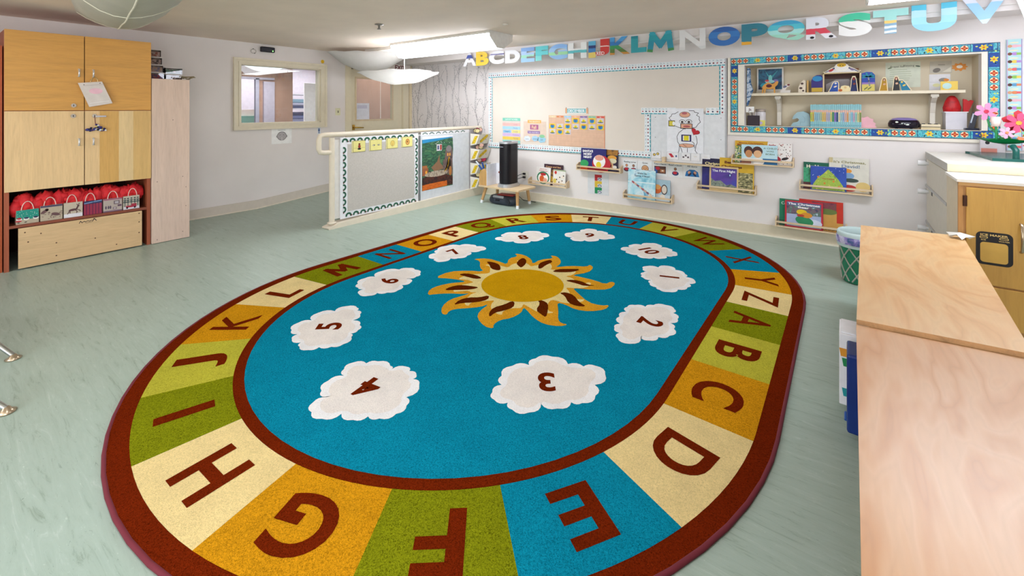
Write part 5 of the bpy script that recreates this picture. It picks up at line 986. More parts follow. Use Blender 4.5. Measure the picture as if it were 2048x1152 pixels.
def K7(a, f, w, h): rc(a, f, w, h, 0, 0, 1, .3, '#c9d4dc'); el(a, f, w, h, .32, .55, .26, .22, '#d9662c'); el(a, f, w, h, .36, .65, .15, .12, '#e8a45c', .0014); el(a, f, w, h, .7, .55, .17, .24, '#4a3a38', .0013); el(a, f, w, h, .7, .55, .13, .19, '#ded2c4', .0016); el(a, f, w, h, .62, .2, .13, .12, '#e9dccc', .0014)
book(-2.335, -1.965, .253, .38, .075, P('#5fb0cc'), K6, 'icy blue picture book reading Wake Up, Santa Claus!')
book(-2.03, -1.785, .253, .27, .05, P('#a9c4d2'), K7, 'pale blue picture book with an orange animal right of Wake Up, Santa Claus!')
def K8(a, f, w, h): rc(a, f, w, h, 0, 0, 1, .7, BLOTCH(('#1f1a5e', '#2f2a8a'), 8)); tx(a, f, w, h, 'Christmas', .55, .84, .085, '#f2e3a8', .85); tx(a, f, w, h, 'Trolls', .55, .71, .07, '#f2e3a8', .4); el(a, f, w, h, .6, .35, .2, .2, '#9c2834'); el(a, f, w, h, .62, .5, .12, .08, '#8fc4dc', .0014); el(a, f, w, h, .6, .62, .08, .05, '#c02838', .0014)
def K9(a, f, w, h): rc(a, f, w, h, .55, .0, .97, .58, BLOTCH(('#3a3a24', '#8a8458', '#d4c896', '#2a2a1c'), 26, .6, 3, 'CONSTANT', (1, 1, 2.5))); tx(a, f, w, h, "Bear's", .33, .87, .075, '#6a2a10', .36, b=.04); tx(a, f, w, h, 'Christmas', .36, .74, .075, '#6a2a10', .6, b=.04)
def K10(a, f, w, h):
    rc(a, f, w, h, .06, .1, .95, .93, BLOTCH(('#2f2a74', '#5a3a9c', '#3a44a8'), 6)); a.flat(f, [(.06*w, .1*h), (.95*w, .1*h), (.95*w, .2*h), (.75*w, .3*h), (.6*w, .24*h), (.4*w, .42*h), (.2*w, .38*h), (.06*w, .5*h)], .0012, BLOTCH(('#4a5450', '#8f9a8c', '#3a3f44'), 22)); tx(a, f, w, h, 'The First Night', .5, .82, .095, '#f0eef6', .8, b=.03); el(a, f, w, h, .72, .66, .02, .04, '#bfe8f6', .0014)
book(-1.40, -1.13, .47, .37, .048, P('#1c1740'), K8, 'navy picture book, left behind The First Night')
book(-1.20, -.835, .47, .39, .062, P('#d9ae2c'), K9, "golden yellow picture book reading Bear's Christmas")
book(-1.31, -.995, .47, .285, .078, P('#dcc08a'), K10, 'purple night picture book reading The First Night', tilt=.08)
def K11(a, f, w, h): tx(a, f, w, h, 'Merry Christmas,', .5, .91, .06, '#a0421c', .75); tx(a, f, w, h, 'BIG HUNGRY BEAR!', .5, .82, .075, '#8a2c14', .85, b=.04); rc(a, f, w, h, 0, 0, .3, .78, BLOTCH(('#c9b03c', '#3a7a4a', '#d9d4a8', '#2f6a9c', '#c0502c'), 26, .6, 3, 'CONSTANT'))
def K12(a, f, w, h):
    rc(a, f, w, h, .0, .0, 1, 1, '#bfe0ea'); rc(a, f, w, h, .0, .0, 1, .28, '#e9e4e2', .0009); rc(a, f, w, h, .6, .0, 1, .3, '#2a6a9c', .0011)
    for x, s in ((.2, 1), (.45, 1.15)): el(a, f, w, h, x, .66, .13*s, .26, '#4a2c2a', .0013); el(a, f, w, h, x+.01, .52, .10*s, .2, '#e2b286' if x > .3 else '#c98a58', .0017); el(a, f, w, h, x, .12, .17*s, .2, '#efe9e4', .0015)
    rc(a, f, w, h, 0, 0, .28, .2, '#8f5a44', .0019)
    for i, s in enumerate(('A CHILD', 'WAS', 'BORN')): tx(a, f, w, h, s, .8, .84-i*.15, .085, '#7a9484', [.36, .2, .24][i])
def K13(a, f, w, h):
    r = random.Random(31)
    for i in range(70): el(a, f, w, h, r.uniform(.04, .96), r.uniform(.05, .95), .022, .016, r.choice(['#3a2a2c', '#a8323c', '#7a4a2c', '#3a4a3a', '#c06a4a']), .0011, r.uniform(-1.5, 1.5))
    rc(a, f, w, h, .05, .5, .52, .82, '#eee2dc', .0014); tx(a, f, w, h, 'I SPY', .28, .66, .14, '#b02a34', .38, b=.03); rc(a, f, w, h, .05, .86, .35, .9, '#a8323c', .0015); el(a, f, w, h, .3, .25, .26, .16, '#a8283a', .0016); el(a, f, w, h, .72, .3, .15, .06, '#2a2024', .0016, .3); rc(a, f, w, h, .05, .42, .45, .46, '#4a9a7a', .0016)
book(-1.035, -.70, .815, .255, .045, P('#d9a82c'), K11, 'yellow picture book reading Merry Christmas, Big Hungry Bear!')
book(-.70, -.465, .815, .245, .058, P('#efe9e6'), K13, 'white speckled picture book reading I Spy on the highest ledge')
book(-.96, -.60, .815, .215, .078, P('#c9dfe6'), K12, 'picture book with two dark haired children reading A Child Was Born', tilt=.05)
def K14(a, f, w, h): rc(a, f, w, h, 0, 0, 1, .25, BLOTCH(('#7a2a34', '#3a1a24', '#a8483c'), 24)); rc(a, f, w, h, 0, .25, 1, .8, BLOTCH(('#1f7a54', '#3aa878', '#14503a'), 14, .5, 3)); tx(a, f, w, h, 'Hush!', .3, .85, .11, '#efe6d4', .4, b=.05)
def K15(a, f, w, h):
    rc(a, f, w, h, 0, 0, 1, 1, BLOTCH(('#1f3f9c', '#2f55b8'), 6)); a.flat(f, [(.03*w, .02*h)] + [(x*w, y*h) for x, y in ((.97, .02), (.9, .25), (.78, .5), (.65, .7), (.5, .9), (.38, .72), (.2, .5), (.08, .25))], .001, BLOTCH(('#5f8a2c', '#a8c44a', '#8fae3c', '#d9d45c'), 30, .5, 3)); tx(a, f, w, h, 'The Littlest', .5, .5, .06, '#b0402c', .36); r = random.Random(2)
    for i in range(16): el(a, f, w, h, r.uniform(.03, .97), r.uniform(.6, .95), .008, .012, '#e6ecf6', .0009)
    for x, y in ((.22, .55), (.4, .3), (.8, .2), (.65, .4), (.3, .15)): el(a, f, w, h, x, y, .03, .04, '#d9832c', .0014)
def K16(a, f, w, h):
    tx(a, f, w, h, "It's Christmas,", .52, .88, .07, '#8f8a5c', .8); tx(a, f, w, h, 'David!', .55, .76, .09, '#7a8ca0', .45); rc(a, f, w, h, 0, .85, .1, 1, '#c9b98c'); el(a, f, w, h, .45, .62, .13, .07, '#e0953c'); el(a, f, w, h, .5, .48, .14, .09, '#7fa4cc', .0013); el(a, f, w, h, .55, .35, .2, .06, '#3a4a44', .0014); el(a, f, w, h, .5, .12, .2, .1, '#b5302c', .0013); el(a, f, w, h, .85, .18, .18, .14, '#dcc07a', .0013)
book(-.36, -.09, .583, .285, .045, P('#14604a'), K14, 'dark green picture book, left on the rightmost ledge')
book(-.135, .195, .583, .35, .055, P('#dcd8cc'), K16, "pale picture book reading It's Christmas, David! at the right end")
book(-.295, .012, .583, .25, .078, P('#e8ecf4'), K15, 'blue picture book with a big green tree in front on the rightmost ledge', tilt=.05)
def K17(a, f, w, h): tx(a, f, w, h, 'Cozy', .28, .84, .1, '#e6efe6', .4); rc(a, f, w, h, 0, 0, 1, .2, '#1a5a40')
def K18(a, f, w, h):
    rc(a, f, w, h, .05, .05, .95, .95, '#a8b4d6'); rc(a, f, w, h, .05, .5, .95, .82, BLOTCH(('#2a3a5a', '#7a5a6a', '#4a7a6a', '#c4cce0'), 22, .5, 3), .001); rc(a, f, w, h, .05, .82, .95, .95, '#5a628c', .0011); el(a, f, w, h, .7, .22, .28, .16, '#d6dcf0', .0012); tx(a, f, w, h, 'The Christmas', .5, .89, .075, '#f4f2f2', .84, b=.04); tx(a, f, w, h, 'Bear', .5, .78, .075, '#f4f2f2', .3, b=.04)
    el(a, f, w, h, .45, .6, .14, .1, '#e9c41c', .0015); el(a, f, w, h, .58, .5, .15, .1, '#dc9030', .0017); el(a, f, w, h, .52, .28, .24, .17, '#2f8a5c', .0015, -.2); el(a, f, w, h, .42, .47, .1, .05, '#b83a2c', .0019)
def K19(a, f, w, h): rc(a, f, w, h, 0, .0, 1, .62, '#cf9c4c'); rc(a, f, w, h, .3, .62, .85, .95, BLOTCH(('#5a2440', '#8a3a4a', '#3a5a3a'), 14)); el(a, f, w, h, .65, .65, .22, .1, '#6a7a3c', .0013); rc(a, f, w, h, .86, .3, 1, 1, '#c8301c', .0012); tx(a, f, w, h, 'GOODNIGHT', .62, .06, .06, '#3a2a1c', .6, .002)
book(-.585, -.36, .155, .29, .045, P('#1a7a58'), K17, 'green picture book, left behind The Christmas Bear')
book(-.40, -.015, .155, .31, .055, P('#bc2c20'), K19, 'red and tan picture book, right behind The Christmas Bear')
book(-.53, -.185, .155, .285, .078, P('#c0283a'), K18, 'red framed picture book reading The Christmas Bear', tilt=.05)
# ------------------------------------------------ letters of the alphabet banner
LY = 5.395; LFm = BACK(LY)
def art(*a, **k): return BANDS(*a, **k)
AB = dict(A=[(0, '#eceaf0'), (.62, '#4a5aa8'), (.9, '#eceaf0')], B=[(0, '#f2c93c'), (.9, '#f6d560')], C=[(0, '#f0eff2'), (.75, '#8a84b0'), (.85, '#f0eff2')], D=[(0, '#efe9e4'), (.15, '#f2f1f4')], E=[(0, '#9fc9ec'), (.35, '#9fdcc4'), (.55, '#b0cdf0'), (.8, '#86aee4')], F=[(0, '#7fdcd8'), (.4, '#5fcbd0')], G=[(0, '#8fbce8'), (.35, '#9fdca8'), (.55, '#9cc4ec'), (.8, '#88b4ea')], H=[(0, '#eef0f0'), (.4, '#5cc0c8'), (.58, '#f0f0f0')],
          I=[(0, '#e9cf6c'), (.4, '#3f86c8'), (.62, '#2a3a78'), (.8, '#5fb4dc')], J=[(0, '#d23a36'), (.58, '#f0dcd8'), (.64, '#d23a36')], K=[(0, '#c98a3c'), (.18, '#5a7a3c'), (.38, '#3f9a5c'), (.58, '#2f7ac0'), (.8, '#4fa0dc')], L=[(0, '#2fa0ac'), (.9, '#1f8c9c')], M=[(0, '#3a8a4c'), (.2, '#1f8fa8'), (.6, '#1a9aa8'), (.85, '#2fa4b8')], N=[(0, '#d9d9da'), (.2, '#e4e3e4')], O=[(0, '#1f6ab8'), (.5, '#2a78c4'), (.8, '#1f5ca8')], P=[(0, '#e8a81c'), (.22, '#1f7a90')],
          Q=[(0, '#9fdcc8'), (.4, '#a8e4e0'), (.6, '#4fc4d8'), (.85, '#3aa8d4')], R=[(0, '#e8e6ee'), (.3, '#d93a50'), (.55, '#e6e8f4')], S=[(0, '#f0efee'), (.7, '#3fc8a0')], T=[(0, '#7fa8c4'), (.1, '#e6eef4'), (.2, '#86acc8'), (.3, '#e6eef4'), (.4, '#86acc8'), (.5, '#f4cc6c'), (.6, '#a4e0dc')], U=[(0, '#8fd0f0'), (.35, '#9fdcec'), (.6, '#b4e2ee'), (.85, '#4fc0e0')], V=[(0, '#cfe4f6'), (.2, '#9cccf0'), (.75, '#dfe4f4')], W=[(0, '#f2f0ee'), (.6, '#f6f4f4')])
BOX = dict(A=(926, 105, 952, 133), B=(952, 102, 977, 132), C=(978, 101, 1008, 129), D=(1010, 99, 1040, 127), E=(1042, 94, 1069, 125), F=(1071, 91, 1096, 122), G=(1097, 87, 1135, 120), H=(1136, 84, 1173, 118), I=(1177, 81, 1191, 117), J=(1190, 77, 1218, 112), K=(1220, 72, 1260, 110), L=(1262, 70, 1293, 106), M=(1294, 62, 1348, 104), N=(1359, 57, 1411, 100), O=(1417, 52, 1480, 93), P=(1483, 45, 1536, 90), Q=(1535, 39, 1610, 83), R=(1612, 32, 1675, 79), S=(1677, 24, 1744, 74), T=(1746, 17, 1817, 69), U=(1823, 5, 1914, 64), V=(1918, -16, 2022, 49), W=(2022, -34, 2140, 46))
DESC = dict(A='white letter A with a blue patch', B='yellow letter B', C='white letter C with a lilac stroke', D='white letter D', E='pale blue and green letter E', F='turquoise letter F', G='pale blue and green letter G', H='white letter H with a teal bar', I='blue and yellow letter I', J='red letter J with RED written on it', K='blue and green letter K', L='teal letter L', M='teal letter M with a green foot', N='grey white letter N', O='deep blue letter O', P='teal and orange letter P', Q='turquoise letter Q', R='white letter R with a red band', S='white letter S with a green top', T='pale turquoise letter T with blue stripes', U='sky blue letter U', V='pale blue letter V', W='white letter W cut by the right edge')
for ch_, (x0, y0, x1, y1) in BOX.items():
    p, q = B(x0, (y0+y1)/2+(y1-y0)/2, LY), B(x1, (y0+y1)/2-(y1-y0)/2, LY)
    pa, pb_ = B((x0+x1)/2, y1, LY), B((x0+x1)/2, y0, LY); cx, cz = (p[0]+q[0])/2, (pa[1]+pb_[1])/2; W2, H2 = q[0]-p[0], (pb_[1]-pa[1])*.93
    st = AB[ch_]; mt = BANDS(tuple(st), 'Z', .12, .45, nscale=9); m = MB()
    m.text(LFm, ch_, cx, cz, .2, 0, mt, (.075 if ch_ in 'OCGQDUSIJLTF' else .055) if ch_ not in 'MWNVKA' else (.03 if ch_ in 'NVKA' else .012), width=W2, depth=.006, tall=H2)
    o = m.build('banner_letter', label=DESC[ch_] + ' in the alphabet banner', cat='letter', origin=(cx, LY, cz))
    if ch_ == 'J': a = MB(); a.text(LFm, 'RED', cx-.02, cz-H2*.36, .045, .001, PAPER, .01, .11); a.build('word', o)
    if ch_ == 'R':
        a = MB(); 
        for s in (-.3, .3): a.ell(LFm, cx+s*W2, cz-H2*.42, .018, .012, .001, INK)
        a.build('wheel_marks', o)
for x0, x1 in ((926, 1413), (1413, 2047)):
    p, q = B(x0, 110 if x0 < 1000 else 70, 5.41), B(x1, 70, 5.41)
m = MB(); m.tube([(-4.28, 5.412, 2.30), (-2.0, 5.412, 2.285), (0.2, 5.412, 2.30), (1.9, 5.412, 2.31)], .0025, P('#e6e4e0'), 6); m.build('white_string', label='thin white cord carrying the alphabet banner along the soffit', cat='cord')
# ================================================================== NICHE WITH SHELF
t = thing('niche_border', (.01, YB, 1.16), 'mosaic patterned border strip around the wall niche in turquoise, red and yellow', 'border')
OX0, OX1, OZ0, OZ1 = -1.085, 1.11, 1.165, 2.038; BWd = .078
TQ, DKB, RED_, YL, CRM = BLOTCH(('#1f9fb8', '#5fc4cc', '#2f86b0', '#a9d8c0'), 40, .5, 2, 'CONSTANT'), P('#17305a'), P('#c23a1e'), P('#e9cf3a'), P('#f2e6c0')
def mosaic(a0, b0, a1, b1):
    ln = math.hypot(a1-a0, b1-b0); f = BACK(YB-.001).sub(a0, b0, 0, math.atan2(b1-b0, a1-a0)); m = MB(); h = BWd/2
    m.fbox(f, 0, ln, -h, h, .001, .004, DKB); m.rect(f, .003, -h+.005, ln-.003, h-.005, .0044, TQ); x = .03; k = 0; r = random.Random(int(ln*77))
    while x < ln-.05:
        if k % 2 == 0:
            for i in range(3):
                if x > ln-.03: break
                m.ell(f, x, 0, .030, .030, .0048, DKB, 14); m.ell(f, x, 0, .027, .027, .0051, CRM, 14)
                for q in range(4): m.ell(f, x+.013*math.cos(q*PI/2), .013*math.sin(q*PI/2), .012, .009, .0054, RED_, 8, q*PI/2)
                m.ell(f, x, 0, .007, .007, .0057, P('#e88a2c'), 8); x += .064
            m.rect(f, x-.026, -h+.004, x-.022, h-.004, .0055, DKB)
        else:
            if k % 4 == 3: m.rect(f, x-.01, -h+.006, x+.12, h-.006, .0047, P('#1f4a9c'))
            for i in range(9): m.ell(f, x+r.uniform(0, .15), r.uniform(-.024, .024), .009, .006, .005, P(r.choice(['#7fb85a', '#3f8ac0', '#c9dc6a', '#2f6aa8'])), 6, r.uniform(0, 3))
            if x+.08 < ln:
                for q in range(6): m.ell(f, x+.06+.018*math.cos(q*PI/3), .016*math.sin(q*PI/3), .012, .008, .0053, YL, 8, q*PI/3)
                m.ell(f, x+.06, 0, .009, .009, .0056, P('#e0701f'), 8)
            x += .17; m.rect(f, x-.026, -h+.004, x-.022, h-.004, .0055, DKB)
        k += 1
    m.build('mosaic_strip', t)
mosaic(OX0, OZ1-BWd/2, OX1, OZ1-BWd/2); mosaic(OX0, OZ0+BWd/2, OX1, OZ0+BWd/2); mosaic(OX0+BWd/2, OZ0+BWd, OX0+BWd/2, OZ1-BWd); mosaic(OX1-BWd/2, OZ0+BWd, OX1-BWd/2, OZ1-BWd)
m = MB(); CS = P('#ece4d6', .4, 0, .03)
for a in ((OX0+BWd+.002, NX0, OZ0+BWd+.002, OZ1-BWd-.002), (NX1, OX1-BWd-.002, OZ0+BWd+.002, OZ1-BWd-.002), (NX0, NX1, NZ1, OZ1-BWd-.002), (NX0, NX1, OZ0+BWd+.002, NZ0)): m.fbox(BW, *a, .001, .018, CS)
for a in ((OX0-.03, OX1+.03, OZ0-.032, OZ0-.002), (OX0-.03, OX0-.004, OZ0-.002, OZ1+.01)): m.fbox(BW, *a, .001, .022, CS)
S('trim_4', m)
SH = thing('niche_shelf', (0, 6.0, 1.59), 'long cream shelf on two curved brackets inside the wall niche', 'shelf')
m = MB(); m.box(-.895, .905, 5.88, 6.165, 1.592, 1.622, P('#e6dac2', .5)); m.build('shelf_board', SH, bevel=.003)
for x in (-.62, .70):
    m = MB(); f = FR((x, 0, 0), (0, 1, 0), (0, 0, 1)); BR = P('#ded8cd', .4)
    m.prism(f, [(6.16, 1.585), (5.94, 1.585), (5.94, 1.55), (6.03, 1.50), (6.08, 1.40), (6.08, 1.245), (6.16, 1.245)], -.02, .02, BR); m.box(x-.03, x+.03, 5.93, 5.96, 1.56, 1.588, BR); m.build('bracket', SH, bevel=.003)
ZS, ZN = 1.623, 1.2415; NB_ = BACK(6.169)
def cut(name, pts, x, y, z, th, mat, label, cat, deco=None, group=None, edge=None):
    """flat wooden cut-out figure with real thickness standing at (x, y, z)"""
    f = BACK(y).sub(x, z, 0); m = MB(); m.prism(f, pts, -th, 0, edge or P('#dcc49c'), None); m.flat(f, pts, .0006, mat)
    o = m.build(name, label=label, cat=cat, group=group)
    if deco: a = MB(); deco(a, f); a.build('painted_detail', o)
    return o
# upper shelf
f = BACK(6.12); m = MB(); m.fbox(f, -.855, -.58, 1.655, 1.93, .0, .006, P('#efece8')); d = m.build('angel_picture', label='dark blue and teal picture with a glowing winged shape in the niche', cat='picture', origin=(-.72, 6.12, ZS+.002))
m = MB(); m.rect(f, -.84, 1.672, -.595, 1.915, .0064, BLOTCH(('#0c1438', '#14305a', '#1f6a8c', '#0f1a3c'), 9, .5, 5)); m.flat(f, [(-.72, 1.82), (-.77, 1.9), (-.74, 1.83)], .007, P('#3fa8b0')); m.flat(f, [(-.71, 1.82), (-.63, 1.905), (-.69, 1.81)], .007, P('#3f9aa8')); m.ell(f, -.715, 1.80, .02, .045, .0072, P('#7fd0cc')); m.ell(f, -.72, 1.765, .05, .02, .0074, P('#a8e0e4')); m.ell(f, -.77, 1.72, .05, .03, .007, P('#3fb0c8')); m.ell(f, -.66, 1.77, .03, .02, .007, P('#8a7ab8')); m.build('painting', d)
m = MB(); m.fbox(BACK(6.11), -.86, -.57, ZS, 1.655, .002, .03, P('#e6dccb')); m.build('picture_stand', label='low cream stand under the dark blue picture in the niche', cat='stand')
cam_p = [(-.085, 0), (-.075, .075), (-.09, .06), (-.06, .10), (-.02, .13), (.02, .105), (.045, .115), (.065, .14), (.085, .13), (.075, .095), (.05, .07), (.055, 0), (.04, 0), (.035, .05), (0, .045), (-.04, .05), (-.05, 0), (-.06, 0), (-.062, .05), (-.072, 0)]
cut('wooden_camel', [(x*1.0, z) for x, z in cam_p][::-1], -.70, 5.96, ZS, .02, P('#e0a04c'), 'flat wooden orange camel figure left on the niche shelf', 'figure', lambda a, f: (a.ell(f, -.01, .085, .03, .02, .0012, P('#5a1f2a'), 12), a.ell(f, -.03, .145, .022, .012, .0012, P('#c9404a'), 10)))
cut('wooden_figure', [(-.05, 0), (.045, 0), (.05, .03), (.0, .03), (.01, .06), (.045, .08), (.03, .10), (.0, .095), (-.02, .05), (-.05, .03)], -.545, 5.95, ZS, .015, P('#e6e0da'), 'flat wooden grey and white goose figure right of the camel', 'figure', lambda a, f: (a.ell(f, -.005, .07, .02, .012, .0012, P('#6a6a8a'), 10, .4), a.ell(f, .03, .09, .014, .01, .0014, P('#7a2a34'), 8)))
cut('wooden_sheep', [(-.035, 0), (.03, 0), (.034, .09), (.03, .13), (.01, .14), (-.012, .11), (-.036, .06)], -.385, 5.95, ZS, .02, P('#e9dcc8'), 'flat wooden sheep figure with dark outlines left of the stable', 'figure', lambda a, f: [a.ell(f, *q, .0012, P('#4a342f'), 10) for q in ((0, .10, .014, .012), (-.012, .05, .016, .012), (.01, .02, .01, .01))])
cut('wooden_block', [(-.008, 0), (.008, 0), (.008, .135), (-.008, .135)], -.335, 5.99, ZS, .06, P('#d9b06a'), 'narrow tan wooden block between the sheep and the stable', 'block')
# stable
st = thing('nativity_stable', (-.03, 6.0, ZS), 'wooden toy stable with arched blue roof and palm wings on the niche shelf', 'toy stable')
WDE = P('#e0caa0'); f = BACK(5.96)
m = MB(); arch = [(-.30, 0), (-.195, 0), (-.195, .17), (-.21, .19), (-.25, .19), (-.285, .17), (-.30, .13)]
m.prism(f.sub(0, ZS), arch, -.015, 0, WDE); m.flat(f.sub(0, ZS), arch, .0008, P('#3a2f7a')); m.rect(f.sub(0, ZS), -.298, .005, -.198, .05, .0012, P('#c9a83c')); m.ell(f.sub(0, ZS), -.245, .15, .045, .03, .0014, P('#2f8ac0'), 14); m.build('side_wing', st)
m = MB(); arch = [(.14, 0), (.25, 0), (.25, .17), (.225, .20), (.18, .205), (.14, .19)]
g = f.sub(0, ZS); m.prism(g, arch, -.015, 0, WDE); m.flat(g, arch, .0008, P('#2f4aa8')); m.rect(g, .142, .004, .248, .075, .0012, P('#d9c96a')); m.rect(g, .142, .075, .248, .095, .0013, P('#9a7ac0')); m.line(g, [(.205, .06), (.2, .11), (.195, .15)], .012, .0016, P('#8a8a94'))
for a_ in (.3, 1.0, 1.9, 2.7, -.3, 3.4): m.ell(g, .195+.03*math.cos(a_), .155+.018*math.sin(a_), .028, .009, .0019, P('#1f8aa0'), 10, a_)
for i in range(6): m.ell(g, .165+.01*i, .025+.008*(i % 3), .012, .004, .0019, P('#5a6a3c'), 6, 1.2)
m.build('side_wing', st)
m = MB(); m.fbox(g, -.19, .13, 0, .225, -.135, -.125, P('#6a625e')); m.fbox(g, -.195, -.183, 0, .225, -.125, .0, WDE); m.fbox(g, .123, .135, 0, .225, -.125, .0, WDE); m.fbox(g, -.195, .135, .20, .212, -.125, .0, WDE); m.fbox(g, -.183, .123, .15, .2, -.124, -.118, P('#4a2a24')); m.flat(g, [(-.17, .01), (-.17, .09), (-.08, .14), (.03, .14), (.11, .09), (.11, .01)][::-1], -.1245, P('#a8a2a6')); m.build('stall', st)
m = MB(); ar = [(-.19+.32*i/16, .212+.075*math.sin(PI*i/16)) for i in range(17)]
m.prism(g, ar[::-1], -.016, .002, P('#efe6d4')); m.flat(g, [(x*1+(-.03-x)*.06, .212+(z-.212)*.85) for x, z in ar][::-1], .003, P('#26306a')); m.flat(g, [(x+(-.03-x)*.12, .212+(z-.212)*.62) for x, z in ar][::-1], .0036, P('#e9e6e6'))
m.ell(g, -.12, .235, .025, .012, .0042, P('#b83a3a'), 10, .5); m.ell(g, .06, .238, .022, .012, .0042, P('#8a7a9a'), 10, -.4); m.build('roof_arch', st)
m = MB(); m.prism(g, [(-.03+.062*math.cos(a), .265+.047*math.sin(a)) for a in [2*PI*i/24 for i in range(24)]], .004, .012, P('#f2ede6')); m.ell(g, -.03, .288, .04, .022, .0125, P('#dcb02c'), 16); m.ell(g, -.042, .28, .006, .004, .013, INK, 8); m.ell(g, -.018, .28, .006, .004, .013, INK, 8); m.build('medallion', st)
cr = thing('wooden_cross', (-.0, 6.16, 1.8), 'brown wooden cross on the niche back wall behind the stable', 'cross')
m = MB(); CRW = WOOD('#a8672f', 2, .7); m.fbox(BACK(6.165), -.035, .02, 1.72, 1.955, .0, .014, CRW); m.build('upright', cr); m = MB(); m.fbox(BACK(6.165), -.14, .12, 1.845, 1.885, .0005, .013, WOOD('#a8672f', 0, .7)); m.build('crossbar', cr)
def robe(w_, h): return [(-w_*.5, 0), (w_*.5, 0), (w_*.36, h*.55), (w_*.3, h*.8), (w_*.16, h), (-w_*.16, h), (-w_*.3, h*.8), (-w_*.34, h*.5)]
def rb(name, x, w_, h, robec, headc, scarf, label, yy=5.93, lean=0, base='#f0dfb8'):
    pts = [(px+lean*pz, pz) for px, pz in robe(w_, h)]
    def deco(a, f):
        a.flat(f, [(px*.78+lean*pz*1.0, pz*.9+.004) for px, pz in robe(w_, h)], .001, P(robec)); a.ell(f, lean*h*.85, h*.82, w_*.15, h*.11, .0016, P(scarf), 12); a.ell(f, lean*h*.85, h*.8, w_*.1, h*.08, .002, P(headc), 12); a.ell(f, w_*.05+lean*h*.5, h*.5, w_*.16, h*.07, .0016, P(headc), 10, .5)
    cut(name, pts, x, yy, ZS, .02, P(base), label, 'figure', deco)
rb('wooden_figure', -.10, .10, .115, '#2a52a8', '#f0ddc8', '#3a6ac8', 'flat wooden figure in blue kneeling left inside the stable', 5.945, .2)
rb('wooden_figure', .075, .075, .165, '#1f2a5e', '#8a3a2c', '#7a1f2a', 'flat wooden figure in dark blue with red hair standing right inside the stable', 5.945)
cut('wooden_crib', [(-.05, 0), (.04, 0), (.05, .03), (.04, .06), (.0, .07), (-.03, .06), (-.035, .035), (-.05, .035)], -.005, 5.94, ZS, .02, P('#f2dfae'), 'flat wooden crib figure in cream and orange in the middle of the stable', 'figure', lambda a, f: (a.ell(f, -.035, .017, .018, .014, .0012, P('#c96a2c'), 10), a.ell(f, .008, .045, .012, .012, .0014, P('#e6c48a'), 10)))
rb('wooden_figure', .315, .075, .14, '#b88a1c', '#d9a888', '#5a3a2c', 'flat wooden figure in a golden robe just right of the stable', 5.93, .05)
rb('wooden_figure', .415, .07, .15, '#2a2a2c', '#e0b494', '#7a2a20', 'flat wooden figure in a black robe with a gold front on the niche shelf', 5.93)
rb('wooden_figure', .49, .09, .11, '#1f7a9c', '#e6c04c', '#1f6a8c', 'flat wooden kneeling figure in turquoise, rightmost of the wooden figures', 5.93, -.35)
m = MB(); fr_ = NB_; m.rect(fr_, .345, 1.665, .62, 1.93, .001, P('#dbe0cf')); 
for i in range(6): m.line(fr_, [(.375+r.uniform(0, .01), 1.85-i*.022), (.56-r.uniform(0, .05), 1.85-i*.022)], .003, .0014, P('#8a9a6a'))
m.text(fr_, 'Prayer for', .44, 1.885, .02, .0014, P('#5a5a4a'), 0); m.text(fr_, 'Blessing', .53, 1.89, .02, .0014, P('#5a5a4a'), 0); m.ell(fr_, .38, 1.87, .02, .006, .0014, P('#6a7a5a'), 8, .3); m.ell(fr_, .6, 1.88, .02, .007, .0014, P('#5a6a5a'), 8, -.2); m.build('prayer_sheet', label='pale green written sheet on the niche back wall behind the dark robed figure', cat='sheet')
m = MB(); m.fbox(fr_, .69, .85, 1.80, 1.92, .001, .004, P('#c9c2b4')); m.ell(fr_, .74, 1.83, .03, .022, .0044, P('#7a736c'), 12, .4); m.flat(fr_, [(.78, 1.81), (.845, 1.81), (.845, 1.86), (.82, 1.84)][::-1], .0044, P('#e6e0d0')); m.line(fr_, [(.75, 1.885), (.80, 1.882)], .003, .0044, INK); m.build('photo_print', label='grey photo print pinned high on the right of the niche back wall', cat='photo')
m = MB(); m.prism(fr_, [(.905+(.052+.007*math.cos(9*a))*math.cos(a), 1.855+(.036+.006*math.cos(9*a))*math.sin(a)) for a in [2*PI*i/54 for i in range(54)]], .001, .004, P('#e8943c')); m.ell(fr_, .905, 1.857, .022, .016, .0044, P('#f4ece0'), 14); m.build('flower_cutout', label='orange flower shaped paper cutout at the top right of the niche back wall', cat='cutout')
m = MB(); m.fbox(fr_, .685, .84, 1.625, 1.79, .001, .003, P('#ecebf0')); m.ell(fr_, .79, 1.73, .035, .022, .0034, P('#9a948c'), 12); m.line(fr_, [(.69, 1.71), (.835, 1.71)], .002, .0034, P('#b9b6be')); m.ell(fr_, .74, 1.68, .03, .018, .0034, P('#e9e6b4'), 12); m.build('pinned_sheet', label='white sheet with small drawings under the grey photo in the niche', cat='sheet')
m = MB(); m.fbox(BACK(5.97), .745, .865, ZS, ZS+.085, -.012, 0, P('#efce62')); m.ell(BACK(5.97), .79, ZS+.04, .033, .03, .0006, P('#bfe0e0'), 16); m.ell(BACK(5.97), .785, ZS+.098, .02, .014, .0006, P('#d9802c'), 10); m.build('yellow_card', label='small yellow card with a pale blue oval on the niche shelf', cat='card')
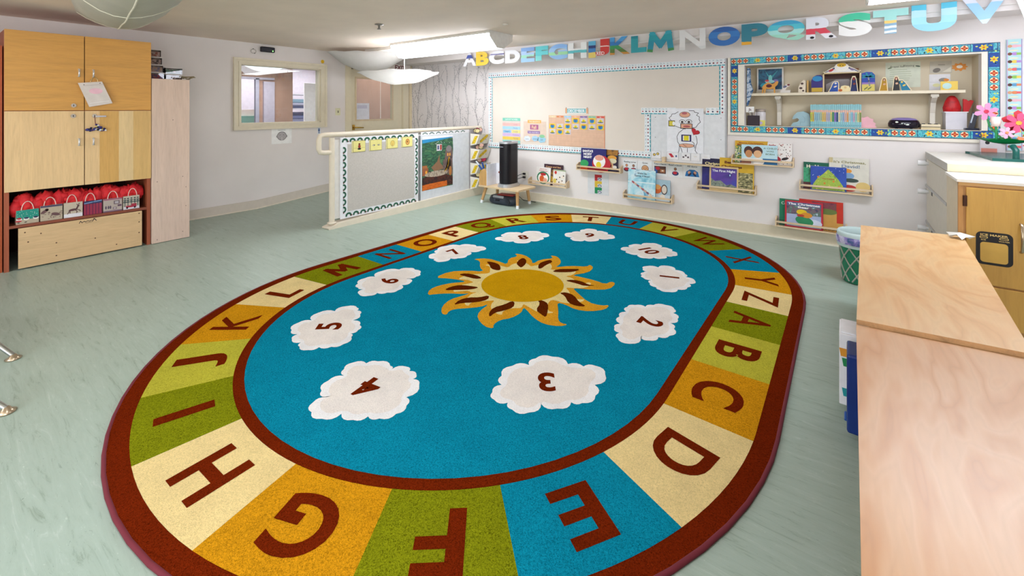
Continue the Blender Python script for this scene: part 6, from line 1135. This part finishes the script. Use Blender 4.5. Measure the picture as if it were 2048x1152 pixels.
# left side of niche
m = MB(); f = FR((-.935, 0, 0), (0, 1, 0), (0, 0, 1))
m.prism(FR((0, 5.88, 0), (1, 0, 0), (0, 0, 1)), [(-.93, 1.475), (-.915, 1.475), (-.885, 1.58), (-.862, 1.66), (-.885, 1.74), (-.89, 1.90), (-.90, 1.92), (-.925, 1.92)], -.02, .01, BLOTCH(('#14406a', '#1f5a8c', '#d0dce8', '#184a78'), 26, .7, 3)); m.build('hanging_cloth', label='dark blue and white striped cloth hanging at the left inside the niche', cat='cloth')
m = MB(); m.box(-.925, -.80, 5.90, 5.925, ZN, ZN+.12, P('#3a2f38')); m.build('dark_holder', label='dark holder at the lower left corner of the niche', cat='holder')
for i in range(6):
    m = MB(); a = Vector((-.87+.008*i, 5.935+.004*i, ZN)); m.tube([a, a+Vector((-.04+.012*i, .01, .16+.01*(i % 3)))], .004, P(['#e8e4e8', '#8a8690', '#d9d4dc'][i % 3]), 6); m.build('brush', label='thin white brushes standing at the left end of the niche floor', cat='brush', group='brushes in the niche')
m = MB(); m.fbox(BACK(5.83), -.93, -.845, 1.40, 1.465, .0, .004, PAPER); g = BACK(5.83); m.text(g, 'Jk', -.887, 1.433, .03, .0045, P('#5a2030'), .01); m.build('name_tag', label='small white tag with dark letters at the left edge of the niche', cat='tag')
t = thing('glass_jar', (-.80, 6.0, ZN), 'cloudy glass jar with grey lid on a yellow label at the left of the niche', 'jar')
m = MB(); m.lathe((-.80, 5.99, ZN), [(0, .002), (.052, .002), (.055, .01), (.055, .15), (.048, .165)], P('#d9d4d8', .2), 24); m.build('jar_body', t); m = MB(); m.lathe((-.80, 5.99, ZN), [(.05, .165), (.054, .167), (.054, .195), (0, .197)], P('#b9aca4', .3, .3), 24); m.build('lid', t)
m = MB(); m.fbox(BACK(5.925), -.86, -.745, ZN, ZN+.065, -.004, 0, P('#e6e06a')); m.ell(BACK(5.925), -.80, ZN+.034, .03, .02, .0006, P('#c9b8e4'), 14); m.build('yellow_label_card', label='yellow card with a lilac oval in front of the glass jar', cat='card')
el_p = [(-.095, 0), (.09, 0), (.095, .09), (.08, .145), (.03, .17), (-.03, .16), (-.065, .12), (-.08, .08), (-.055, .085), (-.03, .095), (-.01, .075), (-.03, .05), (-.07, .04)]
cut('elephant_bookend', el_p, -.405, 6.0, ZN, .05, P('#9fc0cc', .5), 'pale blue elephant shaped bookend left of the row of books', 'bookend', lambda a, f: (a.line(f, [(.0, .02), (.0, .05), (.04, .05), (.045, .09), (.02, .12)], .003, .001, P('#7fa2b0')),), edge=P('#8fb0be'))
cut('pink_bookend', [(-.055, 0), (.075, 0), (.06, .03), (.07, .045), (.045, .065), (.05, .09), (.02, .1), (.0, .12), (-.03, .105), (-.055, .11)], .19, 6.0, ZN, .05, P('#ecb4c0', .5), 'pink crown shaped bookend right of the row of books', 'bookend', edge=P('#dca4b0'))
BCOL = ['#c9cf2c', '#d9b63a', '#9fc4d0', '#8fbccc', '#a4c8cc', '#b9c4a0', '#e6c04c', '#e2b45c', '#c9b8c8', '#b8b4cc', '#d9cf6a', '#3f8a4c', '#8a6ac0', '#26407a', '#e6dcb0', '#a8ccd0', '#9fb4d4', '#e0b8b0', '#e6a45c', '#bcd0d0', '#8fc4dc', '#c9a8c0', '#9fd0c4', '#dcd08a', '#8a9a3c']
CN = ['lime', 'mustard', 'grey blue', 'light blue', 'sea blue', 'sage', 'golden', 'amber', 'mauve', 'lavender', 'pale yellow', 'green', 'purple', 'navy', 'cream', 'mint blue', 'periwinkle', 'salmon', 'orange', 'pale grey', 'sky blue', 'rose lilac', 'mint', 'straw', 'moss green']
x = -.308; wd = .447/25
for i in range(25):
    m = MB(); f = BACK(5.945); h = .245+.002*((i*7) % 3); m.box(x, x+wd-.0012, 5.945, 6.13, ZN+.0005, ZN+h, P('#efe9e2')); m.rect(f, x, ZN+.0005, x+wd-.0012, ZN+h, .0008, P('#8fc4cc')); b = m.build('series_book', label='thin book with a %s band on its spine in the niche row' % CN[i], cat='book', group='thin books in the niche row', origin=(x, 5.945, ZN))
    a = MB(); a.rect(f, x+.001, ZN+.06, x+wd-.002, ZN+h-.06, .0014, P(BCOL[i])); a.rect(f, x+.001, ZN+h-.085, x+wd-.002, ZN+h-.06, .0017, P('#e8b8a4')); a.rect(f, x+.003, ZN+.015, x+wd-.005, ZN+.03, .0014, P('#5fa0b4')); a.line(f, [(x+wd/2, ZN+.075), (x+wd/2, ZN+h-.1)], .003, .002, P('#4a5a6a')); a.build('spine_label', b); x += wd
t = thing('aroma_diffuser', (.475, 5.97, ZN), 'glossy dark oval device with a lilac top on the niche floor', 'diffuser')
m = MB(); m.lathe((.475, 5.97, ZN), [(0, .006), (.10, .006), (.122, .02), (.124, .05), (.112, .082), (.10, .088)], P('#140d20', .12), 36, 1, .75); m.build('body', t); m = MB(); m.lathe((.475, 5.97, ZN), [(.102, .088), (.09, .1), (.05, .11), (0, .112)], P('#8f7fc0', .35), 36, 1, .75); m.build('dome', t)
for s_ in (-.06, .05): MB().lathe((.475+s_, 5.91, ZN), [(0, .0005), (.012, .0005), (.012, .008), (0, .008)], BLACK, 10).build('foot', t)
m = MB(); g = BACK(5.8755)
for (q, w_, h_) in ((-.06, .012, .008), (-.02, .008, .005), (.0, .006, .004), (.02, .014, .007)): m.ell(FR((0, 5.874, 0), (1, 0, 0), (0, 0, 1)), .475+q, ZN+.05-q*.3, w_, h_, .0, P('#e6f0e6'), 8)
m.build('button_lights', t)
m = MB(); m.box(.60, .74, 5.93, 6.08, ZN+.0005, ZN+.02, P('#e0cfa4')); m.box(.605, .735, 5.935, 6.08, ZN+.0205, ZN+.026, P('#2a2018')); m.box(.602, .74, 5.93, 6.08, ZN+.0265, ZN+.05, P('#e6d8b8'))
for q in range(3): m.box(.605+.045*q, .63+.045*q, 5.928, 5.94, ZN+.05, ZN+.057, BLACK)
m.build('card_box', label='flat cream boxes with dark gaps between the dark device and the white papers', cat='box')
t = thing('paper_stack', (.81, 5.97, ZN), 'white papers and folders leaning at the right end of the niche floor', 'papers')
m = MB(); g = BACK(5.90); m.prism(FR((0, 5.90, 0), (1, 0, 0), (0, .25, 1)), [(.70, ZN+.001), (.895, ZN+.001), (.925, ZN+.125), (.735, ZN+.125)], -.03, 0, P('#e8e6ec', .6)); m.build('leaning_folder', t)
m = MB(); m.box(.78, .925, 5.96, 6.14, ZN+.001, ZN+.165, P('#dcdae2', .6)); m.box(.77, .935, 5.955, 6.15, ZN+.165, ZN+.173, P('#f4f2f6')); m.build('paper_box', t)
rd_ = P('#c4141c', .5)
m = MB(); m.lathe((.832, 6.03, ZN+.1735), [(.0, .0), (.062, .0), (.066, .04), (.05, .10), (.034, .135), (.018, .152), (0, .155)], BLOTCH(('#9a0e18', '#cc1a22', '#d93a3a'), 14, .5, 3), 14, 1, .7); m.build('red_cloth_cone', label='red folded cloth cone on the white papers in the niche', cat='cloth')
m = MB(); m.prism(BACK(5.985), [(.905, ZN+.174), (.94, ZN+.174), (.975, ZN+.275), (.957, ZN+.285), (.94, ZN+.272), (.925, ZN+.29), (.903, ZN+.295)], -.03, 0, rd_); m.build('red_cutout', label='bright red forked cutout right of the red cloth cone', cat='cutout')
t = thing('desk_phone', (.95, 5.86, ZN), 'dark cordless phone standing in its cradle at the right end of the niche', 'phone')
m = MB(); m.box(.895, .985, 5.83, 5.92, ZN+.0005, ZN+.022, P('#1a2236', .3)); m.build('cradle', t, bevel=.004)
m = MB(); f = FR((.925, 5.865, ZN+.02), (1, 0, .0), (.0, .15, 1)); f = f.sub(0, 0, 0, -.22); m.fbox(f, -.008, .03, 0, .155, -.02, .012, P('#1a1d2c', .3)); m.fbox(f, -.006, .004, .05, .14, .012, .014, P('#b9c4d0', .2)); m.build('handset', t, bevel=.005)
m = MB(); m.tube([(.985, 5.84, ZN+.01), (.988, 5.775, ZN-.04), (.985, 5.772, 1.14), (1.0, 5.765, 1.06)], .005, P('#5a5a5a'), 6); m.build('phone_cable', label='dark cable hanging from the phone down behind the white cabinet', cat='cable')
# ------------------------------------------------ second board with children border, right
t = thing('bulletin_board', (1.7, YB, 1.08), 'second board at the right edge with a border strip of drawn children', 'bulletin board')
m = MB(); m.fbox(BW, 1.235, 2.3, 1.08, 2.05, .001, .018, P('#e6e2e6')); m.build('board_sheet', t)
m = MB(); f = BACK(YB-.018); m.fbox(BW, 1.145, 1.24, 1.075, 2.055, .001, .02, P('#b9dfe2')); r = random.Random(3); cl_ = ['#e08a5c', '#b58ad0', '#e6686a', '#5f9ac4', '#e8b8c4', '#f0d25c', '#8fc45c']
for i in range(14):
    z = 1.11+i*.068; c = P(cl_[(i*3) % 7]); m.ell(f, 1.165, z, .014, .014, .0034, P(['#7a4a34', '#d9a07a', '#5a342c'][i % 3]), 10); m.ell(f, 1.195, z, .025, .014, .003, c, 10); m.rect(f, 1.205, z-.01, 1.232, z+.01, .0034, P(cl_[(i*5+2) % 7])); m.ell(f, 1.19, z+.03, .03, .006, .003, P('#efe6c4'), 8)
m.line(f, [(1.149, 1.08), (1.149, 2.05)], .005, .004, P('#c4a0d0')); m.line(f, [(1.236, 1.08), (1.236, 2.05)], .005, .004, P('#a88ac4')); m.build('children_border', t)
# ================================================================== FILING CABINET
FCX = .625; FCM = P('#dcd3c4', .45, 0, .03)
t = thing('filing_cabinet', (1.3, 5.2, 0), 'wide cream filing cabinet against the back wall with white knobs', 'cabinet')
m = MB(); m.box(FCX+.012, 2.1, 4.66, 5.775, .02, .972, FCM); m.build('carcass', t, bevel=.003)
m = MB(); m.box(FCX-.01, 2.12, 4.632, 5.775, .975, 1.032, P('#e9dcba', .5)); m.box(FCX-.01, 2.12, 4.632, 5.775, 1.032, 1.036, P('#f0ebe2', .35)); m.box(FCX-.0105, FCX-.0095, 4.634, 5.773, .976, 1.033, P('#c9c4be')); m.build('worktop', t)
ff = FR((FCX+.012, 5.77, 0), (0, -1, 0), (0, 0, 1))
for z0, z1 in ((.715, .965), (.375, .70), (.03, .36)):
    m = MB(); m.fbox(ff, .0, 1.10, z0, z1, .001, .014, FCM); d = m.build('drawer', t, bevel=.003)
    m = MB(); m.fbox(ff, .0, 1.10, z0-.008, z0+.012, .014, .024, P('#b9b7b4', .35, .5)); m.build('pull_strip', d)
    m = MB(); c = ff(.12, z1-.03, .014); nn = ff.n; m.tube([c, c+nn*.02, c+nn*.022, c+nn*.075], [.016, .016, .024, .024], P('#f2f2f4', .3), 16); m.build('knob', d)
    if z0 < .7: m = MB(); m.fbox(ff, .3, .36, z0+.3 if z0 < .3 else z0+.29, z0+.33, .0142, .016, P('#4a4640')); m.build('label_holder', d)
m = MB(); m.box(.70, 1.9, 5.15, 5.74, 1.0365, 1.06, P('#e9e7ea')); 
# flower ornament
t = thing('flower_ornament', (1.25, 5.4, 1.037), 'painted flower ornament in a green leaf dish on a dark green stand at the right', 'ornament')
GRN, DG = P('#0f7a3c', .2), P('#0c5a52', .25)
m = MB(); m.prism(FLR(0), [(.97, 5.72), (.99, 5.66), (1.02, 5.05), (1.30, 5.05), (1.34, 5.72)], 1.0365, 1.058, DG); m.build('stand', t, bevel=.004)
cx_, cy_ = 1.13, 5.30
m = MB(); m.tube([(cx_+.03, 5.12, 1.058), (cx_+.03, 5.12, 1.12), (cx_+.02, 5.16, 1.15)], .02, DG, 12)
n_ = 16; v = []
for i in range(n_+1):
    s_ = -1+2*i/n_; w_ = .085*(1-abs(s_)**2.2)+.004
    for j in range(7):
        q = -1+2*j/6; v.append((cx_+s_*.19, cy_-.06+q*w_, 1.14+.055*s_*s_+.05*q*q*(1-abs(s_))+.02))
m.add(v, [(i*7+j, (i+1)*7+j, (i+1)*7+j+1, i*7+j+1) for i in range(n_) for j in range(6)], GRN, True); m.build('leaf_dish', t)
def flower(cx, cy, cz, r_, pc, cc, stem, tilt, n=6):
    f = FR((cx, cy, cz), (1, 0, 0), (0, math.sin(tilt), math.cos(tilt))); m = MB()
    for i in range(n):
        a = 2*PI*i/n+.3; g_ = f.sub(r_*.55*math.cos(a), r_*.55*math.sin(a), 0, a)
        m.prism(g_, [(-r_*.5, 0), (-r_*.2, r_*.2), (r_*.25, r_*.24), (r_*.45, 0), (r_*.25, -r_*.24), (-r_*.2, -r_*.2)], -.004+.002*(i % 2), .004+.002*(i % 2), P(pc, .3))
    m.build('flower_petals', t); m = MB(); m.prism(f, [(r_*.2*math.cos(a), r_*.2*math.sin(a)) for a in [2*PI*i/12 for i in range(12)]], .006, .012, P(cc, .3)); m.build('flower_centre', t)
    if stem: m = MB(); m.tube([(cx, cy+.01, cz), (cx+stem, cy+.01, (cz+1.18)/2), (cx_, cy_-.06, 1.17)], .007, P('#3f9a5c', .3), 8); m.build('stem', t)
flower(1.03, 5.3, 1.42, .075, '#e08ab4', '#c0284a', .02, .1); flower(1.20, 5.25, 1.33, .085, '#e0507c', '#f0a83c', -.02, .1); flower(1.21, 5.30, 1.335, .10, '#c81f30', '#8a1420', 0, .2, 5)
flower(1.13, 5.22, 1.25, .05, '#e8a0c0', '#e07a3c', .01, .3); flower(1.26, 5.24, 1.24, .045, '#e8b43c', '#3a5ac0', -.01, .2)
m = MB(); m.lathe((1.08, 5.27, 1.30), [(.0, 0), (.024, .0), (.03, .03), (.033, .08), (.02, .07), (0, .06)], P('#f4dcd4', .3), 10); m.build('tulip', t); m = MB(); m.tube([(1.08, 5.27, 1.30), (1.085, 5.27, 1.18)], .008, P('#2f9a5a', .3), 8); m.build('stem', t)
m = MB(); f = FR((1.26, 5.2, 1.205), (1, 0, 0), (0, .3, .9))
for i, c in enumerate(('#e0408a', '#2f6ac0', '#3fb07a', '#e8702c', '#d93a4a', '#7a4ac0')): m.prism(f.sub(.0, 0, 0, i*PI/3), [(0, 0), (.07, .02), (.075, -.02)], .0+.001*i, .004+.001*i, P(c, .3))
m.build('pinwheel', t)
t.location.x -= .095
m = MB(); g = BACK(5.768); m.prism(g, [(.975, 1.037), (1.13, 1.037), (1.13, 1.12), (1.05, 1.16), (.975, 1.18)], -.0, .03, P('#dcd4d8')); m.ell(g, 1.02, 1.14, .015, .015, .031, BLACK, 12); m.rect(g, .98, 1.05, 1.08, 1.09, .031, P('#d98a7c')); m.build('small_package', label='small grey and salmon package behind the flower ornament on the white cabinet', cat='package')
# ================================================================== PLAY KITCHEN CABINET
YK = 4.18; KF = BACK(YK)
t = thing('play_fridge', (1.2, 4.39, 0), 'golden maple play kitchen cabinet with a black ice maker print', 'play kitchen')
KM, KD = P('#dccdb2', .5, 0, .04), WOOD('#cfa04e', 2, .93, .6, .4)
m = MB(); m.box(.607, 1.75, YK+.022, 4.60, 0, .955, KM); m.box(.607, 1.75, 4.185, 4.20, 0, .955, WOOD('#b9854a', 2, .85)); m.build('carcass', t)
m = MB(); m.box(.600, 1.76, YK-.006, 4.612, .957, .975, P('#efe9e0', .35)); m.box(.607, 1.75, YK-.004, YK+.02, .935, .956, WOOD('#c99a5c', 0, .85)); m.build('top', t)
m = MB(); m.box(.608, .632, YK, 4.186, 0, .935, WOOD('#c08c50', 2, .85)); m.build('side_frame', t)
m = MB(); m.fbox(KF, .644, 1.15, .30, .925, -.004, .006, KD); dr_ = m.build('door', t, bevel=.004); m = MB(); m.fbox(KF, .644, 1.15, .03, .29, -.004, .006, KD); m.build('door', t, bevel=.004); m = MB(); m.fbox(KF, 1.16, 1.74, .03, .925, -.004, .006, KD); m.build('door', t, bevel=.004)
m = MB(); m.tube([(.638, YK-.008, .80), (.638, YK-.008, .87)], .011, P('#4a2c20', .4, .5), 12); m.build('hinge', t)
m = MB(); f = BACK(YK-.0065)
def rrp(x0, z0, x1, z1, r_, n=6):
    return rr((x0+x1)/2, (z0+z1)/2, x1-x0, z1-z0, r_, n)
m.flat(f, rrp(.689, .432, .856, .645, .03), .0005, P('#120e14', .4)); m.flat(f, rrp(.709, .448, .834, .578, .018), .001, P('#d2a852')); GI = P('#e0c078')
m.text(f, 'ICE MAKER', .772, .626, .013, .001, GI, .03, .125); m.flat(f, rrp(.706, .602, .744, .615, .006), .001, GI); m.flat(f, rrp(.710, .605, .740, .612, .003), .0014, P('#2a2018')); m.flat(f, rrp(.795, .602, .837, .615, .006), .001, GI); m.flat(f, rrp(.799, .605, .833, .612, .003), .0014, P('#2a2018'))
m.text(f, 'ICE', .724, .592, .008, .001, GI, .02, .022); m.text(f, 'WATER', .817, .592, .008, .001, GI, .02, .05); m.build('ice_maker_print', dr_)
m = MB(); m.tube([(.89, YK-.006, .715), (.89, YK-.035, .705), (.89, YK-.04, .63), (.89, YK-.035, .55), (.89, YK-.006, .54)], [.009, .009, .008, .009, .009], P('#b9a890', .25, .9), 12); m.build('handle', dr_)
# ================================================================== PLYWOOD TOPPED SHELF UNITS
P1, P2 = PLY('#cf9a5e', '#dcb682', .38), PLY('#c38b58', '#d0a57c', .34)
def unit(pts, ztop, th, mat, label, bodypts, shelfz):
    t = thing('storage_unit', (sum(p[0] for p in pts)/4, sum(p[1] for p in pts)/4, 0), label, 'shelf unit')
    m = MB(); m.prism(FLR(0), pts, ztop-th, ztop, mat, WOOD('#b88a5c', 1, .7)); m.build('plywood_top', t, bevel=.002)
    UM = WOOD('#cfa06c', 2, .85); (x0, ya), (x1, yb) = bodypts; zb = ztop-th-.002
    for nm, a in (('bottom', (x0, x1, ya, yb, .03, .05)), ('back_panel', (x1-.012, x1, ya, yb, .05, zb)), ('end_panel', (x0, x1-.013, ya, ya+.02, .05, zb)), ('end_panel', (x0, x1-.013, yb-.02, yb, .05, zb)), ('middle_shelf', (x0+.02, x1-.014, ya+.021, yb-.021, shelfz, shelfz+.018))):
        m = MB(); m.box(*a, UM); m.build(nm, t)
    m = MB(); m.box(x0+.05, x1-.02, ya+.03, yb-.03, 0, .03, P('#6a4c34')); m.build('plinth', t)
    return t
unit([(.037, 2.262), (.52, 2.305), (.625, 4.15), (.092, 4.10)], .602, .020, P1, 'storage unit with a golden plywood top reaching to the play kitchen', ((.105, 2.33), (.50, 4.05)), .42)
unit([(.017, .30), (.95, .30), (.95, 2.335), (.036, 2.252)], .585, .018, P2, 'nearest storage unit with a pale pinkish plywood top at the lower right', ((.075, .36), (.90, 2.20)), .30)
# things on the far unit's shelf
t = thing('game_box', (.02, 2.72, .052), 'white game box with coloured buckets print sticking out of the far storage unit', 'box')
m = MB(); m.box(-.022, .095, 2.62, 2.80, .052, .385, P('#efedf0', .5)); bx = m.build('carton', t, bevel=.003)
m = MB(); f = FR((0, 2.6195, 0), (1, 0, 0), (0, 0, 1)); r = random.Random(4)
for i, (c, z, x) in enumerate((('#c8322c', .32, .04), ('#e0962c', .30, .0), ('#1f8a50', .255, .01), ('#7a4ac0', .21, .03), ('#4a1f5a', .19, .03), ('#1f9aa0', .115, .01), ('#e6b02c', .13, .04), ('#b8283a', .085, .03))): m.flat(f, [(x-.016, z-.02), (x+.016, z-.02), (x+.022, z+.018), (x-.022, z+.018)], .0008+.0002*i, P(c))
m.build('bucket_print', t)
m = MB(); m.box(-.015, .09, 2.63, 2.79, .386, .392, P('#f6f5f8')); m.build('lid_flap', t)
t = thing('blue_case', (.03, 2.5, .052), 'tall dark blue plastic case standing beside the white game box', 'case')
m = MB(); m.box(.006, .10, 2.40, 2.56, .052, .39, P('#0f2f78', .25)); m.build('case_body', t, bevel=.01); m = MB(); m.tube([(.003, 2.43, .09), (.003, 2.46, .105), (.003, 2.49, .09)], .006, P('#2a5aa8', .3), 8); m.build('clasp', t)
# crumpled film on the corner
m = MB(); r = random.Random(5); c = Vector((.60, 4.06, .603)); v = [c+Vector((.075*math.cos(a)*(1 if i % 2 else .55), .05*math.sin(a)*(1 if i % 2 else .6), .004+.025*(i % 3)/2)) for i, a in enumerate([2*PI*k/12 for k in range(12)])]
m.add([c+Vector((0, 0, .04))]+v, [(0, 1+i, 1+(i+1) % 12) for i in range(12)], P('#dcdcd8', .15)); m.build('crumpled_film', label='small crumpled piece of clear film on the far corner of the golden plywood top', cat='film', origin=(.60, 4.06, .603))
# ================================================================== PATTERNED BIN
t = thing('waste_bin', (.075, 4.93, 0), 'green bin with a grey lattice pattern and white liner behind the golden plywood top', 'bin')
bc_ = (.10, 4.72); GB = P('#1f7a58', .4)
m = MB(); m.lathe((bc_[0], bc_[1], 0), [(0, .004), (.115, .004), (.12, .02), (.148, .40), (.150, .405)], GB, 40); m.build('bucket', t)
m = MB(); LT = P('#a9a79c', .5)
for i in range(9):
    for s_ in (-1, 1):
        pts = []
        for k in range(14):
            z = .02+k*.0285; a = 2*PI*i/9 + s_*(z/.4)*1.9; rd2 = .1215+.0275*(z/.4); pts.append((bc_[0]+rd2*math.cos(a), bc_[1]+rd2*math.sin(a), z))
        m.tube(pts, .006, LT, 5)
m.build('lattice', t)
m = MB(); m.lathe((bc_[0], bc_[1], 0), [(.154, .30), (.158, .36), (.157, .41), (.148, .425), (.138, .41), (.13, .3), (.12, .12), (0, .1)], CLOTH('#dff2f2', .3), 40); m.build('liner', t)
m = MB(); m.lathe((bc_[0], bc_[1], 0), [(.159, .325), (.163, .34), (.162, .375), (.159, .385)], BLOTCH(('#5a6ab0', '#d9d4ea', '#8a7ac0', '#2f5a8a'), 18, .5, 3), 40); m.build('liner_print', t)
